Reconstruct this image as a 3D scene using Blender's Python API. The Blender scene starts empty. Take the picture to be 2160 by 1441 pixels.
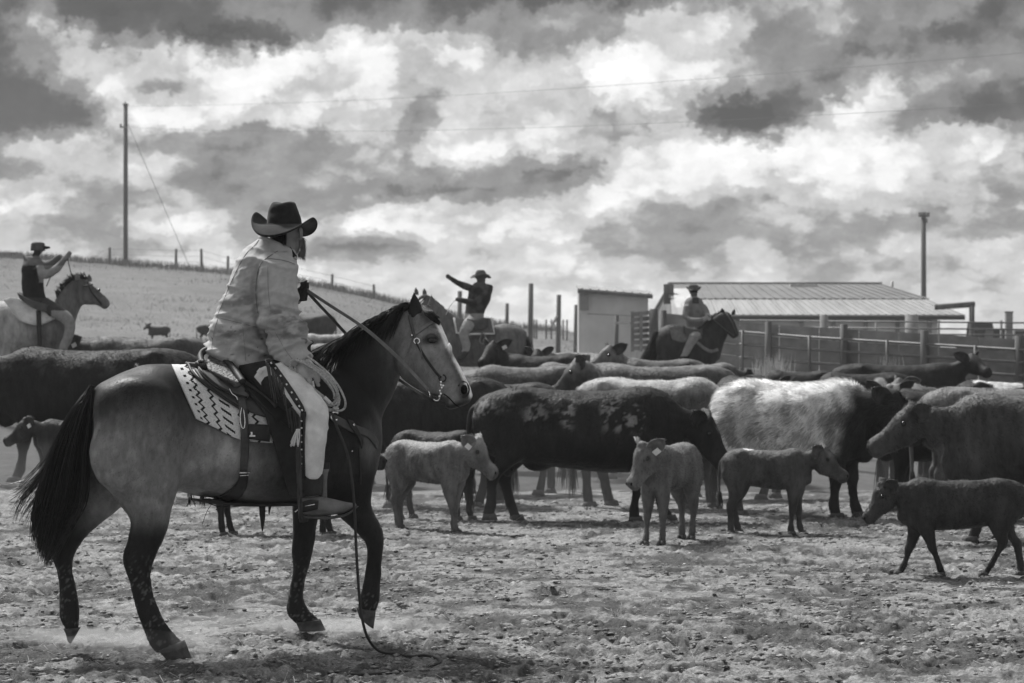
import bpy, math, random
import numpy as np
from mathutils import Vector, Matrix
from mathutils.bvhtree import BVHTree
random.seed(7); RNG = np.random.default_rng(7)
S = bpy.context.scene
COL = S.collection
# ------------------------------------------------------------------ camera
F, CX, CY, H = 5100.0, 1080.0, 735.0, 1.6      # focal length and horizon of the photograph in its own pixels, eye height in metres
cam_d = bpy.data.cameras.new('camera'); cam = bpy.data.objects.new('camera', cam_d); COL.objects.link(cam)
cam_d.sensor_width = 36.0; cam_d.lens = 36.0 * F / 2160.0
cam_d.shift_y = (CY - 720.5) / 2160.0
cam_d.clip_start = 0.1; cam_d.clip_end = 3000
cam.location = (0, 0, H); cam.rotation_euler = (math.radians(90), 0, 0)
cam_d.dof.use_dof = True; cam_d.dof.focus_distance = 12.7; cam_d.dof.aperture_fstop = 6.3
S.camera = cam
# ------------------------------------------------------------------ view
S.view_settings.view_transform = 'Standard'; S.view_settings.look = 'None'
S.view_settings.exposure = 0.2; S.view_settings.gamma = 1.0; S.view_settings.use_curve_mapping = False
# ------------------------------------------------------------------ sun
SUN_EL, SUN_AZ = 52.0, -38.0        # degrees; azimuth measured from straight ahead (+Y), negative = left
SUN_STRENGTH = 4.6
sd = bpy.data.lights.new('sun', 'SUN'); sun = bpy.data.objects.new('sun', sd); COL.objects.link(sun)
sd.energy = SUN_STRENGTH; sd.angle = math.radians(9.0); sd.color = (1.0, 0.995, 0.985)
_e, _a = math.radians(SUN_EL), math.radians(SUN_AZ)
sdir = Vector((math.sin(_a) * math.cos(_e), math.cos(_a) * math.cos(_e), math.sin(_e)))
sun.rotation_euler = sdir.to_track_quat('Z', 'Y').to_euler()
# ------------------------------------------------------------------ world: Nishita sky seen in grey, with a procedural cloud deck
W = bpy.data.worlds.new('World'); S.world = W; W.use_nodes = True
nt = W.node_tree; nt.nodes.clear(); NN = nt.nodes; LK = nt.links
def wn(t, **k):
    n = NN.new(t)
    for a, v in k.items(): setattr(n, a, v)
    return n
def wm(op, a, b=None, c=None, clamp=False):
    n = wn('ShaderNodeMath', operation=op, use_clamp=clamp)
    for i, v in enumerate((a, b, c)):
        if v is None: continue
        if isinstance(v, (int, float)): n.inputs[i].default_value = v
        else: LK.new(v, n.inputs[i])
    return n.outputs[0]
def wcomb(x, y, z=0.0):
    n = wn('ShaderNodeCombineXYZ')
    for i, v in enumerate((x, y, z)):
        if isinstance(v, (int, float)): n.inputs[i].default_value = v
        else: LK.new(v, n.inputs[i])
    return n.outputs[0]
def wnoise(vec, scale, detail=3.0, rough=0.5, col=False):
    n = wn('ShaderNodeTexNoise'); n.inputs['Scale'].default_value = scale
    n.inputs['Detail'].default_value = detail; n.inputs['Roughness'].default_value = rough
    LK.new(vec, n.inputs['Vector']); return n.outputs['Color' if col else 'Fac']
tc = wn('ShaderNodeTexCoord'); sp = wn('ShaderNodeSeparateXYZ'); LK.new(tc.outputs['Generated'], sp.inputs[0])
az = wm('ARCTAN2', sp.outputs[0], sp.outputs[1]); el = wm('ARCSINE', sp.outputs[2])
# sky coordinates, one unit = 100 photo pixels worth of angle
U0 = wm('ADD', wm('MULTIPLY', az, 51.0), 10.8)
V0 = wm('SUBTRACT', 7.35, wm('MULTIPLY', el, 51.0))
hfac = wm('MINIMUM', wm('MAXIMUM', wm('MULTIPLY', wm('SUBTRACT', 7.6, V0), 0.19), 0.22), 1.0)  # clouds shrink towards the horizon
V0s = wm('MULTIPLY', V0, wm('ADD', 1.0, wm('MULTIPLY', V0, 0.055)))
pv = wcomb(U0, V0s)
n1 = wn('ShaderNodeSeparateColor'); LK.new(wnoise(pv, 0.75, 2, 0.5, True), n1.inputs[0])
n2 = wn('ShaderNodeSeparateColor'); LK.new(wnoise(pv, 2.3, 5, 0.62, True), n2.inputs[0])
n3 = wn('ShaderNodeSeparateColor'); LK.new(wnoise(pv, 7.5, 5, 0.6, True), n3.inputs[0])
def warp(c, base, amp1, amp2, sc=None):
    d = wm('ADD', wm('MULTIPLY', wm('SUBTRACT', n1.outputs[c], 0.5), amp1), wm('ADD', wm('MULTIPLY', wm('SUBTRACT', n2.outputs[c], 0.5), amp2), wm('MULTIPLY', wm('SUBTRACT', n3.outputs[c], 0.5), 0.34)))
    if sc is not None: d = wm('MULTIPLY', d, sc)
    return wm('ADD', base, d)
U = warp(0, U0, 0.7, 1.0); V = warp(1, V0, 0.45, 0.8, hfac)
GRID = [
(0,   [.40,.42,.25,.28,.35,.45,.50,.50,.48,.42,.40,.40,.38,.40,.38,.38,.38,.42,.62,.65,.60,.62,.65,.65,.62,.58,.45,.48]),
(40,  [.42,.62,.30,.22,.28,.40,.46,.50,.50,.48,.45,.45,.50,.55,.58,.60,.65,.72,.82,.80,.65,.60,.65,.65,.62,.50,.42,.45]),
(80,  [.38,.70,.78,.36,.50,.20,.18,.25,.40,.72,.76,.76,.72,.66,.58,.60,.62,.85,.92,.80,.60,.55,.60,.55,.50,.38,.45,.48]),
(120, [.33,.60,.88,.80,.80,.82,.60,.97,.88,.86,.86,.86,.82,.80,.75,.76,.93,.94,.86,.75,.58,.50,.47,.42,.44,.50,.50,.50]),
(160, [.28,.50,.78,.75,.82,.86,.93,.98,.97,.90,.85,.80,.78,.75,.80,.82,.94,.95,.90,.75,.60,.55,.50,.55,.60,.60,.55,.50]),
(200, [.28,.32,.50,.84,.75,.82,.86,.86,.92,.94,.85,.70,.70,.77,.80,.77,.86,.88,.80,.62,.55,.52,.55,.80,.78,.55,.50,.50]),
(240, [.30,.30,.34,.72,.88,.90,.80,.78,.86,.88,.78,.50,.82,.84,.86,.75,.65,.62,.70,.08,.06,.58,.95,.82,.60,.48,.44,.44]),
(264, [.30,.30,.34,.72,.88,.90,.80,.78,.86,.88,.78,.50,.82,.84,.86,.75,.65,.62,.80,.10,.06,.70,.95,.82,.60,.48,.44,.44]),
(280, [.36,.36,.42,.72,.76,.70,.64,.64,.70,.76,.76,.60,.84,.88,.90,.70,.65,.76,.90,.42,.26,.88,.98,.88,.65,.70,.78,.50]),
(320, [.60,.72,.78,.74,.62,.58,.57,.57,.60,.68,.70,.74,.90,.92,.80,.70,.76,.88,.93,.93,.96,.97,.96,.92,.82,.78,.82,.70]),
(360, [.48,.60,.78,.76,.70,.60,.56,.55,.58,.62,.66,.70,.70,.56,.44,.36,.84,.92,.90,.87,.86,.90,.94,.92,.86,.70,.60,.64]),
(400, [.78,.84,.70,.72,.72,.64,.58,.58,.54,.56,.46,.40,.40,.44,.54,.72,.88,.92,.87,.75,.75,.82,.88,.84,.82,.86,.70,.60]),
(440, [.88,.84,.64,.60,.72,.74,.68,.64,.60,.66,.84,.84,.82,.84,.87,.87,.82,.68,.62,.58,.60,.72,.76,.76,.72,.70,.65,.78]),
(480, [.82,.70,.56,.62,.84,.88,.80,.70,.76,.88,.93,.92,.87,.87,.90,.80,.56,.50,.46,.48,.65,.72,.65,.58,.58,.62,.60,.60]),
(520, [.70,.70,.74,.65,.70,.80,.84,.70,.70,.38,.38,.62,.82,.82,.84,.76,.60,.60,.66,.62,.78,.76,.70,.70,.74,.77,.70,.84]),
(560, [.72,.74,.70,.70,.72,.74,.78,.76,.88,.76,.70,.78,.76,.72,.74,.83,.82,.72,.70,.68,.77,.76,.68,.72,.78,.72,.78,.88]),
(610, [.76,.76,.78,.78,.78,.80,.80,.82,.90,.88,.86,.82,.82,.84,.87,.87,.82,.80,.82,.80,.77,.77,.72,.74,.80,.82,.80,.80]),
(700, [.82]*28)]
# each row of the cloud chart is one smooth ramp across the azimuth; rows are blended by height
ufac = wm('MULTIPLY', U, 1.0 / 21.6, clamp=True)
acc = None
ys = [g[0] / 100.0 for g in GRID]
for k, (gy, vals) in enumerate(GRID):
    r = wn('ShaderNodeValToRGB'); r.color_ramp.interpolation = 'LINEAR'
    e = r.color_ramp.elements
    while len(e) > 1: e.remove(e[-1])
    e[0].position = 0.0; e[0].color = (vals[0],) * 3 + (1,)
    for i, v in enumerate(vals[1:], 1):
        q = e.new(i / 27.0); q.color = (v, v, v, 1)
    LK.new(ufac, r.inputs[0])
    up = (ys[k] - ys[k - 1]) if k else None; dn = (ys[k + 1] - ys[k]) if k + 1 < len(ys) else None
    if up is None: w = wm('SUBTRACT', 1.0, wm('DIVIDE', wm('SUBTRACT', V, ys[k]), dn), clamp=True)
    elif dn is None: w = wm('ADD', 1.0, wm('DIVIDE', wm('SUBTRACT', V, ys[k]), up), clamp=True)
    else:
        a_ = wm('ADD', 1.0, wm('DIVIDE', wm('SUBTRACT', V, ys[k]), up))
        b_ = wm('SUBTRACT', 1.0, wm('DIVIDE', wm('SUBTRACT', V, ys[k]), dn))
        w = wm('MINIMUM', a_, b_, clamp=True)
    t = wm('MULTIPLY', r.outputs[0], w)
    acc = t if acc is None else wm('ADD', acc, t)
# outside the charted piece of sky: the same kind of clouds from noise alone
gen = wm('ADD', wm('MULTIPLY', wm('SUBTRACT', wnoise(wcomb(U0, V0s, 3.0), 0.33, 5, 0.55), 0.5), 1.5), 0.66)
ex = wm('MAXIMUM', wm('MULTIPLY', wm('SUBTRACT', wm('ABSOLUTE', wm('SUBTRACT', U0, 10.8)), 11.0), 0.5), wm('MULTIPLY', wm('SUBTRACT', -0.3, V0), 0.5))
ex = wm('MINIMUM', wm('MAXIMUM', ex, 0.0), 1.0)
lum = wm('ADD', wm('MULTIPLY', acc, wm('SUBTRACT', 1.0, ex)), wm('MULTIPLY', gen, ex))
# billows and wisps: heaped puffs at three sizes, edges sharpened where one cloud stands before another
def puffs(scale, seed, amp):
    v = wn('ShaderNodeTexVoronoi', feature='SMOOTH_F1'); v.inputs['Scale'].default_value = scale
    v.inputs['Detail'].default_value = 2.0; v.inputs['Roughness'].default_value = 0.5; v.inputs['Smoothness'].default_value = 0.25
    LK.new(wcomb(wm('ADD', warp(0, U0, 0.5, 0.35), seed), warp(1, wm('MULTIPLY', V0s, 1.15), 0.5, 0.35), seed), v.inputs['Vector'])
    return wm('MULTIPLY', wm('SUBTRACT', 0.45, v.outputs['Distance']), amp)
bil = wm('ADD', puffs(0.8, 3.1, 0.24), puffs(2.2, 7.7, 0.07))
fb = wm('MULTIPLY', wm('SUBTRACT', wnoise(wcomb(U0, V0s, 9.0), 0.75, 8, 0.56), 0.5), 0.30)
gain = wm('MINIMUM', wm('MAXIMUM', wm('SUBTRACT', wm('MULTIPLY', lum, 2.0), 0.35), 0.10), 1.0)
lum1 = wm('ADD', lum, wm('MULTIPLY', wm('ADD', bil, fb), gain))
lum1 = wm('ADD', wm('MULTIPLY', wm('SUBTRACT', lum1, 0.6), 1.34), 0.665)
stair = wm('MULTIPLY', wm('SINE', wm('MULTIPLY', lum1, 2 * math.pi * 4.2)), -0.88 / (2 * math.pi * 4.2))
lum2 = wm('ADD', lum1, stair)
lum2 = wm('ADD', lum2, wm('MULTIPLY', wm('SUBTRACT', wnoise(wcomb(U0, V0s, 2.0), 5.0, 5, 0.6), 0.5), 0.04))
# heaps are lit from the upper left and shaded below: slope of the cloud relief towards the sun
def relief(sc, det, off, amp, z):
    pa = wcomb(warp(0, U0, 0.4, 0.5), warp(1, V0s, 0.4, 0.5), z); pb = wcomb(wm('SUBTRACT', warp(0, U0, 0.4, 0.5), off), wm('SUBTRACT', warp(1, V0s, 0.4, 0.5), off * 1.5), z)
    return wm('MULTIPLY', wm('SUBTRACT', wnoise(pa, sc, det, 0.5), wnoise(pb, sc, det, 0.5)), amp)
rl = wm('ADD', relief(0.55, 3, 0.22, 0.42, 4.0), relief(1.7, 4, 0.08, 0.22, 6.0))
lum2 = wm('ADD', lum2, wm('MULTIPLY', rl, gain))
hi = wm('MAXIMUM', wm('SUBTRACT', lum2, 0.80), 0.0)                 # the brightest tops roll off instead of clipping
lum2 = wm('SUBTRACT', lum2, wm('MULTIPLY', hi, 0.45))
lum2 = wm('MINIMUM', wm('MAXIMUM', lum2, 0.12), 0.965)
lin = wm('POWER', lum2, 2.2)
nish = wn('ShaderNodeTexSky', sky_type='NISHITA'); nish.sun_disc = False
nish.sun_elevation = math.radians(SUN_EL); nish.sun_rotation = math.radians(SUN_AZ)
bw = wn('ShaderNodeRGBToBW'); LK.new(nish.outputs[0], bw.inputs[0])
gap = wm('SUBTRACT', 1.0, wm('MULTIPLY', lum2, 1.3), clamp=True)     # open sky shows through the dark gaps
tot = wm('ADD', wm('MULTIPLY', lin, 11.0), wm('MULTIPLY', wm('MULTIPLY', bw.outputs[0], gap), 0.12))
bg = wn('ShaderNodeBackground'); bg.inputs['Strength'].default_value = 0.1
LK.new(tot, bg.inputs['Color']); wo = wn('ShaderNodeOutputWorld'); LK.new(bg.outputs[0], wo.inputs[0])
W.cycles.sampling_method = 'MANUAL'; W.cycles.sample_map_resolution = 512
S.cycles.max_bounces = 6; S.cycles.diffuse_bounces = 3; S.cycles.volume_bounces = 1; S.cycles.transparent_max_bounces = 12
S.cycles.use_adaptive_sampling = True; S.cycles.adaptive_threshold = 0.02; S.cycles.use_denoising = True

# ================================================================== helpers
def P(px, py, d):
    """the point at depth d whose bearing from the camera matches the survey reading (px, py)"""
    return np.array([(px - CX) / F * d, d, H - (py - CY) / F * d])
def sm(a, b, x):
    t = np.clip((np.asarray(x, float) - a) / (b - a), 0, 1); return t * t * (3 - 2 * t)
def gz(x, y):
    """height of the ground"""
    x = np.asarray(x, float); y = np.asarray(y, float)
    g = 0.90 * sm(24, 50, y)
    g = g + 0.9 * sm(22, 46, y) * sm(1, 9, -x)
    g = g - 0.45 * sm(3, 6.5, x) * sm(22, 38, y) * (1 - sm(39, 47, y))
    g = g + 0.045 * np.exp(-((x + 1.1) ** 2 + (y - 13.35) ** 2) / 0.5)
    # the hill behind, highest at the left
    xs = (x * 150.0 / np.maximum(y, 100.0)) * 34.0 + 1080
    ridge = 1.6 + (735 - np.interp(xs, [-3000, -600, 0, 270, 480, 640, 850, 1000, 1100, 1200, 1300, 1500, 2400], [500, 522, 545, 562, 580, 600, 645, 680, 696, 700, 735, 752, 756])) * 150 / 5100
    base = 0.9 + 0.9 * sm(1, 9, -x)
    g = g + (ridge - base) * sm(92, 150, y)
    g = g - 3.0 * sm(156, 260, y) * sm(1.2, 3.0, ridge)
    g = g + 0.62 * np.exp(-((x - 1.4) / 2.3) ** 2 - ((y - 53) / 4.0) ** 2)
    return g
def hash3(ix, iy, iz, seed):
    with np.errstate(over='ignore'):
        h = (ix.astype(np.int64) * 374761393 + iy.astype(np.int64) * 668265263 + iz.astype(np.int64) * 2147483647 + seed * 974634777)
        h = (h ^ (h >> 13)) * 1274126177
        h = h ^ (h >> 16)
    return (h & 0xffff) / 65535.0
def vnoise(p, scale=1.0, seed=0):
    p = np.asarray(p, float) * scale
    if p.shape[1] == 2: p = np.c_[p, np.zeros(len(p))]
    i = np.floor(p).astype(np.int64); f = p - i; f = f * f * (3 - 2 * f)
    r = 0
    for dx in (0, 1):
        wx = f[:, 0] if dx else 1 - f[:, 0]
        for dy in (0, 1):
            wy = f[:, 1] if dy else 1 - f[:, 1]
            for dz in (0, 1):
                wz = f[:, 2] if dz else 1 - f[:, 2]
                r = r + wx * wy * wz * hash3(i[:, 0] + dx, i[:, 1] + dy, i[:, 2] + dz, seed)
    return r
def fbm(p, scale=1.0, octv=4, seed=0, gain=0.5):
    a, r, t = 1.0, 0, 0
    for k in range(octv):
        r = r + a * vnoise(p, scale * 2 ** k, seed + k * 17); t += a; a *= gain
    return r / t
# ---- objects
def tag(o, label=None, cat=None, group=None, kind=None):
    if label: o['label'] = label
    if cat: o['category'] = cat
    if group: o['group'] = group
    if kind: o['kind'] = kind
    return o
def empty(name, loc=(0, 0, 0), rz=0.0, scale=1.0):
    o = bpy.data.objects.new(name, None); COL.objects.link(o)
    o.location = [float(v) for v in loc]; o.rotation_euler = (0, 0, rz); o.scale = (scale,) * 3
    o.empty_display_size = 0.1
    return o
def link(name, me, mat=None, parent=None, smooth=True, local=False):
    """link mesh as an object; vertices given in world space unless local, then kept in place under the parent"""
    o = bpy.data.objects.new(name, me); COL.objects.link(o)
    if mat is not None:
        me.materials.clear(); me.materials.append(mat)
    if smooth and len(me.polygons): me.polygons.foreach_set('use_smooth', np.ones(len(me.polygons), bool))
    if parent is not None:
        o.parent = parent
        if not local:
            chain = Matrix.Identity(4); q = parent; ms = []
            while q is not None:
                ms.append(q.matrix_basis.copy()); q = q.parent
            for m_ in reversed(ms): chain = chain @ m_
            o.matrix_basis = chain.inverted()
    return o
def mesh_np(V, Fc, name='mesh'):
    me = bpy.data.meshes.new(name)
    me.from_pydata(np.asarray(V, float).tolist(), [], [list(map(int, f)) for f in Fc]); me.update()
    return me
class MB:
    def __init__(s): s.V = []; s.F = []; s.n = 0
    def add(s, V, Fc):
        V = np.asarray(V, float).reshape(-1, 3)
        s.V.append(V); s.F += [[i + s.n for i in f] for f in Fc]; s.n += len(V); return s
    def mesh(s, name='mesh'): return mesh_np(np.concatenate(s.V), s.F, name)
    def box(s, c, size, rz=0.0, axes=None):
        c = np.asarray(c, float); h = np.asarray(size, float) / 2
        if axes is None: axes = np.array([[math.cos(rz), math.sin(rz), 0], [-math.sin(rz), math.cos(rz), 0], [0, 0, 1]])
        pts = [c + sx * h[0] * axes[0] + sy * h[1] * axes[1] + sz * h[2] * axes[2] for sx in (-1, 1) for sy in (-1, 1) for sz in (-1, 1)]
        return s.add(pts, [(0, 1, 3, 2), (4, 6, 7, 5), (0, 4, 5, 1), (2, 3, 7, 6), (0, 2, 6, 4), (1, 5, 7, 3)])
    def bar(s, a, b, w, h):
        a = np.asarray(a, float); b = np.asarray(b, float); u = b - a; L = np.linalg.norm(u); u /= L
        z = np.array([0, 0, 1.0]) if abs(u[2]) < 0.9 else np.array([0, 1.0, 0])
        v = np.cross(z, u); v /= np.linalg.norm(v); z = np.cross(u, v)
        return s.box((a + b) / 2, (L, w, h), axes=np.array([u, v, z]))
    def tube(s, pts, r, n=6, cap=True):
        V, Fc = tube(pts, r, n, cap); return s.add(V, Fc)
def tube(pts, r, n=6, cap=True):
    pts = np.asarray(pts, float); m = len(pts); r = np.broadcast_to(np.asarray(r, float), (m,))
    T = np.gradient(pts, axis=0); T /= np.linalg.norm(T, axis=1)[:, None] + 1e-12
    ref = np.array([0.13, 0.31, 0.94]);
    if abs(T[0] @ ref) > 0.9: ref = np.array([0.9, 0.1, 0.1])
    N = np.cross(T[0], ref); N /= np.linalg.norm(N); V = []
    for i in range(m):
        N = N - T[i] * (N @ T[i]); N /= np.linalg.norm(N) + 1e-12; B = np.cross(T[i], N)
        for k in range(n):
            a = 2 * math.pi * k / n; V.append(pts[i] + r[i] * (math.cos(a) * N + math.sin(a) * B))
    Fc = [(i * n + k, i * n + (k + 1) % n, (i + 1) * n + (k + 1) % n, (i + 1) * n + k) for i in range(m - 1) for k in range(n)]
    if cap: Fc += [tuple(range(n))[::-1], tuple((m - 1) * n + k for k in range(n))]
    return V, Fc
def spline(pts, k=6):
    """Catmull-Rom through the rows of pts"""
    p = np.asarray(pts, float); p = np.vstack([2 * p[0] - p[1], p, 2 * p[-1] - p[-2]]); out = []
    for i in range(1, len(p) - 2):
        for t in np.arange(k) / k:
            a, b, c, d = p[i - 1], p[i], p[i + 1], p[i + 2]
            out.append(0.5 * ((2 * b) + (c - a) * t + (2 * a - 5 * b + 4 * c - d) * t * t + (3 * b - a - 3 * c + d) * t ** 3))
    out.append(p[-2]); return np.array(out)
def loft(rings, n=20, k=3, e=2.0):
    """rings: rows of (centre3, halfaxis a3, halfaxis b3); closed body"""
    R = spline(np.array([np.concatenate(r) for r in rings]), k); m = len(R); V = []
    ang = np.arange(n) * 2 * math.pi / n; ca, sa = np.cos(ang), np.sin(ang)
    ca = np.sign(ca) * np.abs(ca) ** (2 / e); sa = np.sign(sa) * np.abs(sa) ** (2 / e)
    V = (R[:, None, 0:3] + ca[None, :, None] * R[:, None, 3:6] + sa[None, :, None] * R[:, None, 6:9]).reshape(-1, 3)
    Fc = [(i * n + j, i * n + (j + 1) % n, (i + 1) * n + (j + 1) % n, (i + 1) * n + j) for i in range(m - 1) for j in range(n)]
    ax0 = R[0, :3] - R[1, :3]; ax1 = R[-1, :3] - R[-2, :3]
    V = np.vstack([V, R[0, :3] + ax0 * 0.3, R[-1, :3] + ax1 * 0.3]); c0, c1 = m * n, m * n + 1
    Fc += [(c0, (j + 1) % n, j) for j in range(n)] + [(c1, (m - 1) * n + j, (m - 1) * n + (j + 1) % n) for j in range(n)]
    return V, Fc
def ring(A, B, d, w, lat=(0, 1, 0), dA=0.0, dB=0.0):
    a = P(A[0], A[1], d + dA); b = P(B[0], B[1], d + dB)
    return ((a + b) / 2, (b - a) / 2, np.asarray(lat, float) * w)
def ball(c, r, axes=None, n=12):
    """closed ellipsoid, r three radii"""
    c = np.asarray(c, float); r = np.broadcast_to(np.asarray(r, float), (3,)); V = []; m = n // 2
    A = np.eye(3) if axes is None else np.asarray(axes, float)
    for i in range(m + 1):
        th = math.pi * i / m
        for j in range(n):
            ph = 2 * math.pi * j / n
            V.append(c + (np.array([math.sin(th) * math.cos(ph), math.sin(th) * math.sin(ph), math.cos(th)]) * r) @ A)
    Fc = [(i * n + j, (i + 1) * n + j, (i + 1) * n + (j + 1) % n, i * n + (j + 1) % n) for i in range(m) for j in range(n)]
    return V, Fc
def fuse(parts, voxel, smooth=4, fac=0.5, name='body'):
    """one continuous skin round closed volumes"""
    b = MB()
    for V, Fc in parts: b.add(V, Fc)
    me = b.mesh(name); o = bpy.data.objects.new('tmp', me); COL.objects.link(o)
    m = o.modifiers.new('r', 'REMESH'); m.mode = 'VOXEL'; m.voxel_size = voxel; m.use_smooth_shade = True
    if smooth:
        s_ = o.modifiers.new('s', 'SMOOTH'); s_.factor = fac; s_.iterations = smooth
    dg = bpy.context.evaluated_depsgraph_get(); ev = o.evaluated_get(dg)
    out = bpy.data.meshes.new_from_object(ev, preserve_all_data_layers=False, depsgraph=dg)
    bpy.data.objects.remove(o); bpy.data.meshes.remove(me); out.name = name
    return out
def coords(me):
    a = np.empty(len(me.vertices) * 3, np.float32); me.vertices.foreach_get('co', a); return a.reshape(-1, 3).astype(float)
def normals(me):
    a = np.empty(len(me.vertices) * 3, np.float32); me.vertices.foreach_get('normal', a); return a.reshape(-1, 3).astype(float)
def setco(me, V): me.vertices.foreach_set('co', np.asarray(V, np.float32).ravel()); me.update()
def paint(me, val, name='coat'):
    v = np.asarray(val, np.float32); v = np.clip(v, 0, 1)
    a = me.attributes.get(name) or me.attributes.new(name, 'FLOAT_COLOR', 'POINT')
    a.data.foreach_set('color', np.c_[v, v, v, np.ones(len(v))].astype(np.float32).ravel())
def bvh_of(*mes):
    V = []; Fc = []; n = 0
    for me in mes:
        c = coords(me); V += [Vector(v) for v in c]; Fc += [[i + n for i in p.vertices] for p in me.polygons]; n += len(c)
    return BVHTree.FromPolygons(V, Fc)
def hit(bvh, px, py, off=0.0, default=12.9):
    """the point of a surface met along a bearing, lifted off it by off metres towards the viewer"""
    o = Vector((0, 0, H)); d = Vector(P(px, py, 1.0)) - o; d.normalize()
    r = bvh.ray_cast(o, d)
    if r[0] is None: return P(px, py, default)
    nrm = r[1]
    if nrm.dot(d) > 0: nrm = -nrm
    return np.array(r[0] + nrm * off * 0.6 - d * off * 0.4)
def drape(bvh, path, off=0.004, k=5, default=12.9):
    return np.array([hit(bvh, x, y, off, default) for x, y in spline(path, k)])
def smooth_pts(p, it=2):
    p = np.array(p, float)
    for _ in range(it): p[1:-1] = 0.5 * p[1:-1] + 0.25 * (p[:-2] + p[2:])
    return p
def patch(edgeA, edgeB, fn, nu=16, nv=12, thick=0.01):
    """sheet with real thickness between two edge lines; fn(px, py) gives the 3-D point"""
    A = spline(edgeA, 8); B = spline(edgeB, 8)
    def res(C, n):
        s = np.r_[0, np.cumsum(np.linalg.norm(np.diff(C, axis=0), axis=1))]; t = np.linspace(0, s[-1], n)
        return np.array([np.interp(t, s, C[:, i]) for i in range(C.shape[1])]).T
    A = res(A, nv); B = res(B, nv)
    G = np.array([[fn(*(A[j] * (1 - u) + B[j] * u)) for u in np.linspace(0, 1, nu)] for j in range(nv)])
    for _ in range(2): G[1:-1, 1:-1] = 0.5 * G[1:-1, 1:-1] + 0.125 * (G[:-2, 1:-1] + G[2:, 1:-1] + G[1:-1, :-2] + G[1:-1, 2:])
    return sheet(G, thick)
def sheet(G, thick, back=(0, 1, 0)):
    nv, nu = G.shape[:2]
    du = np.gradient(G, axis=1); dv = np.gradient(G, axis=0); N = np.cross(du, dv); N /= np.linalg.norm(N, axis=2)[..., None] + 1e-12
    if (N @ np.asarray(back, float)).mean() < 0: N = -N
    V = np.vstack([G.reshape(-1, 3), (G + N * thick).reshape(-1, 3)]); M = nv * nu; Fc = []
    for j in range(nv - 1):
        for i in range(nu - 1):
            a, b, c, d = j * nu + i, j * nu + i + 1, (j + 1) * nu + i + 1, (j + 1) * nu + i
            Fc += [(a, b, c, d), (a + M, d + M, c + M, b + M)]
    edge = [j * nu for j in range(nv)] + [(nv - 1) * nu + i for i in range(1, nu)] + [j * nu + nu - 1 for j in range(nv - 2, -1, -1)] + [i for i in range(nu - 2, 0, -1)]
    for q in range(len(edge)):
        a, b = edge[q], edge[(q + 1) % len(edge)]; Fc.append((a, b, b + M, a + M))
    return V, Fc
def fur(me, n, L, parent, seed=1, lie=0.55, w=0.003, region=None, coat=None, name='coat_fur', local=True, fwd=(-0.8, 0, -0.6), mat=None):
    """short hairs standing on a skin, each a tapered blade shaded like the skin under it"""
    r = np.random.default_rng(seed); C = coords(me); N = normals(me)
    me.calc_loop_triangles(); T = np.empty(len(me.loop_triangles) * 3, np.int32); me.loop_triangles.foreach_get('vertices', T); T = T.reshape(-1, 3)
    A = np.linalg.norm(np.cross(C[T[:, 1]] - C[T[:, 0]], C[T[:, 2]] - C[T[:, 0]]), axis=1)
    if region is not None: A = A * region(C[T].mean(1))
    k = r.choice(len(T), n, p=A / A.sum()); u = r.random((n, 2)); f = u.sum(1) > 1; u[f] = 1 - u[f]
    w3 = np.c_[1 - u.sum(1), u]; p = (C[T[k]] * w3[..., None]).sum(1); nn = (N[T[k]] * w3[..., None]).sum(1); nn /= np.linalg.norm(nn, axis=1)[:, None]
    g = np.asarray(fwd, float)[None] + 0.5 * (r.random((n, 3)) - 0.5) + 0.9 * (np.c_[vnoise(p, 9, 1), vnoise(p, 9, 2), vnoise(p, 9, 3)] - 0.5)
    g = g - nn * (g * nn).sum(1)[:, None]; g /= np.linalg.norm(g, axis=1)[:, None] + 1e-9
    d = nn * (1 - lie) + g * lie; d /= np.linalg.norm(d, axis=1)[:, None]
    ll = L * (0.5 + 0.8 * r.random(n))[:, None] * (1 if L < .03 else (0.25 + 0.75 * sm(.45, .85, p[:, 2]))[:, None]); s = np.cross(d, nn); s /= np.linalg.norm(s, axis=1)[:, None] + 1e-9; s = s * w
    mid = p + d * ll * 0.55; tip = p + d * ll + g * ll * 0.25 * lie - np.array([0, 0, 1]) * ll * 0.12
    V = np.stack([p - nn * 0.002 - s, p - nn * 0.002 + s, mid + s * 0.7, mid - s * 0.7, tip], 1).reshape(-1, 3)
    Q = np.array([[0, 1, 2], [0, 2, 3], [3, 2, 4]]); m2 = fast_mesh(V, (Q[None] + 5 * np.arange(n)[:, None, None]).reshape(-1, 3), name)
    at = me.attributes.get('coat'); cc = np.empty(len(C) * 4, np.float32); at.data.foreach_get('color', cc); cc = cc.reshape(-1, 4)[:, 0]
    col = (cc[T[k]] * w3).sum(1) * (0.55 + 1.0 * r.random(n) ** 1.5); paint(m2, np.repeat(col, 5))
    m2.polygons.foreach_set('use_smooth', np.ones(len(m2.polygons), bool))
    m2.normals_split_custom_set_from_vertices(np.repeat(nn * 0.85 + 0.3 * d, 5, axis=0).tolist())
    o = link(name, m2, mat or M['fur'], parent, smooth=False, local=local); o['kind'] = 'stuff'; return o

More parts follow.
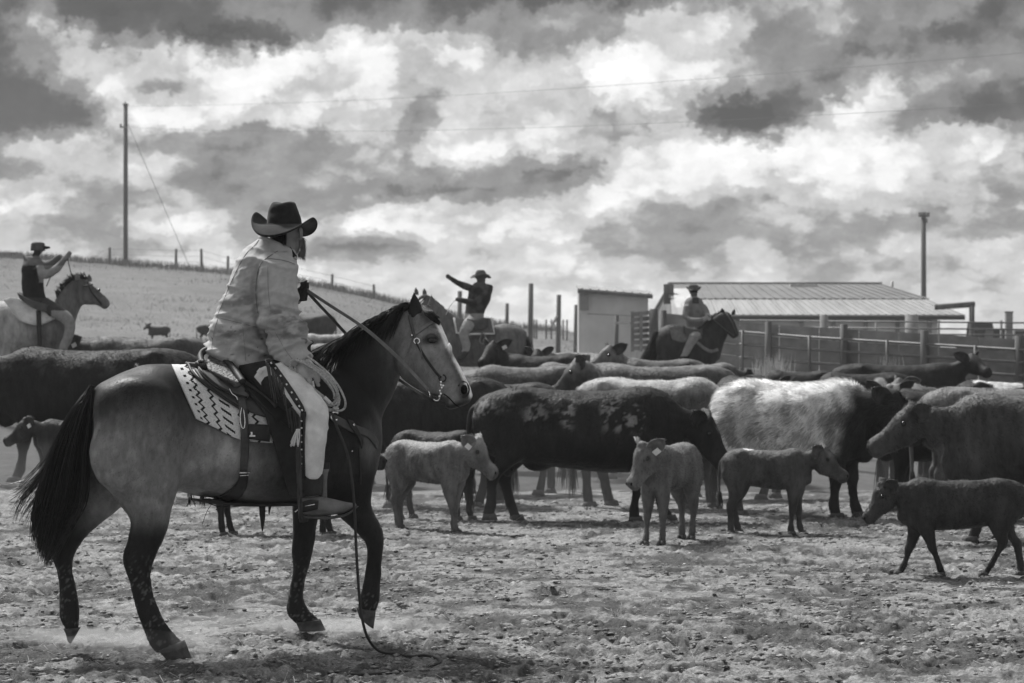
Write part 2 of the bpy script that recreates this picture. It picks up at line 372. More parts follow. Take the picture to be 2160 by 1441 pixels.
def lap_smooth(me, mask, iters=10, f=0.5):
    """relax the skin where mask is 1 so that muscles flow into each other"""
    n = len(me.vertices); E = np.empty(len(me.edges) * 2, np.int32); me.edges.foreach_get('vertices', E); E = E.reshape(-1, 2)
    deg = np.bincount(E.ravel(), minlength=n)[:, None].astype(float); C = coords(me); m = (np.asarray(mask, float) * f)[:, None]
    for _ in range(iters):
        A = np.stack([np.bincount(E[:, 0], C[E[:, 1], k], n) + np.bincount(E[:, 1], C[E[:, 0], k], n) for k in range(3)], 1) / deg
        C = C + (A - C) * m
    setco(me, C)
# ---- materials (the photograph is monochrome: all base colours are greys)
def material(name, val=0.3, rough=0.7, var=0.25, scale=20.0, bump=0.15, bscale=60.0, attr=None, stretch=None, spec=0.3, metal=0.0, detail=5, dist=0.01, sheen=0.0):
    m = bpy.data.materials.new(name); m.use_nodes = True; t = m.node_tree; b = t.nodes['Principled BSDF']
    b.inputs['Roughness'].default_value = rough; b.inputs['Specular IOR Level'].default_value = spec; b.inputs['Metallic'].default_value = metal
    if sheen: b.inputs['Sheen Weight'].default_value = sheen; b.inputs['Sheen Roughness'].default_value = 0.5
    tcn = t.nodes.new('ShaderNodeTexCoord'); vec = tcn.outputs['Object']
    if stretch:
        mp = t.nodes.new('ShaderNodeMapping'); mp.inputs['Scale'].default_value = stretch; t.links.new(vec, mp.inputs[0]); vec = mp.outputs[0]
    nz = t.nodes.new('ShaderNodeTexNoise'); nz.inputs['Scale'].default_value = scale; nz.inputs['Detail'].default_value = detail; nz.inputs['Roughness'].default_value = 0.6
    t.links.new(vec, nz.inputs['Vector'])
    mr = t.nodes.new('ShaderNodeMapRange'); mr.inputs['From Min'].default_value = 0.3; mr.inputs['From Max'].default_value = 0.7
    mr.inputs['To Min'].default_value = 1 - var; mr.inputs['To Max'].default_value = 1 + var; t.links.new(nz.outputs['Fac'], mr.inputs[0])
    mx = t.nodes.new('ShaderNodeVectorMath'); mx.operation = 'SCALE'; t.links.new(mr.outputs[0], mx.inputs['Scale'])
    if attr:
        at = t.nodes.new('ShaderNodeAttribute'); at.attribute_name = attr; t.links.new(at.outputs['Color'], mx.inputs[0])
    else: mx.inputs[0].default_value = (val, val, val)
    t.links.new(mx.outputs[0], b.inputs['Base Color'])
    if bump:
        n2_ = t.nodes.new('ShaderNodeTexNoise'); n2_.inputs['Scale'].default_value = bscale; n2_.inputs['Detail'].default_value = 4; t.links.new(vec, n2_.inputs['Vector'])
        bp = t.nodes.new('ShaderNodeBump'); bp.inputs['Strength'].default_value = bump; bp.inputs['Distance'].default_value = dist
        t.links.new(n2_.outputs['Fac'], bp.inputs['Height']); t.links.new(bp.outputs[0], b.inputs['Normal'])
    return m
M = {}
M['coat'] = material('animal_coat', rough=0.62, var=0.42, scale=13, bump=0.8, bscale=48, attr='coat', stretch=(1, 1, 0.35), spec=0.22, dist=0.012)
M['horse'] = material('horse_coat', rough=0.5, var=0.24, scale=34, bump=0.55, bscale=110, attr='coat', stretch=(1, 1, 0.4), spec=0.22, dist=0.003)
M['fur'] = material('fur', rough=0.7, var=0.2, scale=30, bump=0, attr='coat', spec=0.15)
M['hair'] = material('horse_hair', 0.012, rough=0.42, var=0.4, scale=40, bump=0, spec=0.35)
M['leather'] = material('saddle_leather', 0.075, rough=0.6, var=0.3, scale=18, bump=0.3, bscale=140, spec=0.45, dist=0.004)
M['leather_light'] = material('worn_leather', 0.17, rough=0.5, var=0.3, scale=16, bump=0.3, bscale=120, spec=0.4, dist=0.004)
M['leather_dark'] = material('black_leather', 0.022, rough=0.62, var=0.4, scale=20, bump=0.3, bscale=130, spec=0.45, dist=0.004)
M['metal'] = material('polished_metal', 0.85, rough=0.22, var=0.1, scale=30, bump=0, metal=1.0, spec=0.5)
M['iron'] = material('dull_iron', 0.25, rough=0.5, var=0.3, scale=30, bump=0.1, metal=0.8)
M['hoof'] = material('hoof_horn', 0.07, rough=0.7, var=0.4, scale=30, bump=0.3, bscale=70)
M['eye'] = material('eye', 0.006, rough=0.08, var=0.1, bump=0, spec=0.6)
M['dark'] = material('dark_hollow', 0.008, rough=0.8, var=0.2, bump=0, spec=0.1)
M['tag'] = material('ear_tag_plastic', 0.8, rough=0.4, var=0.05, bump=0)
M['wood'] = material('weathered_wood', 0.12, rough=0.85, var=0.35, scale=8, bump=0.4, bscale=25, stretch=(1, 1, 0.12))
M['board'] = material('grey_boards', 0.23, rough=0.85, var=0.3, scale=3, bump=0.3, bscale=12, stretch=(0.15, 1, 1))
M['pale_wall'] = material('pale_wall', 0.55, rough=0.8, var=0.15, scale=1.2, bump=0.1, bscale=8)
M['roof_dark'] = material('old_roof_metal', 0.20, rough=0.6, var=0.2, scale=0.8, bump=0.1, bscale=8, spec=0.3)
M['roof_light'] = material('roof_metal', 0.36, rough=0.5, var=0.22, scale=1.1, bump=0.1, bscale=8, stretch=(2.2, 0.3, 0.3), spec=0.4)
M['steel'] = material('galvanised_pipe', 0.15, rough=0.5, var=0.2, scale=4, bump=0, metal=0.3)
M['wire'] = material('wire', 0.12, rough=0.6, var=0.1, bump=0)
M['paint_dark'] = material('dark_paint', 0.04, rough=0.3, var=0.2, bump=0, spec=0.5)
M['paint_pale'] = material('pale_paint', 0.5, rough=0.35, var=0.1, bump=0, spec=0.5)
M['glass'] = material('window_glass', 0.03, rough=0.08, var=0.1, bump=0, spec=0.7)
M['rubber'] = material('rubber', 0.02, rough=0.8, var=0.2, bump=0)
# ================================================================== ground
def ground_material(name, a=0.22, far=False):
    m = bpy.data.materials.new(name); m.use_nodes = True; t = m.node_tree; b = t.nodes['Principled BSDF']
    b.inputs['Roughness'].default_value = 0.95; b.inputs['Specular IOR Level'].default_value = 0.1
    tcn = t.nodes.new('ShaderNodeTexCoord')
    def nz(sc, det=5, ro=0.6):
        n = t.nodes.new('ShaderNodeTexNoise'); n.inputs['Scale'].default_value = sc; n.inputs['Detail'].default_value = det; n.inputs['Roughness'].default_value = ro
        t.links.new(tcn.outputs['Object'], n.inputs['Vector']); return n.outputs['Fac']
    def mth(op, x, y=None, clamp=False):
        n = t.nodes.new('ShaderNodeMath'); n.operation = op; n.use_clamp = clamp
        for i, v in enumerate((x, y)):
            if v is None: continue
            if isinstance(v, (int, float)): n.inputs[i].default_value = v
            else: t.links.new(v, n.inputs[i])
        return n.outputs[0]
    def mr(v, f0, f1, t0, t1):
        n = t.nodes.new('ShaderNodeMapRange'); t.links.new(v, n.inputs[0])
        for i, q in enumerate((f0, f1, t0, t1)): n.inputs[i + 1].default_value = q
        return n.outputs[0]
    if not far:
        at = t.nodes.new('ShaderNodeAttribute'); at.attribute_name = 'coat'; c = at.outputs['Fac']
        c = mth('MULTIPLY', c, mr(nz(70, 6, 0.75), 0.32, 0.68, 0.45, 1.5)); c = mth('MULTIPLY', c, mr(nz(9, 5, 0.65), 0.3, 0.7, 0.75, 1.25))
    else:
        at = t.nodes.new('ShaderNodeAttribute'); at.attribute_name = 'coat'
        c = mth('MULTIPLY', at.outputs['Fac'], mth('MULTIPLY', mr(nz(0.12, 6, 0.6), 0.35, 0.65, 0.88, 1.12), mr(nz(1.1, 6, 0.7), 0.3, 0.7, 0.82, 1.18)))
        c = mth('MULTIPLY', c, mr(nz(9, 4, 0.6), 0.3, 0.7, 0.8, 1.2))
    cb = t.nodes.new('ShaderNodeCombineColor')
    for i in range(3): t.links.new(c, cb.inputs[i])
    t.links.new(cb.outputs[0], b.inputs['Base Color'])
    bp = t.nodes.new('ShaderNodeBump'); bp.inputs['Strength'].default_value = 0.7; bp.inputs['Distance'].default_value = 0.012 if not far else 0.12
    t.links.new(nz(90 if not far else 4, 6, 0.7), bp.inputs['Height']); t.links.new(bp.outputs[0], b.inputs['Normal'])
    return m
M['dirt'] = ground_material('trampled_dirt'); M['pasture'] = ground_material('dry_pasture', 0.42, True)
def grid_faces(nr, nc):
    i = np.arange((nr - 1) * (nc - 1)); r, c = i // (nc - 1), i % (nc - 1); a = r * nc + c
    return np.c_[a, a + 1, a + nc + 1, a + nc]
def fast_mesh(V, Q, name):
    me = bpy.data.meshes.new(name); V = np.asarray(V, np.float32); Q = np.asarray(Q, np.int32); k = Q.shape[1]
    me.vertices.add(len(V)); me.vertices.foreach_set('co', V.ravel())
    me.loops.add(Q.size); me.loops.foreach_set('vertex_index', Q.ravel())
    me.polygons.add(len(Q)); me.polygons.foreach_set('loop_start', np.arange(len(Q), dtype=np.int32) * k)
    me.update(calc_edges=True); me.validate(); return me
def yard_height(x, y):
    p = np.c_[x, y]
    q = p + 0.12 * (np.c_[vnoise(p, 2.5, 3), vnoise(p, 2.5, 4)] - 0.5)
    h = 0.05 * (fbm(p, 0.7, 3, 11) - 0.5)
    churn = sm(0.36, 0.60, fbm(p, 0.55, 3, 21))
    c1 = fbm(q, 7.0, 4, 31, 0.6); c2 = fbm(q, 19.0, 3, 41, 0.6)
    h = h + (0.35 + 0.65 * churn) * (0.028 * np.maximum(c1 - 0.52, 0) * 2 + 0.036 * (c2 - 0.5) + 0.016 * (vnoise(q, 52.0, 47) - 0.5))
    dent = vnoise(q, 3.3, 51); h = h - 0.05 * sm(0.72, 0.95, dent)
    return h, churn, c1, c2
ys_ = []; y_ = 10.0
while y_ < 27: ys_.append(y_); y_ += 0.020 * max(1, (y_ / 12) ** 2.0)
ys_ = np.array(ys_); ss = np.linspace(-0.265, 0.265, 760)
YY, SS = np.meshgrid(ys_, ss, indexing='ij'); XX = SS * YY; xx, yy = XX.ravel(), YY.ravel()
hh, churn, c1, c2 = yard_height(xx, yy)
hh = hh.reshape(XX.shape); rp = np.random.default_rng(77)
for _ in range(2600):                                     # hoof prints: cupped hollows with a pushed-up rim
    py_ = 10.3 + 14.5 * rp.random() ** 1.2; px_ = (rp.random() * 2 - 1) * .25 * py_; a_ = rp.random() * 6.28; R_ = .045 + .035 * rp.random()
    i0, i1 = np.searchsorted(ys_, [py_ - .16, py_ + .16]); j0, j1 = np.searchsorted(ss, [(px_ - .16) / py_, (px_ + .16) / py_])
    if i1 <= i0 or j1 <= j0: continue
    dx, dy = XX[i0:i1, j0:j1] - px_, YY[i0:i1, j0:j1] - py_; u_ = (dx * math.cos(a_) + dy * math.sin(a_)) / (R_ * 1.15); v_ = (-dx * math.sin(a_) + dy * math.cos(a_)) / R_; r2 = np.sqrt(u_ ** 2 + v_ ** 2)
    hh[i0:i1, j0:j1] += (-.026 * (1 - sm(.75, 1.05, r2)) + .009 * np.exp(-((r2 - 1.25) / .22) ** 2)) * (.5 + .5 * rp.random())
hh = hh.ravel()
edge = 1 - sm(25.5, 27, yy)
me = fast_mesh(np.c_[xx, yy, gz(xx, yy) + hh * edge + 0.012 * edge], grid_faces(len(ys_), len(ss)), 'trampled_dirt')
pp = np.c_[xx, yy]
big = fbm(pp, 0.9, 4, 61); mid = fbm(pp, 5.0, 4, 71, 0.6)
alb = 0.24 + 0.08 * (fbm(pp, 2.2, 3, 81) - 0.5)
dk = sm(0.52, 0.64, mid + 0.36 * (big - 0.5) + 0.08 * churn + 0.25 * (c2 - 0.5))
alb = alb * (1 - 0.60 * dk)
alb = alb * (0.80 + 0.36 * sm(0.38, 0.62, c2)) + 0.08 * sm(0.66, 0.8, c2) * (1 - dk)
paint(me, alb)
tag(link('trampled_dirt', me, M['dirt']), kind='structure')
# the coarse ground: one sheet from behind the camera to the horizon
gy_ = np.concatenate([np.linspace(-12, 22, 35), np.arange(22.5, 160, 0.8), np.array([165, 175, 190, 210, 240, 280, 380, 520, 700, 900, 1200])])
gx_ = np.sign(np.linspace(-1, 1, 181)) * np.abs(np.linspace(-1, 1, 181)) ** 1.9 * 420
GY, GX = np.meshgrid(gy_, gx_, indexing='ij'); gx, gy = GX.ravel(), GY.ravel()
inside = (np.abs(gx) < 0.262 * gy) & (gy > 10.3) & (gy < 26.3)
z = gz(gx, gy) + 0.10 * (fbm(np.c_[gx, gy], 0.35, 4, 5) - 0.5) * sm(26, 34, gy) - 0.12 * inside
z = z + 0.22 * (fbm(np.c_[gx, gy], 0.5, 4, 6) - 0.5) * sm(60, 75, gy)
gm_ = fast_mesh(np.c_[gx, gy, z], grid_faces(len(gy_), len(gx_)), 'ground')
pen = 1 - sm(44, 60, gy); paint(gm_, 0.10 * pen + (1 - pen) * (0.19 - 0.05 * sm(132, 150, gy)) + .16 * np.exp(-((gx - 4) / 5) ** 2 - ((gy - 50) / 5) ** 2))
tag(link('ground', gm_, M['pasture']), kind='structure')
def ground_z(x, y): return float(gz(x, y))
# clods, droppings, straw: nobody could count them
def scatter(n, ymin, ymax, fn, seed):
    r = np.random.default_rng(seed); y = ymin + (ymax - ymin) * r.random(n) ** 1.35; x = (r.random(n) * 2 - 1) * 0.25 * y
    return r, x, y
OCT = np.array([[1, 0, 0], [0, 1, 0], [-1, 0, 0], [0, -1, 0], [0, 0, 1], [0, 0, -.6], [.62, .62, .45], [-.62, .62, .5], [-.62, -.62, .4], [.62, -.62, .55]], float)
OF = np.array([[0, 6, 4], [6, 1, 4], [1, 7, 4], [7, 2, 4], [2, 8, 4], [8, 3, 4], [3, 9, 4], [9, 0, 4], [0, 5, 6], [6, 5, 1], [1, 5, 7], [7, 5, 2], [2, 5, 8], [8, 5, 3], [3, 5, 9], [9, 5, 0]])
def clods(n, smin, smax, name, seed, val, gate=0.5, vv=0.06):
    r, x, y = scatter(n, 10.6, 25, None, seed)
    keep = fbm(np.c_[x, y], 1.1, 3, 91 + seed) + 0.25 * r.random(n) > gate; x, y = x[keep], y[keep]; n = len(x)
    s = smin + (smax - smin) * r.random(n) ** 3
    h, *_ = yard_height(x, y); z = gz(x, y) + h + 0.012
    jit = 1 + 0.5 * (r.random((n, 10, 1)) - 0.5); a = r.random(n) * 6.28; ca, sa = np.cos(a), np.sin(a)
    V = OCT[None] * jit * s[:, None, None] * np.stack([0.8 + 0.7 * r.random(n), 0.7 + 0.4 * r.random(n), 0.35 + 0.3 * r.random(n)], -1)[:, None, :]
    Vx = V[..., 0] * ca[:, None] - V[..., 1] * sa[:, None]; Vy = V[..., 0] * sa[:, None] + V[..., 1] * ca[:, None]
    V = np.stack([Vx + x[:, None], Vy + y[:, None], V[..., 2] + z[:, None] + 0.1 * s[:, None]], -1).reshape(-1, 3)
    me = fast_mesh(V, (OF[None] + 10 * np.arange(n)[:, None, None]).reshape(-1, 3), name)
    paint(me, np.repeat(val + vv * (r.random(n) - 0.5) * 2, 10)); return link(name, me, M['dirt'])
tag(clods(26000, 0.004, 0.026, 'dirt_clod', 1, 0.30, 0.52, 0.12), kind='stuff')
tag(clods(5000, 0.005, 0.022, 'dropping', 2, 0.15, 0.74, 0.06), kind='stuff')
tag(clods(2600, 0.005, 0.022, 'gravel', 3, 0.52, 0.5, 0.15), kind='stuff')
def straw(n, name, seed):
    r, x, y = scatter(n, 10.6, 24, None, seed); h, *_ = yard_height(x, y); z = gz(x, y) + h + 0.02
    L = 0.02 + 0.09 * r.random(n) ** 2; a = r.random(n) * 6.28; tl = (r.random(n) - 0.3) * 0.9
    d = np.stack([np.cos(a), np.sin(a), tl], -1) * L[:, None]; w = np.stack([-np.sin(a), np.cos(a), np.zeros(n)], -1) * 0.0016; u = np.array([0, 0, 0.0022])
    c = np.stack([x, y, z], -1)
    V = np.stack([c - w, c + w, c + d + w * 0.5, c + d - w * 0.5, c + u, c + d + u], 1).reshape(-1, 3)
    Q = np.array([[0, 1, 5], [0, 5, 4], [1, 2, 5], [0, 4, 3], [4, 5, 3], [0, 3, 2], [0, 2, 1], [3, 5, 2]])
    me = fast_mesh(V, (Q[None] + 6 * np.arange(n)[:, None, None]).reshape(-1, 3), name); paint(me, np.full(len(V), 0.5)); return link(name, me, M['fur'])
tag(straw(4200, 'straw', 5), kind='stuff')
# dry grass on the hill and along the pens
def grass(xs, ys, hmin, hmax, name, blades, seed, val, w=0.008, spread=0.12):
    r = np.random.default_rng(seed); n = len(xs) * blades
    x = np.repeat(xs, blades) + spread * r.standard_normal(n); y = np.repeat(ys, blades) + spread * r.standard_normal(n)
    z = gz(x, y) - 0.05; L = hmin + (hmax - hmin) * r.random(n); a = r.random(n) * 6.28; t = 0.35 * r.random(n)
    tip = np.stack([np.cos(a) * t * L, np.sin(a) * t * L, L], -1); b = np.stack([np.cos(a + 1.57), np.sin(a + 1.57), np.zeros(n)], -1) * w
    c = np.stack([x, y, z], -1); mid = c + tip * np.array([0.35, 0.35, 0.6])
    V = np.stack([c - b, c + b, mid + b * 0.7, mid - b * 0.7, c + tip], 1).reshape(-1, 3)
    Q = np.array([[0, 1, 2], [0, 2, 3], [3, 2, 4]])
    me = fast_mesh(V, (Q[None] + 5 * np.arange(n)[:, None, None]).reshape(-1, 3), name); paint(me, np.repeat(val * (0.6 + 0.8 * r.random(n)), 5)); return link(name, me, M['fur'])
r_ = np.random.default_rng(3); n = 8000; yg = 60 + 90 * r_.random(n); xg = (-0.25 + 0.36 * r_.random(n)) * yg
kp = fbm(np.c_[xg, yg], 0.25, 3, 8) > 0.42
tag(grass(xg[kp], yg[kp], 0.04, 0.2, 'hill_grass', 6, 4, 0.30, 0.014, 0.5), kind='stuff')
yg = 142 + 9 * r_.random(1500); xg = (-0.23 + 0.25 * r_.random(1500)) * yg
tag(grass(xg, yg, 0.1, 0.6, 'ridge_grass', 7, 5, 0.20, 0.02, 0.4), kind='stuff')
xg = np.r_[5.1 + 0.16 * r_.standard_normal(26), 2.0 + 0.25 * r_.standard_normal(26), 7.2 + .1 * r_.standard_normal(10), r_.uniform(1, 9, 120)]; yg = np.r_[47.6 + 0.2 * r_.standard_normal(26), 48 + 0.4 * r_.standard_normal(26), 46.5 + .1 * r_.standard_normal(10), r_.uniform(45, 48.5, 120)]
hgt = tag(grass(xg[:62], yg[:62], 0.35, 0.75, 'tall_dry_grass', 9, 6, 0.5, 0.008, 0.10), kind='stuff')
tag(grass(xg[62:], yg[62:], 0.08, 0.3, 'pen_grass', 12, 7, 0.45, 0.010, 0.3), kind='stuff')

# ================================================================== buildings
def world_box(o_parent, name, corners, mat, th=None):
    """a solid from 8 corners: four at the bottom (ccw) then four on top"""
    return link(name, mesh_np(corners, [(3, 2, 1, 0), (4, 5, 6, 7), (0, 1, 5, 4), (1, 2, 6, 5), (2, 3, 7, 6), (3, 0, 4, 7)]), mat, o_parent, smooth=False)
def slab(o_parent, name, A, B, C, D, th, mat, ribs=0, rib_h=0.02):
    """a thick sheet A B C D (A-B along the low edge, D-C along the high edge), thickened along its normal"""
    A, B, C, D = [np.asarray(q, float) for q in (A, B, C, D)]
    N = np.cross(B - A, D - A); N /= np.linalg.norm(N)
    if N[2] < 0 or (abs(N[2]) < 1e-3 and N[1] > 0): N = -N
    b = MB(); b.add([A, B, C, D, A + N * th, B + N * th, C + N * th, D + N * th], [(3, 2, 1, 0), (4, 5, 6, 7), (0, 1, 5, 4), (1, 2, 6, 5), (2, 3, 7, 6), (3, 0, 4, 7)])
    for k in range(ribs):
        t = (k + 0.5) / ribs; a = A * (1 - t) + B * t + N * (th + rib_h / 2 + 0.003); c = D * (1 - t) + C * t + N * (th + rib_h / 2 + 0.003); b.bar(a, c, 0.05, rib_h)
    return link(name, b.mesh(name), mat, o_parent, smooth=False)
# the long barn: gable at the left end, hipped at the right, roof in two pitches
barn = empty('barn', P(1700, 735, 88)); tag(barn, 'long low barn with a two-tone metal roof behind the board fence', 'barn')
zr = P(0, 602, 90)[2]; zb = P(0, 633, 87)[2]; ze = P(0, 667, 84)[2]
R0, R1 = P(1410, 602, 90), P(1860, 602, 90); K0, K1 = P(1414, 633, 87), P(1960, 633, 87); E0, E1 = P(1417, 667, 84), P(2036, 667, 84)
B0, B1 = P(1372, 628, 96), P(2010, 628, 96); B0[2] = B1[2] = ze + 0.15
g0 = -0.2
slab(barn, 'upper_roof', K0, K1, R1, R0, 0.06, M['roof_dark'], 26)
for k in range(13):
    t0, t1 = k / 13 + 0.001, (k + 1) / 13 - 0.001
    slab(barn, 'roof_sheet', E0 * (1 - t0) + E1 * t0, E0 * (1 - t1) + E1 * t1, K0 * (1 - t1) + K1 * t1 + [0, 0, -0.03], K0 * (1 - t0) + K1 * t0 + [0, 0, -0.03], 0.05, M['roof_light'], 3)
slab(barn, 'back_roof', B0, B1, R1, R0 + [0, 0, -0.01], 0.05, M['roof_dark'])
slab(barn, 'hip_roof', E1, B1, R1, R1 + [0, 0, 0.001], 0.04, M['roof_dark']) if False else link('hip_roof', mesh_np([E1, B1, R1, E1 - [0, 0, .05], B1 - [0, 0, .05], R1 - [0, 0, .05], K1, K1 - [0, 0, .05]], [(0, 1, 2, 6), (3, 7, 5, 4), (0, 3, 4, 1), (1, 4, 5, 2), (2, 5, 7, 6), (6, 7, 3, 0)]), M['roof_light'], barn, smooth=False)
def wall_quad(name, a, b, z0, z1, mat, th=0.1):
    a = np.array(a, float); b = np.array(b, float); d = b - a; d[2] = 0; nrm = np.array([d[1], -d[0], 0]); nrm /= np.linalg.norm(nrm)
    q = []
    for zz in (z0, z1):
        for p_, s_ in ((a, 0), (b, 0), (b, 1), (a, 1)): q.append([p_[0] - nrm[0] * th * s_, p_[1] - nrm[1] * th * s_, zz])
    return world_box(barn, name, q, mat)
fe0, fe1 = E0 + [0.1, 0.35, 0], E1 + [-0.9, 0.35, 0]
wall_quad('front_wall', fe0, fe1, g0, ze - 0.02, M['pale_wall'])
link('gable_wall', mesh_np([[fe0[0], fe0[1], g0], [B0[0] + .1, B0[1], g0], B0 + [.1, 0, -.03], R0 + [.05, 0, -.04], K0 + [.1, 0, -.04], [fe0[0], fe0[1], ze - .02]] , [(0, 1, 2, 3, 4, 5)]), M['board'], barn, smooth=False)
wall_quad('end_wall', fe1, B1 + [-0.9, 0, 0], g0, ze - 0.02, M['board'])
b = MB(); b.bar(R0 + [0, 0, 0.09], R1 + [0, 0, 0.09], 0.16, 0.05); link('ridge_cap', b.mesh(), M['roof_dark'], barn, smooth=False)
b = MB(); b.bar(E0 + [0, .05, -0.06], E1 + [0, .05, -0.06], 0.05, 0.14); link('eave_board', b.mesh(), M['paint_dark'], barn, smooth=False)
b = MB(); b.bar(R0 + [-.02, -.1, 0.03], K0 + [-.02, -.02, 0.02], 0.06, 0.12); link('rake_board', b.mesh(), M['paint_dark'], barn, smooth=False)
for x0, x1, y0, y1, mt in ((1423, 1458, 612, 655, 'pale_wall'),):      # white sheets leaning on the roof end
    slab(barn, 'white_sheet', P(x0, y1, 85.2), P(x1, y1, 85.2), P(x1 - 2, y0, 88.6) , P(x0 - 2, y0, 88.6), 0.06, M[mt])
b = MB(); b.box(P(1694, 606, 89.6) + [0, 0, .05], (1.0, 0.5, 0.12)); link('snow_patch', b.mesh(), M['pale_wall'], barn, smooth=False)
for k in range(7):
    px = 1560 + k * 68; b = MB(); a = P(px, 668, 83.6); b.box([a[0], 84.25, ze - 1.3], (0.12, 0.12, 2.5)); link('wall_post', b.mesh(), M['board'], barn, smooth=False)
b = MB(); a = P(1882, 602, 92); b.tube([a + [0, 0, -.8], a + [0, 0, 0.15]], 0.05, 8); link('vent_pipe', b.mesh(), M['iron'], barn)
b = MB(); b.box(P(1403, 622, 89) + [0.05, -1.2, 0.0], (0.36, 0.1, 0.72)); link('opening_panel', b.mesh(), M['wood'], barn, smooth=False)  # dark panel standing for the shade inside the open gable
# the small shed beside it
shed = empty('shed', P(1295, 735, 72)); tag(shed, 'small pale shed with a single-pitch roof standing left of the long barn', 'shed')
def sp_(px, py, d): return P(px, py, d)
zs = 0.9
S0, S1 = sp_(1225, 614, 72), sp_(1367, 626, 72); S2, S3 = sp_(1366, 621, 76), sp_(1222, 608, 76)
for nm, a, bq in (('front_wall', S0, S1), ('back_wall', S3, S2), ('side_wall', S3, S0), ('end_wall', S2, S1)):
    V = [[a[0], a[1], zs], [bq[0], bq[1], zs], bq, a]; d = np.array(bq) - np.array(a); nn_ = np.array([d[1], -d[0], 0]); nn_ = nn_ / np.linalg.norm(nn_) * 0.06
    V2 = [np.array(v, float) + nn_ for v in V]
    link(nm, mesh_np(V + V2, [(0, 1, 2, 3), (7, 6, 5, 4), (0, 4, 5, 1), (1, 5, 6, 2), (2, 6, 7, 3), (3, 7, 4, 0)]), M['pale_wall'], shed, smooth=False)
slab(shed, 'roof', S0 + [-.1, -.3, .02], S1 + [.12, -.3, .02], S2 + [.1, .1, .06], S3 + [-.1, .1, .06], 0.05, M['roof_light'], 9)
b = MB(); b.box(sp_(1232, 637, 71.8) + [0, 0, 0.0], (0.26, 0.06, 0.5)); link('window', b.mesh(), M['board'], shed, smooth=False)
b = MB(); b.bar(sp_(1240, 662, 71.7), sp_(1366, 668, 71.7), 0.03, 0.03); link('wall_batten', b.mesh(), M['board'], shed, smooth=False)
b = MB(); b.bar(S0 + [-.1, -.33, -.02], S1 + [.12, -.33, -.02], 0.03, 0.09); link('fascia', b.mesh(), M['wood'], shed, smooth=False)

# ================================================================== poles, wires and fences
def post(mb, x, y, ztop, r=0.055, lean=0.0, z0=None, n=8):
    zb_ = (ground_z(x, y) - 0.3) if z0 is None else z0
    mb.tube([[x, y, zb_], [x + lean * 0.5, y, (zb_ + ztop) / 2], [x + lean, y, ztop]], [r, r, r * 0.92], n)
def post_at(px, ptop, d, r=0.055, lean=0.0):
    b = MB(); a = P(px, ptop, d); post(b, a[0], a[1], a[2], r, lean); return b.mesh('post')
# utility pole on the hill
pl = empty('utility_pole', (P(265, 560, 150)[0], 150, ground_z(P(265, 560, 150)[0], 150))); tag(pl, 'tall bare utility pole on the hilltop at the left', 'utility pole')
link('shaft', post_at(265, 222, 150, 0.14, 0.0), M['wood'], pl)
b = MB(); a = P(265, 222, 150)
b.box(a + [0, 0, 0.05], (0.34, 0.2, 0.1)); b.tube([a + [0, -.17, -.03], a + [0, -.17, .2]], 0.05, 6); link('top_pin', b.mesh(), M['iron'], pl)
a = P(258, 268, 149.8); b = MB(); b.bar(a + [-.14, 0, 0], a + [.26, 0, 0], .1, .1); b.tube([a + [-.1, 0, 0], a + [-.1, 0, .2]], .065, 6); link('insulator', b.mesh(), M['iron'], pl)
b = MB(); b.tube([P(270, 262, 150), P(405, 575, 149)], 0.016, 5); tag(link('guy_wire', b.mesh(), M['wire'], pl), None)
# utility pole behind the barn
pr = empty('utility_pole', (P(1948, 640, 100)[0], 100, 0)); tag(pr, 'stout utility pole with insulators rising behind the barn roof', 'utility pole')
a = P(1948, 448, 100); b = MB(); b.tube([[a[0] + .02, 100, -1], [a[0], 100, a[2]]], [0.12, 0.1], 10); link('shaft', b.mesh(), M['wood'], pr)
b = MB(); b.bar(a + [-.22, -.12, -.16], a + [.22, -.12, -.16], .07, .07); link('crossarm', b.mesh(), M['wood'], pr)
for dx in (-.2, .2, -.12, .13):
    b = MB(); b.tube([a + [dx, -.12, -.16], a + [dx, -.12, 0.0]], [.02, .045], 7); link('insulator', b.mesh(), M['iron'], pr)
b = MB(); b.tube([a + [0.1, -.1, -.25], a + [.1, -.1, -.45]], .05, 8); link('fitting', b.mesh(), M['iron'], pr)
def wire(p0, p1, sag, name, label, r=0.007):
    t = np.linspace(0, 1, 40)[:, None]; q = p0 * (1 - t) + p1 * t; q[:, 2] -= (sag * 4 * t * (1 - t))[:, 0]
    b = MB(); b.tube(q, r, 4); return tag(link(name, b.mesh(), M['wire']), label, 'wire', 'power wires across the sky')
wire(P(265, 224, 150), P(2420, 88, 70), 0.45, 'power_wire', 'upper thin power wire crossing the clouds from the hilltop pole', 0.0065)
wire(P(257, 268, 150), P(2420, 200, 70), 0.6, 'power_wire', 'lower thin power wire crossing the clouds from the hilltop pole', 0.0065)
# wire fence along the hilltop
hf = empty('wire_fence', (-20, 150, ground_z(-20, 150))); tag(hf, 'old wire fence of thin posts running along the crest of the hill', 'fence')
hp = [(100, 545, 153), (168, 551, 152), (198, 543, 151), (232, 522, 150), (371, 525, 149), (426, 525, 149), (480, 540, 149), (540, 545, 149), (620, 560, 149), (700, 578, 149), (790, 600, 148)]
tops = []
for px, py, d in hp:
    link('post', post_at(px, py, d, 0.085, 0.05 * math.sin(px)), M['wood'], hf); tops.append(P(px, py, d))
for k in range(3):
    b = MB(); b.tube(spline([t - [0, .09, .12 + .36 * k] for t in tops], 3), 0.009, 4); link('wire', b.mesh(), M['wire'], hf)
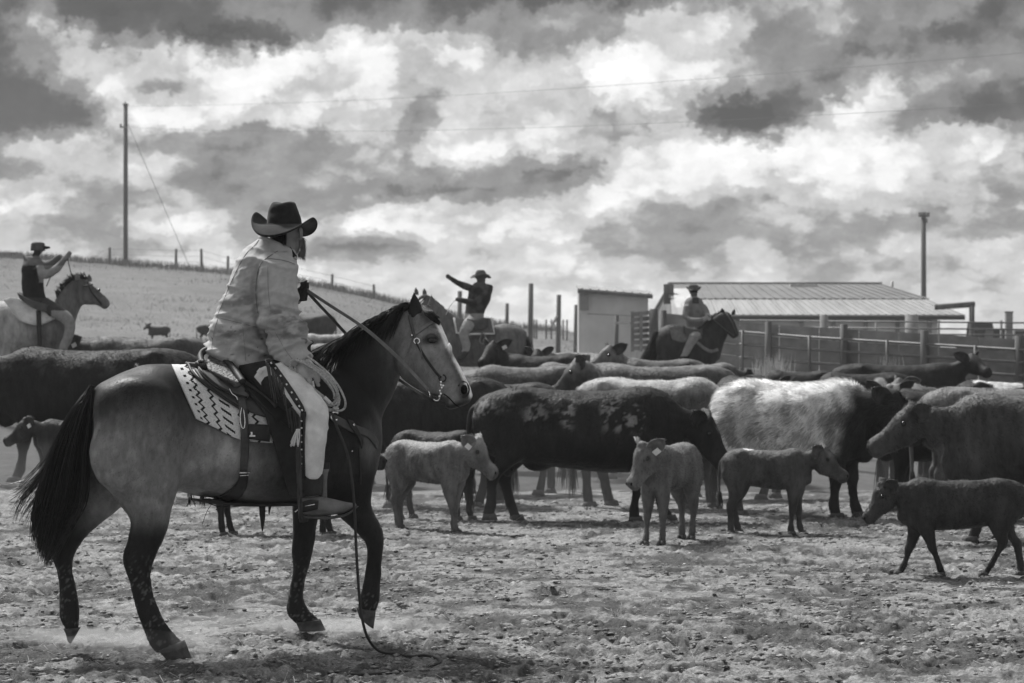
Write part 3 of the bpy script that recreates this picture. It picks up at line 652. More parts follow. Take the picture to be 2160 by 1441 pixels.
# pen fence in the middle distance
pf = empty('pen_fence', (1, 70, ground_z(1, 70))); tag(pf, 'wire pen fence of uneven round posts left of the shed', 'fence')
mp = [(968, 614, 100, .10), (1068, 640, 110, .09), (1118, 598, 100, .11), (1177, 622, 108, .11), (1213, 643, 100, .08), (1298, 665, 64, .06)]
tops = []
for px, py, d, r in mp:
    link('post', post_at(px, py, d, r, 0.04), M['wood'], pf); t = P(px, py, d); tops.append([t[0], t[1], ground_z(t[0], t[1]) + 0.65])
for k in range(3):
    b = MB(); b.tube(spline([np.array(t) - [0, .06, .2 * k] for t in tops], 3), 0.007, 4); link('wire', b.mesh(), M['wire'], pf)
b = MB(); b.bar(P(1160, 694, 107), P(1177, 665, 108), .09, .09); link('brace', b.mesh(), M['wood'], pf, smooth=False)
b = MB(); b.bar(P(1298, 681, 62), P(1332, 682, 60), .05, .05); link('rail', b.mesh(), M['wood'], pf, smooth=False)
# far yard behind: thin posts
ff = empty('far_fence', (1.5, 128, ground_z(1.5, 128))); tag(ff, 'faint row of thin stakes beyond the pen, left of the shed', 'fence')
for px in (1127, 1132, 1152, 1163, 1188, 1196): link('stake', post_at(px, 674, 128, .045), M['wood'], ff)
b = MB(); b.tube([P(1125, 679, 128), P(1200, 679, 128)], .008, 4); link('wire', b.mesh(), M['wire'], ff)
# slatted gate
gt = empty('slatted_gate', P(1358, 745, 50)); tag(gt, 'weathered slatted wooden gate standing between shed and barn', 'gate')
G0, G1 = (1331, 661), (1386, 656)
for k in range(7):
    t = k / 6; y0 = 661 + t * 72; b = MB(); b.bar(P(1331, y0 + 2, 50), P(1384, y0 - 3 + t * 3, 50.3), 0.03, 0.085); link('slat', b.mesh(), M['board'], gt, smooth=False)
for px in (1334, 1352, 1372):
    b = MB(); b.bar(P(px, 657, 50.06), P(px, 742, 50.06), 0.07, 0.03); link('upright', b.mesh(), M['board'], gt, smooth=False)
b = MB(); b.tube([P(1379, 652, 50.1), P(1379, 760, 50.1)], .095, 9); link('post', b.mesh(), M['wood'], gt)
# solid board windbreak with pipe rails
wb = empty('windbreak_fence', P(1800, 800, 47)); tag(wb, 'solid board windbreak fence with pipe rails and thick posts at the right', 'fence')
tp = [(1392, 662, 51), (1500, 672, 50.5), (1560, 680, 50), (1621, 686, 49.3), (1780, 696, 48), (1950, 706, 46.6), (2150, 718, 45.2), (2330, 727, 44)]
def fl(px):   # top of the fence: reading and distance
    return np.interp(px, [t[0] for t in tp], [t[1] for t in tp]), np.interp(px, [t[0] for t in tp], [t[2] for t in tp])
px = 1392.0; k = 0
while px < 2320:
    w_ = 84; x0, x1 = px + 1, px + w_ - 1; (ya, da), (yb, db) = fl(x0), fl(x1)
    for j in range(5):
        o0, o1 = j * 24 + (0 if j else -2), j * 24 + 22.6; off = 0.02 * ((k * 7 + j * 3) % 5 - 2) * 0.4
        A, Bq, Cq, D = P(x0, ya + o0, da + off), P(x1, yb + o0, db + off), P(x1, yb + o1, db + off), P(x0, ya + o1, da + off)
        th = np.array([0, 0.03, 0]); link('board', mesh_np([A, Bq, Cq, D, A + th, Bq + th, Cq + th, D + th], [(0, 1, 2, 3), (7, 6, 5, 4), (0, 4, 5, 1), (1, 5, 6, 2), (2, 6, 7, 3), (3, 7, 4, 0)]), M['board'], wb, smooth=False)
    px += w_; k += 1
for px, ext, r in ((1400, 8, .07), (1480, 4, .05), (1621, 8, .075), (1780, 12, .085), (1950, 9, .085), (2150, 10, .09)):
    y0, d0 = fl(px); b = MB(); a = P(px, y0 - ext, d0 - 0.14); post(b, a[0], a[1], a[2], r, 0.0, z0=0.5, n=9); link('post', b.mesh(), M['wood'], wb)
for oy in (20, 46, 74):
    b = MB(); b.tube([P(x, fl(x)[0] + oy, fl(x)[1] - 0.20) for x in (1560, 1700, 1850, 2000, 2150, 2320)], 0.028, 6); link('pipe_rail', b.mesh(), M['steel'], wb)
for px in (1566, 1707, 1871, 2057):
    y0, d0 = fl(px); b = MB(); a = P(px, y0 + 16, d0 - 0.24); b.tube([a, [a[0], a[1], .6]], 0.03, 6); link('upright', b.mesh(), M['steel'], wb)
# pipe fence behind, in front of the barn
bf = empty('pipe_fence', P(1850, 720, 60)); tag(bf, 'pale pipe fence between the windbreak and the barn wall', 'fence')
for oy in (676, 690, 702):
    b = MB(); b.tube([P(1560, oy, 58), P(1900, oy + 3, 56), P(2330, oy + 7, 54)], .02, 5); link('pipe_rail', b.mesh(), M['steel'], bf)
for px, w_ in ((1738, .1), (1923, .16), (1848, .03), (1980, .03), (2112, .03)):
    b = MB(); a = P(px, 664 if w_ > .05 else 676, 56.5); b.tube([a, [a[0], a[1], .3]], w_, 8); link('post', b.mesh(), M['board'], bf)
# log gateway
gw = empty('log_gateway', P(2020, 735, 70)); tag(gw, 'dark log gateway beam with its post beyond the right end of the barn', 'gateway')
b = MB(); b.tube([P(1972, 648, 70), P(2056, 642, 70)], .085, 9); link('beam', b.mesh(), M['wood'], gw)
b = MB(); b.tube([P(2050, 638, 70), [P(2050, 700, 70)[0], 70, 0]], .08, 9); link('post', b.mesh(), M['wood'], gw)
sq = empty('squared_post', P(2128, 735, 62)); tag(sq, 'lone thick squared post near the right edge behind the fence', 'post')
b = MB(); a = P(2128, 659, 62); b.box([a[0], a[1], a[2] / 2], (.17, .17, a[2])); link('shaft', b.mesh(), M['board'], sq, smooth=False)
b = MB(); b.box([a[0], a[1], a[2] + .012], (.2, .2, .024)); link('cap', b.mesh(), M['wood'], sq, smooth=False)
# parked vehicles beyond the fence
def vehicle(px, d, wid, label, body, roof_y, g=0.55):
    c = P(px, 735, d); v = empty('parked_vehicle', (c[0], d, g)); tag(v, label, 'vehicle', 'vehicles parked beyond the fence')
    zt = P(px, roof_y, d)[2]; zh = g + (zt - g) * 0.62; w2 = wid / 2
    def prof(pts, y0, y1, nm, mt):
        n_ = len(pts); V = [[c[0] + q[0], y0, q[1]] for q in pts] + [[c[0] + q[0], y1, q[1]] for q in pts]
        Fc = [tuple(range(n_))[::-1], tuple(range(n_, 2 * n_))] + [(i, (i + 1) % n_, (i + 1) % n_ + n_, i + n_) for i in range(n_)]
        me = mesh_np(V, Fc); return link(nm, me, mt, v, smooth=False)
    zl = g + 0.35
    prof([(-w2, zl), (w2, zl), (w2 * 1.0, zh - .08), (w2 * .93, zh), (-w2 * .93, zh), (-w2, zh - .1)], d - .85, d + .85, 'body', body)
    prof([(-w2 * .62, zh + .003), (w2 * .5, zh + .003), (w2 * .28, zt), (-w2 * .5, zt)], d - .72, d + .72, 'cab', body)
    prof([(-w2 * .5, zh + .04), (w2 * .38, zh + .04), (w2 * .24, zt - .06), (-w2 * .44, zt - .06)], d - .735, d + .735, 'window', M['glass'])
    for s in (-.62, .62):
        b = MB(); b.tube([[c[0] + s * w2, d - .9, g + .34], [c[0] + s * w2, d - .68, g + .34]], .34, 16); w = link('wheel', b.mesh(), M['rubber'], v)
        b = MB(); b.tube([[c[0] + s * w2, d - .915, g + .34], [c[0] + s * w2, d - .9, g + .34]], .18, 12); link('rim', b.mesh(), M['metal'], w, local=True)
    b = MB(); b.box([c[0] + w2 * 1.0, d - .55, zh - .25], (.04, .25, .12)); link('headlight', b.mesh(), M['paint_pale'], v, smooth=False)
    return v
vehicle(2072, 88, 1.6, 'dark pickup seen past the log gateway post', M['paint_dark'], 681)
vehicle(2105, 80, 1.1, 'small dark vehicle left of the squared post', M['paint_dark'], 693)
vehicle(2152, 86, 1.5, 'pale vehicle at the right edge behind the squared post', M['paint_pale'], 695)
# vehicle roof behind the hill at the far left
v = vehicle(22, 156, 4.2, 'dark stock trailer half sunk behind the hilltop at the far left', M['paint_dark'], 533, 4.7)
# ================================================================== cattle
def cattle_beast(label, pins, shoulder, back, d, flip=False, col=0.05, s=None, lx=None, yaw=0.0, head=(0.96, 0.0, 1.28), hyaw=0.0, hpitch=38.0, legs=(0, 0, 0, 0), lift=(0, 0, 0, 0),
                 belly=1.0, calf=False, furn=2500, furl=0.022, coatfn=None, tagged=0, tail=True, voxel=0.026, name='cow', group='cattle herded in the dusty yard', headscale=1.0, fat=1.0, seed=1, tagside=1):
    """pins, shoulder: bearings of tail head and point of shoulder; back: bearing of the back line; d: distance"""
    ppm = F / d; X0, X1 = (pins - CX) / ppm, (shoulder - CX) / ppm; xm = (X0 + X1) / 2; g = ground_z(xm, d)
    if s is None: s = (P(0, back, d)[2] - g) / 1.35
    sg = -1 if flip else 1
    cyaw = math.cos(math.radians(yaw))
    if lx is None: lx = float(np.clip(abs(X1 - X0) / (1.6 * s * cyaw), 0.8, 1.08 if calf else 1.3))
    lg = 1.16 if calf else 1.0                      # calves are leggier
    # origin so that pins and shoulder sit right
    ox = xm + sg * 0.15 * lx * s * cyaw; oy = d
    rz = math.radians(yaw) if not flip else math.pi - math.radians(yaw)
    root = empty(name, (ox, oy, ground_z(ox, oy)), rz); tag(root, label, 'calf' if calf else 'cow', group)
    # --- trunk
    TR = [(-0.97, 1.14, 0.92, .10), (-0.90, 1.26, 0.76, .19), (-0.74, 1.335, .68, .25), (-0.55, 1.36, .64, .28), (-0.3, 1.335, .60, .33), (0.0, 1.325, .56, .36), (0.25, 1.335, .55, .345), (0.42, 1.37, .55, .29), (0.56, 1.36, .57, .25), (0.70, 1.28, .64, .19), (0.80, 1.14, .74, .13)]
    parts = []; R = []
    for x, zt, zb, w in TR:
        if calf: zb = zt - (zt - zb) * 0.80; w *= 0.78
        zb = zt - (zt - zb) * belly
        R.append((np.array([x * lx, 0, (zt + zb) / 2]), np.array([0, 0, (zt - zb) / 2]), np.array([0, w * fat, 0])))
    parts.append(loft(R, 24, 3, 2.25))
    if not calf: parts.append(ball([.72 * lx, 0, .72], [.13, .10, .17]))            # brisket
    for sy in (-1, 1):
        parts.append(ball([-.56 * lx, sy * .17 * fat * (0.75 if calf else 1), 1.27], [.10, .07, .07]))       # hook bones
        parts.append(ball([.48 * lx, sy * .17 * fat * (0.72 if calf else 1), 1.02 + (.06 if calf else 0)], [.14, .09, .26]))    # shoulder blades
        parts.append(ball([-.70 * lx, sy * .13 * (0.8 if calf else 1), 0.98 + (.06 if calf else 0)], [.19, .12, .25]))
    # --- neck and head
    hs = headscale * (1.34 if calf else 1.06); Hd = np.array([head[0] * 1.0 + (lx - 1) * 0.6, head[1], head[2]])
    S0 = np.array([.52 * lx, 0, 1.04 + (.08 if calf else 0)]); nd = Hd - S0; nl = np.linalg.norm(nd); nd /= nl; lat = np.cross([0, 0, 1], nd); lat /= np.linalg.norm(lat); upn = np.cross(nd, lat)
    hh0, hw0 = (.20, .13) if calf else (.29, .17); NR = []
    for t in (0, .3, .55, .8, 1.05):
        q = S0 + nd * nl * t; hh = hh0 * (1 - t) + .125 * hs * t - 0.03 * math.sin(math.pi * min(t, 1)); ww = hw0 * (1 - t) + .088 * hs * t
        NR.append((q, upn * hh, lat * ww))
    parts.append(loft(NR, 18, 3))
    hy, hp = math.radians(hyaw), math.radians(hpitch)
    f = np.array([math.cos(hy) * math.cos(hp), math.sin(hy) * math.cos(hp), -math.sin(hp)]); l = np.array([-math.sin(hy), math.cos(hy), 0]); u = np.cross(f, l)
    ml = 0.74 if calf else 0.86
    HR = [(-.07, -.01, .09, .08), (0, 0, .135, .105), (.08, -.016, .152, .122), (.16, -.026, .148, .112), (.25, -.036, .125, .092), (.34, -.044, .104, .080), (.42, -.048, .096, .084), (.49, -.052, .092, .090), (.545, -.058, .062, .068)] if not calf else [(-.07, -.01, .09, .08), (0, 0, .132, .10), (.08, -.014, .148, .115), (.16, -.026, .140, .104), (.25, -.040, .108, .080), (.34, -.050, .084, .066), (.42, -.054, .078, .068), (.49, -.058, .076, .072), (.545, -.062, .050, .052)]
    hp3 = lambda t, a=0, b=0: Hd + hs * (f * t * ml + u * a + l * b)
    parts.append(loft([(hp3(t, c), u * a * hs, l * w * hs) for t, c, a, w in HR], 18, 3, 2.3))
    parts.append(ball(hp3(0.0, .11), np.array([.05, .07, .05]) * hs)); parts.append(ball(hp3(.50, -.10), np.array([.05, .05, .03]) * hs))                                   # poll
    for sy in (-1, 1): parts.append(ball(hp3(.13, .045, sy * .082), np.array([.042, .03, .035]) * hs)); parts.append(ball(hp3(.14, -.09, sy * .05), np.array([.08, .03, .05]) * hs))
    # --- legs
    FL = [(.50, .90, .15, .085), (.50, .72, .125, .085), (.485, .58, .085, .068), (.49, .45, .062, .055), (.495, .385, .06, .052), (.49, .31, .042, .038), (.487, .20, .038, .035), (.492, .125, .048, .043), (.505, .07, .044, .042), (.515, .02, .052, .048)]
    HL = [(-.68, 1.0, .20, .10), (-.64, .84, .19, .105), (-.62, .70, .145, .09), (-.665, .58, .095, .07), (-.735, .485, .072, .052), (-.745, .41, .056, .046), (-.73, .28, .043, .038), (-.715, .15, .048, .043), (-.70, .08, .045, .042), (-.69, .02, .053, .049)]
    hooves = []
    lw = 1.14 if calf else 1.26
    for i, (LR, sy) in enumerate(((FL, 1), (FL, -1), (HL, 1), (HL, -1))):
        dx, dz = legs[i], lift[i]; R = []; yy = (.16 if i < 2 else .17) * sy * (0.66 if calf else 1)
        for x, z, a, w in LR:
            k = np.clip((0.85 - z) / .83, 0, 1); bend = dz * math.sin(math.pi * np.clip(k, 0, 1)) * (0.9 if i < 2 else 0.3)
            zz = z + dz * k ** 2; xx = x * lx + dx * k ** 1.15 + bend
            if z < .15 and dz > 0: xx -= dz * 0.55
            a2 = a * (lw if z > .6 else lw * 1.0); R.append((np.array([xx, yy * (1 - .12 * k), zz]), np.array([a2, 0, 0]), np.array([0, w * lw, 0])))
        parts.append(loft(R, 12, 3)); hooves.append(R[-1][0])
    if not calf and belly >= 1: parts.append(ball([-.42 * lx, 0, .60], [.16, .12, .10]))
    for k, (V, Fc) in enumerate(parts): parts[k] = (np.asarray(V) * s, Fc)
    me = fuse(parts, voxel * (s if not calf else s * .85), 5, .5, 'body'); C = coords(me) / s; lap_smooth(me, sm(.62, .85, C[:, 2]) * sm(.9, .6, np.abs(C[:, 0]) / lx), 12); C = coords(me) / s
    # muscle and bone: flank hollow, groove behind the shoulder, thigh, ribs
    N = normals(me); ax_ = C[:, 0] / lx; az_ = C[:, 2]; out = sm(.10, .18, np.abs(C[:, 1]) / (0.78 if calf else 1))
    G_ = lambda x, z, rx, rz: np.exp(-((ax_ - x) / rx) ** 2 - ((az_ - z) / rz) ** 2)
    rel = -.034 * G_(-.40, 1.08, .09, .13) - .018 * G_(.24, .95, .05, .24) + .016 * G_(.45, .92, .12, .18) + .018 * G_(-.68, .95, .14, .18) - .022 * G_(-.44, .74, .06, .10) + .012 * G_(.42, 1.25, .08, .06)
    rel = rel + (.004 if not calf else .003) * np.sin(ax_ * 62) * G_(-.05, .92, .28, .22) + .010 * (fbm(C * [1, 1, .6], 4, 2, 41 + seed) - .5) * 2
    rel = rel + .007 * np.sin(az_ * 70 + 5 * ax_) * G_(.78, .95, .10, .2)
    setco(me, (C + N * (rel * out)[:, None]) * s); C = coords(me) / s
    N = normals(me); setco(me, (C + N * (0.010 * (fbm(C, 5.5, 2, 3 + seed) - .5) * 2 + 0.006 * (fbm(C, 16, 2, 9 + seed) - .5) * 2)[:, None]) * s)
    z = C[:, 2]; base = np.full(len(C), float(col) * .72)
    base *= 1 - (0.45 if not calf else .25) * sm(.75, .25, z); base *= 1 + 0.35 * sm(1.1, 1.34, z); base *= 1 - .35 * sm(.95, .62, z) * sm(.05, -.2, np.abs(ax_) - .5)  # belly darkened: shade under the trunk put into the coat colour
    base *= 0.6 + 0.8 * fbm(C, 3.0, 3, 20 + seed); base *= 0.7 + 0.6 * fbm(C * [1, 1, .5], 14, 2, 30 + seed)
    if coatfn: base = coatfn(C, base)
    mz = ((C - hp3(.52, -.05)) ** 2).sum(1) < (.055 * hs) ** 2; base[mz] *= .5
    dE = np.minimum(((C - hp3(.135, .04, .105)) ** 2).sum(1), ((C - hp3(.135, .04, -.105)) ** 2).sum(1)); base *= 1 - .6 * np.exp(-dE / (.030 * hs) ** 2) ; base *= 1 + .45 * np.exp(-dE / (.07 * hs) ** 2)
    dM = ((C - hp3(.42, -.03)) ** 2).sum(1); base *= 1 + .5 * np.exp(-dM / (.08 * hs) ** 2)
    base[z < .045] = .06 + 0 * base[z < .045]
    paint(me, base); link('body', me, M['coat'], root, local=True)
    # --- ears, eyes, nostrils, tag, tail
    for sy in (-1, 1):
        e = l * sy * .80 + u * .10 - f * .52 + np.array([0, 0, .10]); e /= np.linalg.norm(e); wd = np.cross(e, f); wd /= np.linalg.norm(wd); th = np.cross(e, wd)
        o0 = hp3(.02, .05, sy * .075); el_ = (.24 if not calf else .21) * hs
        def ear_sheet(off, sc):
            G = []
            for t in np.linspace(0, 1, 9):
                wv = (math.sin(math.pi * min(1, t * .80 + .16)) ** .75) * .078 * hs * sc if t < .99 else .006; row = []
                for q in np.linspace(-1, 1, 7): row.append(o0 + e * el_ * t * (sc if t > .5 else 1) + wd * wv * q + th * (-.028 * hs * q * q + .028 * hs + off - .01 * t))
                G.append(row)
            return np.array(G) * s
        V, Fc = sheet(ear_sheet(0, 1), .009 * s, th); m2 = mesh_np(V, Fc); v = coords(m2) / s; paint(m2, np.full(len(v), max(col * 1.15, .05)) * (0.7 + .6 * fbm(v, 20, 2, 4)))
        eo = link('ear', m2, M['coat'], root, local=True)
        if furn > 800: fur(m2, 260 if not calf else 200, 0.03 * s * 1.2, eo, 5, .5, .002, name='ear_hair', fwd=tuple(e))
        V, Fc = ball(hp3(.135, .04, sy * .105) * s, np.array([.021, .021, .021]) * s * hs, n=10); link('eye', mesh_np(V, Fc), M['eye'], root, local=True)
        V, Fc = ball(hp3(.525, -.02, sy * .042) * s, np.array([.012, .012, .018]) * s * hs, n=8); link('nostril', mesh_np(V, Fc), M['dark'], root, local=True)
        if tagged and sy == tagside:
            b = MB(); c = (o0 + e * el_ * .5 + th * .05 * hs * -.2 - np.array([0, 0, .055 * hs])) * s; b.box(c, (.055 * s * hs, .012, .075 * s * hs), axes=np.array([wd, th, np.cross(wd, th)])); me3 = b.mesh(); paint(me3, np.full(8, .8)); link('ear_tag', me3, M['tag'], root, smooth=False, local=True)
    for hv in hooves:
        b = MB()
        for sy in (-1, 1):
            c = hv + [0, sy * .026 * lw, 0]; Vv = []
            for zz, a, w_ in ((-.02, .066, .028), (.045, .045, .024)):
                for k in range(8): an = k * math.pi / 4; Vv.append(((c[0] + .012 + a * math.cos(an) * lw) , c[1] + w_ * math.sin(an) * lw, max(c[2] + zz, 0)))
            Vv = np.array(Vv) * s; b.add(Vv, [tuple(range(8))[::-1], tuple(range(8, 16))] + [(k, (k + 1) % 8, (k + 1) % 8 + 8, k + 8) for k in range(8)])
        link('hoof', b.mesh(), M['hoof'], root, local=True)
    if tail:
        tp = spline([(-.92 * lx, 0, 1.18), (-.985 * lx, 0, 1.10), (-1.01 * lx, .01, .85), (-1.0 * lx, .02, .6)] + ([] if calf else [(-1.0 * lx, .03, .42)]), 5) * s; m2 = mesh_np(*tube(tp, np.linspace(.034, .016, len(tp)) * s, 7)); paint(m2, np.full(len(m2.vertices), col * .8)); to = link('tail', m2, M['coat'], root, local=True)
        e0 = tp[-1]; rr = np.random.default_rng(seed); b = MB()
        for k in range(40 if not calf else 22):
            o = rr.normal(0, .012, 3) * s; L = (.22 + .12 * rr.random()) * s * (.6 if calf else 1); b.tube([e0 + o + [0, 0, .06 * s], e0 + o * 2 - [0, 0, L * .5], e0 + o * 2.6 - [0, 0, L]], np.array([.004, .004, .001]), 3, False)
        m2 = b.mesh(); paint(m2, np.full(len(m2.vertices), col * .6)); link('tail_tuft', m2, M['fur'], to, local=True)
    if furn: fur(me, furn, furl * s * 1.4, root, seed, region=lambda c: 0.25 + sm(.5, 1.2, c[:, 2] / s))
    return root
def mud(C, b):
    m = sm(.50, .60, fbm(C, 17, 4, 77, .65)) * sm(.85, 1.0, C[:, 2]) * sm(1.30, 1.18, C[:, 2]) * sm(.42, .56, fbm(C, 2.6, 2, 78)); return b * (1 - m) + .24 * m
def shaggy(C, b):
    k = sm(.14, -.06, C[:, 0] - .44 - .35 * (C[:, 2] - .9) + .25 * (fbm(C, 5, 2, 8) - .5)) * sm(.42, .62, C[:, 2]) ; k = np.maximum(k, sm(1.12, 1.26, C[:, 2]) * sm(.62, .45, C[:, 0])); v = .90 * (0.52 + .85 * sm(.36, .62, fbm(C * [1, 1, .6], 10, 3, 9, .65)))
    return b * (1 - k) + v * k
def patched(C, b):
    k = sm(.5, .53, fbm(C, 1.7, 2, 14)) * sm(.9, 1.1, C[:, 2]); return b * (1 - k) + .6 * k
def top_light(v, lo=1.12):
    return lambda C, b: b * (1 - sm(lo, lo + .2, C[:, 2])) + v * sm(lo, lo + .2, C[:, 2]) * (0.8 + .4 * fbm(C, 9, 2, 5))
HUP = (0.95, 0, 1.42); HLV = (1.02, 0, 1.18); HLOW = (1.0, 0, .92)
CB = cattle_beast
# the near row
CB('black cow with dried mud flaking off its flank, standing behind the two left calves', 1003, 1400, 818, 22.3, col=.022, head=(1.02, -.05, .96), hyaw=-15, hpitch=50, legs=(.22, -.14, .10, -.16), lift=(0, 0, 0, 0.03), coatfn=mud, fat=1.1, belly=1.07, furn=6000, seed=1, voxel=.022, tagged=0)
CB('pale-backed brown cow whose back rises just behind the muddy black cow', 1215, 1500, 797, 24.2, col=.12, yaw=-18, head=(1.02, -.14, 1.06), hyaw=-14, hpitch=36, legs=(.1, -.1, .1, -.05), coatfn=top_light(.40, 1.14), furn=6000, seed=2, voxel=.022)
CB('shaggy white cow with dark head and forequarters', 1520, 1800, 806, 22.9, col=.055, yaw=-24, head=(.98, -.06, 1.14), hyaw=-8, hpitch=38, legs=(.10, -.05, -.12, .05), coatfn=shaggy, furn=26000, furl=.05, seed=3, voxel=.022, fat=1.08)
CB('large brown cow stretching its head to the left at the right edge', 2440, 2030, 832, 20.0, flip=True, col=.07, head=(1.10, 0, 1.10), hyaw=4, hpitch=26, legs=(.1, -.2, .1, 0), coatfn=top_light(.15, 1.2), furn=6500, seed=4, voxel=.02, lx=1.1, belly=1.05)
CB('light brown cow whose back shows above the large brown cow at the right edge', 1935, 2280, 816, 22.6, col=.19, head=(1.0, 0, 1.1), hpitch=30, furn=5000, seed=5)
CB('black cow mostly hidden, its dark legs showing under the neck of the large brown cow', 2100, 1900, 862, 23.8, flip=True, col=.02, head=(.9, 0, .95), hpitch=55, legs=(.1, -.15, .1, -.1), furn=800, seed=6, s=.88)
CB('broad black cow filling the left edge behind the tail of the nearest horse', 430, 30, 735, 27.3, flip=True, col=.020, head=(1.05, 0, 1.15), hpitch=30, legs=(.12, -.1, .1, -.1), furn=7000, seed=7, voxel=.024, fat=1.1, coatfn=lambda C, b: b * (1 + 2.2 * sm(.56, .66, fbm(C, 9, 4, 71, .6)) * sm(1.0, 1.2, C[:, 2])))
CB('dark cow behind the head of the nearest horse, white tag in its ear', 1030, 860, 796, 24.4, flip=True, col=.028, head=(.9, .1, 1.06), hyaw=20, hpitch=25, legs=(.05, -.1, .12, -.1), tagged=1, furn=3000, seed=8)
# second row
CB('grey-brown cow with a smooth level back just right of the nearest horse\'s muzzle', 1243, 1010, 771, 29.5, flip=True, col=.075, head=(.98, 0, 1.1), hpitch=35, coatfn=top_light(.20, 1.2), furn=3500, seed=9)
CB('long brown cow facing left across the middle of the herd', 1556, 1265, 770, 28.5, flip=True, col=.085, head=(.86, 0, 1.30), hyaw=-8, hpitch=36, coatfn=top_light(.22, 1.2), furn=4500, seed=10)
CB('brown cow lifting its head in front of the slatted gate', 1490, 1320, 757, 33.0, flip=True, col=.06, head=(.82, 0, 1.42), hyaw=30, hpitch=22, furn=2500, seed=11, coatfn=top_light(.16, 1.2))
CB('black cow raising its head below the pointing rider, white tag in its ear', 1225, 1075, 748, 35, flip=True, col=.03, head=(.84, 0, 1.44), hyaw=55, hpitch=26, tagged=1, furn=2000, seed=12)
CB('brown cow facing left behind the broad black cow, tagged in the ear', 440, 205, 712, 33.0, flip=True, col=.07, head=(1.04, 0, 1.20), hyaw=25, hpitch=18, tagged=1, coatfn=top_light(.17, 1.2), furn=3500, seed=13, tagside=1)
CB('brown cow behind the rope arm of the nearest rider', 640, 800, 724, 38.0, col=.085, head=(.95, 0, 1.1), hpitch=40, furn=1500, seed=14, coatfn=top_light(.20, 1.2))
CB('pale fluffy-backed cow between the nearest rider and the neck of his horse', 755, 640, 706, 46.0, flip=True, col=.2, head=(.9, 0, 1.1), hpitch=40, furn=2500, furl=.05, seed=15, coatfn=top_light(.45, 1.1))
CB('hazy dark cow far behind the reins of the nearest rider', 708, 622, 664, 66.0, flip=True, col=.05, yaw=25, head=(.9, 0, 1.0), hpitch=40, furn=0, seed=16, voxel=.04)
CB('small dark cow on the foot of the hill, looking round with its head up', 372, 303, 688, 95.0, flip=True, col=.035, head=(.86, .05, 1.40), hyaw=60, hpitch=25, headscale=1.15, furn=0, seed=17, voxel=.04, lx=1.0)
CB('distant black cow on the foot of the hill left of the nearest rider', 402, 490, 685, 90.0, col=.025, head=(.95, 0, 1.1), hpitch=35, furn=0, seed=18, voxel=.04)
CB('black cow standing side on in front of the windbreak fence, looking at the viewer', 1750, 2012, 765, 38.5, col=.018, head=(.92, -.12, 1.38), hyaw=-55, hpitch=18, furn=2500, seed=19)
CB('black cow with a white-splashed back in the right middle of the herd', 1900, 1765, 788, 31.0, flip=True, col=.02, head=(.9, 0, 1.0), hpitch=50, coatfn=patched, furn=2500, seed=20)
CB('black cow whose low back shows left of the white-splashed one', 1748, 1640, 784, 34.0, flip=True, col=.022, head=(.9, 0, 1.0), hpitch=50, furn=1500, seed=21)
CB('black and white cow at the right edge behind the light brown cow', 2035, 2200, 800, 29.0, col=.02, head=(.9, 0, 1.05), hpitch=40, coatfn=lambda C, b: b + (.6 - b) * sm(.53, .56, fbm(C, 5, 3, 31)) * sm(.95, 1.1, C[:, 2]), furn=3000, furl=.035, seed=22)
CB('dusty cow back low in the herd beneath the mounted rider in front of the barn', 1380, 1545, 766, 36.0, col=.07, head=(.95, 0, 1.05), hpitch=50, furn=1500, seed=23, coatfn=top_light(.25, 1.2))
# calves
CG = 'calves among the herd'
CC = lambda *a, **k: cattle_beast(*a, calf=True, name='calf', group=CG, **k)
CC('pale calf walking right beside the front legs of the nearest horse', 842, 945, 930, 21.1, col=.20, yaw=-38, lx=.86, head=(.86, .03, 1.26), hyaw=18, hpitch=40, legs=(-.05, .14, -.08, .08), furn=5000, furl=.016, seed=31, tagged=1, tagside=-1, voxel=.022, coatfn=top_light(.30, 1.2))
CC('calf facing the viewer with ears spread, its body trailing away to the right', 1455, 1385, 955, 19.9, flip=True, col=.17, yaw=-62, lx=.85, s=.60, head=(.84, .05, 1.26), hyaw=-30, hpitch=48, legs=(.0, .14, .05, -.08), furn=5000, furl=.016, seed=32, tagged=1, voxel=.022, tagside=1)
CC('dark brown calf with a pale spot on its back before the shaggy white cow', 1540, 1678, 947, 20.8, col=.10, yaw=-8, head=(.90, -.02, 1.22), hyaw=-8, hpitch=30, legs=(.08, -.08, .05, -.06), furn=5000, furl=.016, seed=33, voxel=.022, coatfn=lambda C, b: np.where(((C - [-.35, 0, 1.33]) ** 2 * [1, 1, 3]).sum(1) < .009, .7, b))
CC('dark calf striding left in front of the large brown cow', 2132, 1950, 1010, 17.0, flip=True, col=.055, head=(.94, .02, 1.16), hyaw=8, hpitch=42, legs=(-.30, .26, .34, -.22), furn=6000, furl=.016, seed=34, voxel=.02, coatfn=top_light(.05, 1.2), headscale=.95, lx=1.02, belly=1.12)
CC('small dark calf facing left below the broad black cow at the left edge', 215, 110, 885, 26.4, flip=True, col=.05, head=(.92, .05, 1.2), hyaw=12, hpitch=25, furn=1500, seed=35, tagged=1, tagside=1)
CC('dark calf hidden behind the nearest horse, its legs showing under the girth', 470, 680, 925, 20.6, col=.035, head=(.84, .0, 1.25), hyaw=-20, hpitch=20, legs=(.04, -.05, .06, -.05), furn=1500, seed=36, lx=1.15)
CC('black calf hidden behind the pale tagged calf', 866, 955, 908, 22.6, col=.03, yaw=-20, head=(.9, 0, 1.1), hpitch=35, legs=(.08, -.08, .08, -.06), furn=1500, seed=37)
CC('young calf peering over the rump of the nearest horse', 500, 405, 772, 25.4, flip=True, col=.09, head=(.78, -.02, 1.36), hyaw=50, hpitch=20, furn=2500, seed=38, s=.9)
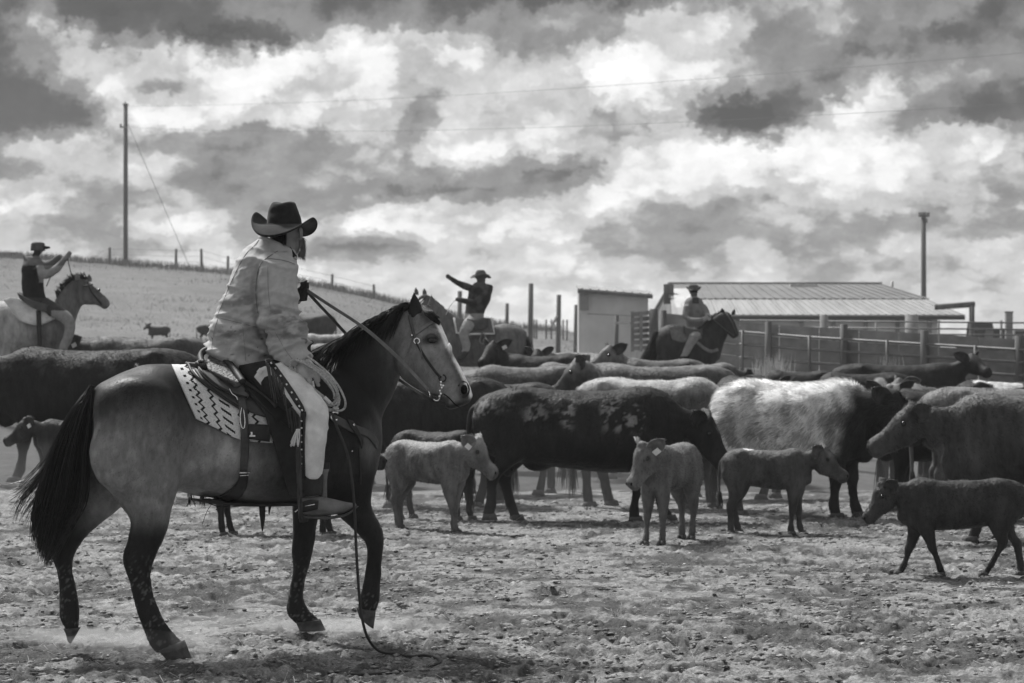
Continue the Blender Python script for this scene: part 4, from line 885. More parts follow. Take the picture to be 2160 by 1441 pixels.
CC('calf with upright pale ears in the right of the herd beside the white-splashed cow', 2080, 1990, 806, 28.6, flip=True, col=.11, head=(.85, 0, 1.30), hyaw=20, hpitch=20, furn=2000, seed=39, s=.87)

# more of the herd packed in behind
CB('black cow wedged between the muddy black cow and the shaggy white cow', 1660, 1430, 822, 25.6, flip=True, col=.02, head=(.9, 0, .95), hpitch=55, legs=(.1, -.12, .1, -.1), furn=600, seed=51, s=.90)
CB('dark cow behind the pale tagged calf and the muddy black cow', 1180, 960, 812, 26.2, flip=True, col=.035, head=(.9, 0, .95), hpitch=55, legs=(.12, -.1, .05, -.1), furn=600, seed=52, s=.9)
CB('dark cow behind the striding calf and the shaggy white cow', 1870, 2080, 846, 25.4, col=.02, head=(.9, 0, .95), hpitch=55, legs=(.1, -.14, .1, -.1), furn=600, seed=53, s=.88)
CB('black cow behind the chest of the nearest horse', 800, 610, 790, 27.5, flip=True, col=.03, head=(.95, 0, 1.1), hpitch=40, furn=1200, seed=54)
CB('brown cow low in the herd between the pointing rider and the gate', 1330, 1140, 765, 31.5, flip=True, col=.07, head=(.9, 0, 1.0), hpitch=50, furn=1500, seed=55, coatfn=top_light(.2, 1.2))
CB('dark cow facing the viewer head on beside the rump of the long brown cow', 1545, 1572, 792, 28.0, col=.03, yaw=-74, lx=.95, head=(.92, 0, 1.18), hyaw=-8, hpitch=45, furn=1500, seed=56)
CB('brown-faced cow facing the viewer behind the neck of the large brown cow', 1925, 1905, 812, 26.6, flip=True, col=.06, yaw=-70, lx=.95, head=(.92, 0, 1.24), hyaw=10, hpitch=40, furn=1500, seed=57, coatfn=top_light(.2, 1.2))
CB('dark cow facing the viewer between the pointing rider and the slatted gate', 1190, 1175, 745, 37.0, flip=True, col=.04, yaw=-65, lx=.95, head=(.92, 0, 1.30), hyaw=15, hpitch=35, furn=800, seed=58)
# ================================================================== the nearest horse
horse = empty('saddled_horse', (-1.35, 12.9, 0.0)); tag(horse, 'large buckskin stock horse with black legs, mane and tail in the foreground', 'horse', 'horses ridden around the herd')
def dc(px): return 12.62 + (px - 350) * (0.5 / 450.0)      # distance of the horse's centre plane: it stands slightly turned away
LATH = np.array([-0.32, 0.947, 0])
hparts = []
BR = [(196, 818, 198, 905, .13), (215, 803, 215, 965, .20), (245, 788, 246, 1005, .26), (290, 772, 292, 1020, .30), (340, 766, 342, 1030, .305), (390, 772, 392, 1040, .285), (440, 790, 444, 1052, .29), (500, 800, 502, 1062, .315), (560, 796, 562, 1066, .325), (620, 776, 622, 1066, .30), (670, 756, 676, 1066, .265), (715, 760, 722, 1062, .25), (752, 790, 760, 1045, .235), (780, 830, 786, 1005, .18), (795, 872, 797, 950, .10)]
hparts.append(loft([ring((a, b), (c, d_), dc(a), w, LATH) for a, b, c, d_, w in BR], 32, 3, 2.15))
NK = [((640, 775), (775, 980), .20, 0), ((682, 752), (797, 905), .165, .0), ((722, 722), (812, 868), .135, .02), ((768, 690), (828, 836), .112, .03), ((812, 664), (842, 800), .098, .03), ((850, 648), (862, 765), .088, .02), ((880, 650), (880, 730), .075, 0)]
hparts.append(loft([ring(A, B, dc(740) + dd, w, LATH) for A, B, w, dd in NK], 24, 4))
LH = np.array([0.50, 0.866, 0]); HB = dc(790) + 0.0
def hd(t): return HB - 0.02 - 0.26 * t       # the muzzle comes towards the viewer
HR = [((897, 652), (860, 672), .055, 0.0), ((905, 657), (846, 702), .082, .05), ((920, 676), (836, 740), .098, .15), ((933, 700), (838, 772), .102, .28), ((945, 727), (850, 800), .094, .4), ((957, 752), (874, 818), .078, .55), ((969, 776), (900, 828), .064, .7), ((981, 798), (922, 838), .058, .82), ((991, 818), (936, 849), .060, .92), ((996, 834), (948, 858), .054, 1.0), ((991, 849), (962, 860), .034, 1.05)]
hparts.append(loft([ring(A, B, hd(t), w, LH) for A, B, w, t in HR], 24, 4, 2.35))
def hblob(px, py, d, r, n=10): hparts.append(ball(P(px, py, d), r, n=n))
hblob(866, 752, hd(.2) - .055, [.085, .05, .095], 14)              # cheek
hblob(915, 702, hd(.2) - .068, [.055, .03, .022], 12); hblob(905, 724, hd(.25) - .078, [.05, .02, .014], 12)   # brow and lower lid ridge
hblob(948, 740, hd(.45) - .05, [.018, .025, .05], 10)
hblob(978, 822, hd(.95) - .045, [.035, .028, .042], 12)             # nostril wing
hblob(952, 857, hd(1.0) - .0, [.035, .04, .018], 12)               # chin
hblob(748, 965, dc(748) - .16, [.13, .10, .17], 14)                # breast muscle
hblob(680, 930, dc(680) - .19, [.16, .10, .26], 16)                # shoulder
hblob(690, 1010, dc(690) - .17, [.13, .09, .14], 14)
hblob(752, 970, dc(748) + .16, [.10, .10, .15], 14)
hblob(290, 880, dc(290) - .20, [.24, .11, .22], 16); hblob(250, 950, dc(250) - .19, [.16, .11, .22], 16)
hblob(290, 880, dc(290) + .20, [.22, .11, .22], 16)
hblob(405, 822, dc(405) - .17, [.09, .08, .06], 10)                # hip point
LEGH = {
 'near_hind': (dc(310) - .155, [((190, 880), (402, 870), .12), ((191, 950), (398, 945), .135), ((208, 1010), (388, 1008), .13), ((236, 1045), (374, 1045), .105), ((262, 1078), (364, 1076), .082), ((275, 1102), (357, 1108), .068), ((269, 1138), (345, 1140), .056), ((259, 1170), (333, 1170), .050), ((263, 1198), (322, 1198), .044), ((271, 1225), (320, 1222), .035), ((281, 1260), (326, 1256), .031), ((293, 1300), (339, 1293), .034), ((304, 1335), (354, 1322), .042), ((314, 1362), (372, 1342), .039), ((330, 1380), (388, 1357), .042)]),
 'far_hind': (dc(200) + .16, [((180, 900), (330, 900), .11), ((174, 960), (322, 970), .12), ((168, 1020), (290, 1035), .11), ((156, 1070), (245, 1080), .082), ((136, 1110), (205, 1112), .064), ((114, 1146), (174, 1142), .052), ((110, 1176), (157, 1174), .046), ((119, 1205), (154, 1204), .036), ((124, 1238), (161, 1238), .031), ((123, 1272), (168, 1274), .036), ((124, 1300), (170, 1304), .040), ((132, 1320), (169, 1322), .036), ((140, 1335), (168, 1336), .034)]),
 'far_fore': (dc(650) + .14, [((618, 1000), (720, 1000), .09), ((616, 1050), (690, 1055), .085), ((616, 1090), (672, 1090), .062), ((617, 1137), (663, 1143), .052), ((618, 1172), (656, 1176), .049), ((619, 1205), (648, 1207), .042), ((613, 1235), (642, 1236), .032), ((607, 1266), (641, 1264), .036), ((605, 1292), (650, 1286), .041), ((614, 1308), (664, 1298), .038), ((624, 1318), (676, 1310), .042)]),
 'near_fore': (dc(730) - .15, [((640, 985), (798, 985), .09), ((662, 1030), (788, 1030), .095), ((690, 1066), (784, 1062), .082), ((722, 1095), (792, 1088), .068), ((752, 1122), (805, 1112), .057), ((772, 1146), (811, 1140), .051), ((776, 1172), (809, 1168), .047), ((771, 1200), (805, 1198), .034), ((767, 1228), (802, 1228), .031), ((762, 1254), (800, 1256), .037), ((759, 1272), (797, 1278), .040), ((756, 1284), (793, 1292), .038)])}
for nm, (d_, rs) in LEGH.items(): hparts.append(loft([ring(A, B, d_ + (0 if i > 3 else 0), w * .98, (0, 1, 0)) for i, (A, B, w) in enumerate(rs)], 16, 4))
hme = fuse(hparts, 0.0115, 6, .5, 'body'); C = coords(hme)
PX = CX + F * C[:, 0] / C[:, 1]; PY = CY + F * (H - C[:, 2]) / C[:, 1]
lap_smooth(hme, sm(1080, 1020, PY) * sm(800, 740, PX), 45); lap_smooth(hme, sm(1150, 1080, PY) * sm(850, 800, PX) * .7, 12)
C = coords(hme); N = normals(hme)
d_ = 0.010 * (fbm(C, 6, 2, 3) - .5) * 2
# muscle lines: a groove down the quarter, flank hollow, girth
def toward(px, py, dd, r): return np.exp(-((C - P(px, py, dd)) ** 2).sum(1) / r ** 2)
d_ -= .022 * toward(408, 960, dc(408) - .25, .10) + .012 * toward(500, 1040, dc(500) - .2, .2)
PX = CX + F * C[:, 0] / C[:, 1]; PY = CY + F * (H - C[:, 2]) / C[:, 1]; near = sm(.02, -.05, C[:, 1] - np.array(dc(PX)))
d_ -= .010 * near * np.exp(-((PX - (300 + .35 * (PY - 900))) / 8) ** 2) * sm(860, 920, PY) * sm(1010, 960, PY); d_ -= .012 * near * np.exp(-((PX - (655 + .25 * (900 - PY))) / 10) ** 2) * sm(790, 840, PY) * sm(1010, 960, PY); d_ -= .016 * near * np.exp(-((PX - (238 - .12 * (PY - 900))) / 7) ** 2) * sm(840, 900, PY) * sm(1040, 980, PY)
d_ += .010 * near * np.exp(-((PX - (430 + .25 * (1000 - PY))) / 9) ** 2) * sm(905, 940, PY) * sm(1030, 990, PY); d_ -= .014 * near * np.exp(-((PX - (452 + .35 * (1000 - PY))) / 14) ** 2 - ((PY - 985) / 35) ** 2)
leg = sm(1085, 1130, PY); d_ += leg * .004 * (fbm(C * [1, 1, .25], 60, 2, 5) - .5) * 2
setco(hme, C + N * d_[:, None])
# coat: the animal's own dark back and black legs; flank and buttock painted paler
base = np.full(len(C), .25)
top = np.interp(PX, [180, 240, 300, 380, 450, 560, 680, 760, 860], [840, 810, 790, 780, 800, 820, 830, 860, 700])
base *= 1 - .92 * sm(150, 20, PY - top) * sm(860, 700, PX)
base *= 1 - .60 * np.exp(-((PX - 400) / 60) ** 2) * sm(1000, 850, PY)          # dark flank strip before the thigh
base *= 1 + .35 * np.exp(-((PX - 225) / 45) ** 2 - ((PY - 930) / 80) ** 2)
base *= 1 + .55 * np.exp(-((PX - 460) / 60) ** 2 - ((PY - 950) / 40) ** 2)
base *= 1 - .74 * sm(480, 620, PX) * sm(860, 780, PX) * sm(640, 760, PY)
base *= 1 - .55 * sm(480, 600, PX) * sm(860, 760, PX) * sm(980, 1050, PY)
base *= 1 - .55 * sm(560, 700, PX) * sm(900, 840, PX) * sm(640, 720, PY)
lg = np.where(PX < 420, sm(1065, 1140, PY), sm(1040, 1085, PY)); base = base * (1 - lg) + .018 * lg
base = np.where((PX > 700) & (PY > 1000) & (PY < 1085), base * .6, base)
dapple = sm(.4, .7, fbm(C, 14, 3, 44, .6)); base *= 1 + .34 * (dapple - .4) * (1 - lg)
hdm = sm(812, 862, PX - .25 * (PY - 760)) * (PY < 880) * sm(.6, .5, np.abs(C[:, 1] - HB))
hbase = .215 * (0.9 + .2 * fbm(C, 12, 3, 4)); hbase = hbase * (1 - .40 * np.exp(-((PX - 875) / 30) ** 2 - ((PY - 800) / 45) ** 2)) * (1 - .35 * np.exp(-((PX - 905) / 20) ** 2 - ((PY - 670) / 16) ** 2))
hbase = hbase * (1 - .55 * np.exp(-((PX - (957 + .42 * (PY - 770))) / 9) ** 2) * sm(735, 760, PY) * sm(830, 800, PY))
hbase += .08 * np.exp(-((PX - 938) / 16) ** 2 - ((PY - 812) / 14) ** 2) + .07 * np.exp(-((PX - 900) / 30) ** 2 - ((PY - 740) / 12) ** 2)
hbase *= 1 - .92 * np.exp(-((PX - 910) / 19) ** 4 - ((PY - 718) / 9) ** 4)
dark_mz = np.maximum(sm(836, 848, PY + .30 * (PX - 985)), np.exp(-((PX - 984) / 15) ** 4 - ((PY - 830) / 20) ** 4) * .9); hbase = hbase * (1 - .85 * dark_mz)
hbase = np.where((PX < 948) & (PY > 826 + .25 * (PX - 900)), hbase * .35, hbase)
# blaze: on the far side of the forehead line
fx = np.interp(PY, [655, 676, 700, 727, 752, 776, 798, 818, 834], [905, 920, 933, 945, 957, 969, 981, 991, 996])
bz = sm(-9, -3, PX - fx) * sm(676, 690, PY) * sm(845, 832, PY); bz *= 1 - .75 * np.exp(-((PY - 748) / 9) ** 2); hbase = hbase * (1 - bz) + .95 * bz
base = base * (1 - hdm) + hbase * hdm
base = np.where(hdm > .5, base, base * (0.92 + .16 * fbm(C * [1, 1, .5], 26, 2, 8)))
chest = np.exp(-((PX - 778) / 22) ** 2 - ((PY - 940) / 45) ** 2); base = np.maximum(base, .15 * chest)
mudk = sm(.62, .72, fbm(C, 120, 2, 9)) * sm(1150, 1230, PY) * .10; base = base + mudk * (fbm(C, 8, 2, 3) > .45)
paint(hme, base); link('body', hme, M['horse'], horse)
HBVH = bvh_of(hme)
fur(hme, 30000, .010, horse, 60, .82, .0013, region=lambda c: sm(1.1, .2, 0 * c[:, 0]) , name='short_coat', local=False, fwd=(-.8, 0, -.5))
# eyes, nostrils, mouth, ears
for side, d0 in ((-1, 0), (1, 0)):
    if side < 0: e = hit(HBVH, 911, 718, -.007); n0 = np.array([.35, -.93, .05])
    else: e = P(911, 717, hd(.25)) * 2 - hit(HBVH, 911, 717, -.007); e = P(911, 717, hd(.22)) + LH * .082 + [.02, 0, 0]
    V, Fc = ball(e, [.027, .022, .018], n=14); eo = link('eye', mesh_np(V, Fc), M['eye'], horse)
    if side < 0:
        b = MB(); b.tube(smooth_pts(drape(HBVH, [(893, 717), (900, 708), (911, 704), (921, 708), (927, 716)], .003, 5)), np.linspace(.004, .008, 21), 7); m2 = b.mesh(); paint(m2, np.full(len(m2.vertices), .13)); link('eyelid', m2, M['horse'], eo, local=True)
nA = np.array([[.35, -.93, 0], [.8, .3, -.5], [.45, .2, .85]])
V, Fc = ball(hit(HBVH, 979, 822, -.005), [.019, .014, .026], n=14); link('nostril', mesh_np(V, Fc), M['dark'], horse)
t_ = smooth_pts(drape(HBVH, [(968, 815), (974, 806), (984, 809), (989, 822), (984, 836), (975, 838)], .002, 5)); b = MB(); b.tube(t_, .006, 7); m2 = b.mesh(); paint(m2, np.full(len(m2.vertices), .05)); link('nostril_rim', m2, M['horse'], horse)
b = MB(); b.tube(smooth_pts(drape(HBVH, [(936, 831), (946, 838), (955, 848), (964, 856), (974, 859)], .001, 5)), .0035, 6); link('mouth_line', b.mesh(), M['dark'], horse)
def horse_ear(base, tip, d, wid, lat, nm='ear', open_=1, bend=6):
    a = P(*base, d); t = P(*tip, d); ax = t - a; L = np.linalg.norm(ax); G = []; lat = np.asarray(lat, float); dep = np.cross(ax / L, lat)
    for s_ in np.linspace(0, 1, 13):
        w = wid * (math.sin(math.pi * (s_ * .86 + .14)) ** .8) * (1 - .25 * s_) if s_ < .97 else .002; row = []
        for q in np.linspace(-1, 1, 13):
            an = q * math.radians(105 - 45 * s_); row.append(a + ax * s_ + lat * (w * math.sin(an) + bend / 1000 * math.sin(s_ * 3)) + dep * open_ * w * (1 - math.cos(an)) * 1.0)
        G.append(row)
    V, Fc = sheet(np.array(G), .004, dep * open_); m2 = mesh_np(V, Fc); n_ = len(m2.vertices) // 2
    c = coords(m2); return m2, n_
for base_, tip_, d, wd, lt, op in (((874, 682), (873, 618), hd(0) - .09, .046, (.93, .1, .1), 1), ((914, 664), (910, 624), hd(0) + .10, .034, (.93, .25, .0), 1)):
    m2, n_ = horse_ear(base_, tip_, d, wd, lt, open_=op); col = np.full(len(m2.vertices), .10); col[:n_] = .03 if d < hd(0) else .22; paint(m2, col)
    eo = link('ear', m2, M['horse'], horse)
    fur(m2, 500, .014, eo, 3, .3, .001, name='ear_hair', local=False, fwd=(0, 0, 1))
# hooves
def hoof(cfront, ctoe, heel, top0, top1, d, w):
    """solid hoof from the coronet (top0-top1) to the sole (heel-toe)"""
    a0, a1, b0, b1 = P(*top0, d), P(*top1, d), P(*heel, d), P(*ctoe, d)
    R = [((a0 + a1) / 2, (a1 - a0) / 2, np.array([0, w, 0])), ((a0 + a1 + b0 + b1) / 4, (a1 - a0 + b1 - b0) / 4, np.array([0, w * 1.1, 0])), ((b0 + b1) / 2, (b1 - b0) / 2, np.array([0, w * 1.2, 0]))]
    V, Fc = loft(R, 18, 3, 2.3); V = np.asarray(V); return mesh_np(V, Fc)
d1, d2, d3, d4 = LEGH['near_hind'][0], LEGH['far_hind'][0], LEGH['far_fore'][0], LEGH['near_fore'][0]
link('hoof', hoof(None, (404, 1388), (354, 1394), (333, 1372), (390, 1350), d1, .050), M['hoof'], horse)
link('hoof', hoof(None, (150, 1357), (143, 1343), (134, 1326), (170, 1324), d2, .042), M['hoof'], horse)
link('hoof', hoof(None, (687, 1329), (632, 1331), (624, 1313), (676, 1306), d3, .048), M['hoof'], horse)
link('hoof', hoof(None, (788, 1326), (757, 1300), (752, 1282), (793, 1288), d4, .046), M['hoof'], horse)
# tail and mane: strands
def strands(name, n, rootfn, pathfn, rad, parent, seed=1, seg=9, mat=None, jit=.012):
    r = np.random.default_rng(seed); b = MB()
    for k in range(n):
        p = np.asarray(pathfn(rootfn(r), r), float); p = spline(p, max(2, seg // (len(p) - 1))); L = np.linalg.norm(p[-1] - p[0])
        w = r.normal(0, jit, (3, 3)); t = np.linspace(0, 1, len(p)); ph = r.random() * 6.28
        p = p + np.sin(t * 5 + ph)[:, None] * w[0] * t[:, None] + np.sin(t * 11 + ph * 2)[:, None] * w[1] * .5 * t[:, None] ** 1.2
        rr = rad * (0.6 + .8 * r.random()); b.tube(p, rr * np.r_[.8, np.ones(len(p) - 3), .6, .15], 3, False)
    o = link(name, b.mesh(name), mat or M['hair'], parent); o['kind'] = 'stuff'; return o
dt = dc(190)
def tail_path(root, r):
    q = r.normal(0, 1, 2); t = r.random(); e = r.random()
    X = lambda px, py, dd=0: P(px, py, dt + dd)
    sx = np.clip(q[0], -2, 2)
    x1 = 168 + sx * 10; x2 = 148 + sx * 19; x3 = 118 + sx * 25 + 8; x4 = 98 + sx * 16; yend = 1195 - 120 * e ** 1.5 - abs(sx - .2) * 22
    w = q[1] * .045
    return [root, X(x1 + 6, 862, w * .5 - .02), X(x2, 950, w), X(x3, 1060, w * 1.2), X(x4 + (yend - 1150) * -.1, yend, w)]
def tail_root(r): return P(193 + 9 * (r.random() - .5), 824 + 24 * (r.random() - .5), dt + .05 * (r.random() - .5))
strands('tail', 1500, tail_root, tail_path, .0030, horse, 3, 16)
V_, F_ = loft([ring((186, 822), (202, 834), dt, .03), ring((166, 860), (192, 866), dt, .04), ring((140, 930), (178, 940), dt, .05), ring((112, 1010), (162, 1020), dt, .055), ring((94, 1080), (138, 1086), dt, .045), ring((88, 1140), (112, 1144), dt, .02)], 14, 4)
link('tail_core', mesh_np(V_, F_), M['hair'], horse)
def tail_fly(root, r):
    e = r.random(); a = 1 - r.random() ** 1.6
    return [root, P(158 - 10 * a, 880 + 20 * e, dt), P(128 - 25 * a, 950 + 30 * e, dt), P(96 - 55 * a, 1010 + 50 * e, dt - .03), P(62 - 75 * a * (1 - e * .6), 1010 + 90 * e + 30 * (1 - a), dt - .05)]
strands('tail_wisps', 90, tail_root, tail_fly, .0014, horse, 4, 12)
crest = [(866, 640), (846, 646), (815, 662), (782, 684), (750, 706), (716, 730), (690, 748)]
cr = spline(crest, 10)
def mane_root(r): k = r.random() ** .9; q = cr[int(k * (len(cr) - 1))]; return np.r_[P(q[0] + r.normal(0, 2), q[1] + 3 + r.normal(0, 2), dc(740) + .02 - .03 * r.random()), k]
def mane_path(root, r):
    k = root[3]; p = root[:3]; px = CX + F * p[0] / p[1]; py = CY + F * (H - p[2]) / p[1]
    L = (0.5 + .5 * r.random()) * (85 + 60 * k); dx = -(.62 + .35 * r.random()) * L * (.62 + .5 * k); dy = L * (.50 + .45 * r.random()) * (1 - .25 * k)
    out = [p]
    for t in (.15, .4, .7, 1.0):
        x = px + dx * t; y = py - 5 * math.sin(t * 3.14) + dy * t ** 1.5; out.append(hit(HBVH, x, y, .012 + .014 * r.random(), p[1] - .14 * t))
    for i in range(1, 5): out[i][1] = min(out[i][1], p[1] + .02)
    return out
strands('mane', 1300, mane_root, mane_path, .0024, horse, 5, 12, jit=.006)
V_, F_ = loft([ring((q[0] - 2, q[1] - 3), (q[0] - 4, q[1] + 16), dc(740) - .005, .045) for q in crest], 12, 4); link('mane_crest', mesh_np(V_, F_), M['hair'], horse)
def loose(root, r):
    return [P(866, 646, dc(740) - .02), P(852 + r.normal(0, 1.5), 643 + r.normal(0, 2), dc(740) - .06), P(836, 652 + r.normal(0, 2), dc(740) - .08), P(822 + r.normal(0, 3), 674, dc(740) - .09), P(806 + r.normal(0, 4), 700 + r.normal(0, 4), dc(740) - .10)]
strands('mane_lock', 60, lambda r: None, loose, .0022, horse, 6, 12, jit=.004)
def fore_path(root, r):
    return [P(896 + r.normal(0, 5), 648 + r.normal(0, 2), hd(0) + .0), P(900 + r.normal(0, 4), 654, hd(0) - .06), P(908 + r.normal(0, 4), 662 + r.normal(0, 2), hd(.1) - .085), P(918 + r.normal(0, 4), 672 + r.normal(0, 3), hd(.15) - .08), P(925 + 3 * r.random(), 681 + 4 * r.random(), hd(.2) - .07)]
strands('forelock', 160, lambda r: None, fore_path, .0022, horse, 7, 10, jit=.004)
b = MB()
for k in range(14):
    x = 395 + 14 * RNG.random(); b.tube([P(x, 1042, dc(420) - .05), P(x + 2, 1054, dc(420) - .05), P(x - 8 + 18 * RNG.random(), 1062 + 8 * RNG.random(), dc(420) - .05)], .0015, 3, False)
link('belly_hair', b.mesh(), M['hair'], horse)
# ================================================================== blanket, saddle
def body_pt(off, dflt=None):
    def f(px, py):
        p = hit(HBVH, px, py, off, 0); return p if p[1] > 5 else P(px, py, dc(px) - .05)
    return f
def knit_material():
    m = material('woven_blanket', .80, rough=.95, var=.2, scale=120, bump=.6, bscale=260, spec=.1, dist=.004); t = m.node_tree; b = t.nodes['Principled BSDF']
    uv = t.nodes.new('ShaderNodeAttribute'); uv.attribute_name = 'weave'; s = t.nodes.new('ShaderNodeSeparateXYZ'); t.links.new(uv.outputs['Vector'], s.inputs[0])
    def mt(op, x, y=None, c=False):
        n = t.nodes.new('ShaderNodeMath'); n.operation = op; n.use_clamp = c
        for i, v in enumerate((x, y)):
            if v is None: continue
            if isinstance(v, (int, float)): n.inputs[i].default_value = v
            else: t.links.new(v, n.inputs[i])
        return n.outputs[0]
    U, V = s.outputs[0], s.outputs[1]          # U along the horse, V down its side, in stitches
    Uq = mt('MULTIPLY', mt('FLOOR', mt('MULTIPLY', U, 4.0)), .25); Vq = mt('MULTIPLY', mt('FLOOR', mt('MULTIPLY', V, 4.0)), .25)
    tri = mt('MULTIPLY', mt('PINGPONG', Vq, 1.5), 1.0)
    ph = mt('ADD', Uq, tri); fr = mt('MODULO', ph, 5.0)
    zig = mt('MULTIPLY', mt('LESS_THAN', fr, 1.0), mt('LESS_THAN', mt('MODULO', mt('ADD', Uq, 30.0), 40.0), 44.0))
    band = mt('GREATER_THAN', mt('MODULO', Uq, 17.0), 11.5); 
    bars = mt('MULTIPLY', mt('LESS_THAN', mt('MODULO', mt('ADD', Vq, mt('MULTIPLY', U, .35)), 3.0), 1.0), mt('LESS_THAN', mt('ABSOLUTE', mt('SUBTRACT', mt('MODULO', Uq, 17.0), 14.2)), 1.9))
    pat = mt('ADD', mt('MULTIPLY', zig, mt('SUBTRACT', 1.0, band)), mt('MULTIPLY', bars, band), True)
    pat = mt('MULTIPLY', pat, mt('GREATER_THAN', U, 2.2))
    dots = mt('MULTIPLY', mt('LESS_THAN', mt('MODULO', Vq, 3.0), .8), mt('LESS_THAN', mt('ABSOLUTE', mt('SUBTRACT', Uq, 2.4)), .5)); pat = mt('ADD', pat, dots, True)
    stitch = mt('MULTIPLY', mt('SINE', mt('MULTIPLY', V, 25.1)), mt('SINE', mt('MULTIPLY', U, 25.1)))
    base_in = b.inputs['Base Color']; old = base_in.links[0].from_socket
    mul = t.nodes.new('ShaderNodeVectorMath'); mul.operation = 'SCALE'; t.links.new(old, mul.inputs[0])
    t.links.new(mt('MULTIPLY', mt('SUBTRACT', 1.0, mt('MULTIPLY', pat, .965)), mt('ADD', mt('MULTIPLY', stitch, .10), .92)), mul.inputs['Scale']); t.links.new(mul.outputs[0], base_in)
    return m
M['knit'] = knit_material()
blk = empty('saddle_blanket', (-1.4, 12.75, 1.2)); tag(blk, 'white woven saddle blanket with black zigzags under the saddle of the nearest horse', 'blanket')
def wrap_sheet(tops, bots, nu, nv, off, thick, far=.75):
    """cloth lying over the back: from its lower near edge up, over the spine and down the far side"""
    T = spline(tops, 10); B = spline(bots, 10)
    def rs(Cc, n):
        s = np.r_[0, np.cumsum(np.linalg.norm(np.diff(Cc, axis=0), axis=1))]; return np.array([np.interp(np.linspace(0, s[-1], n), s, Cc[:, i]) for i in (0, 1)]).T
    T, B = rs(T, nu), rs(B, nu); rows = []
    for i in range(nu):
        col = []; pts = [T[i] * (1 - v) + B[i] * v for v in np.linspace(1, 0.03, nv)]
        for q in pts:
            p = hit(HBVH, q[0], q[1], off, 0)
            if p[1] < 5: p = P(q[0], q[1], dc(q[0]) - .06)
            col.append(p)
        topz = col[-1][2]; xm_ = col[-1][0]; d0 = dc(T[i][0])
        crest_ = P(T[i][0], T[i][1], d0); crest_[2] = max(crest_[2], topz + .004)
        col.append(crest_)
        for p in col[-2:: -1][: int(nv * far)]:
            q = p.copy(); q[1] = 2 * d0 - p[1]; q[0] = p[0] + (q[1] - p[1]) * -.32 * .3; col.append(q)
        rows.append(col)
    G = np.array(rows)
    for _ in range(3): G[1:-1, 1:-1] = 0.5 * G[1:-1, 1:-1] + 0.125 * (G[:-2, 1:-1] + G[2:, 1:-1] + G[1:-1, :-2] + G[1:-1, 2:])
    return G
G = wrap_sheet([(362, 770), (400, 766), (450, 772), (520, 780), (600, 772), (655, 752)], [(413, 884), (455, 903), (502, 926), (560, 934), (630, 935), (676, 930)], 70, 40, .014, .012)
V, Fc = sheet(G.transpose(1, 0, 2), .010, (0, 0, -1)); m2 = mesh_np(V, Fc); ny, nx = G.shape[1], G.shape[0]
vv_, uu_ = np.meshgrid(np.linspace(0, 1, ny), np.linspace(0, 1, nx), indexing='ij'); w_ = np.c_[uu_.ravel() * 47, vv_.ravel() * 44 + 2, np.zeros(nx * ny)]
at = m2.attributes.new('weave', 'FLOAT_VECTOR', 'POINT'); at.data.foreach_set('vector', np.vstack([w_, w_]).astype(np.float32).ravel())
link('cloth', m2, M['knit'], blk)
BB = bvh_of(hme, m2)
def on(px, py, off=.01, dd=None): 
    p = hit(BB, px, py, off, 0); return p if p[1] > 5 else P(px, py, dd if dd else dc(px) - .1)
M['tooled'] = material('tooled_leather', .11, rough=.5, var=.6, scale=60, bump=1.0, bscale=75, spec=.35, dist=.01)
sad = empty('western_saddle', (-1.15, 12.8, 1.35)); tag(sad, 'dark tooled western saddle strapped on the nearest horse', 'saddle')
def piece(name, A, B_, off, thick, mat='leather', nu=14, nv=22, parent=None, fn=None):
    V, Fc = patch(A, B_, fn or (lambda x, y: on(x, y, off)), nu, nv, thick); return link(name, mesh_np(V, Fc), M[mat], parent or sad)
# under pad and skirts
G = wrap_sheet([(396, 764), (440, 764), (520, 774), (600, 768), (650, 750)], [(425, 806), (470, 838), (520, 868), (580, 885), (660, 885)], 40, 22, .030, .01)
V, Fc = sheet(G.transpose(1, 0, 2), .012, (0, 0, -1)); m3 = mesh_np(V, Fc); link('skirt', m3, M['leather'], sad)
BB = bvh_of(hme, m2, m3)
b = MB(); b.tube(smooth_pts(np.array([on(x, y, .012) for x, y in spline([(396, 766), (403, 785), (425, 808), (470, 840), (505, 862), (525, 872)], 6)])), .008, 7); link('skirt_edge', b.mesh(), M['leather_dark'], sad)
piece('jockey', [(412, 768), (424, 790), (452, 815), (492, 835), (520, 842)], [(422, 762), (450, 770), (490, 790), (520, 806), (540, 820)], .022, .010, 'leather_light')
b = MB(); b.tube(smooth_pts(np.array([on(x, y, .026) for x, y in spline([(412, 768), (424, 790), (452, 815), (492, 835), (520, 842)], 6)])), .006, 7); link('jockey_edge', b.mesh(), M['leather_dark'], sad)
# cantle: a raised rim behind the seat, seen from behind
ds = dc(480)
can = []
for t in np.linspace(0, 1, 15):
    a = math.pi * (t * 1.0); x = 466 - 42 * math.cos(a) * .55 + 10; can.append(None)
cant_out = [(430, 776), (423, 752), (434, 739), (452, 741), (474, 757), (492, 776), (505, 795), (512, 806)]
cant_in = [(438, 778), (436, 762), (442, 752), (456, 756), (470, 770), (484, 786), (496, 800), (505, 808)]
def cdepth(x, y): return ds - .02 - .28 * float(np.clip((y - 745) / 60, 0, 1)) + .0 * x
V, Fc = patch([(438, 778), (436, 765), (441, 750), (452, 742)], [(512, 812), (500, 800), (486, 780), (472, 760)], lambda x, y: P(x, y, cdepth(x, y)), 14, 12, .03); link('cantle', mesh_np(V, Fc), M['tooled'], sad)
b = MB(); b.tube(spline([P(x, y, cdepth(x, y) - .01) for x, y in cant_out], 6), .018, 9); link('cantle_roll', b.mesh(), M['leather_dark'], sad)
R = []
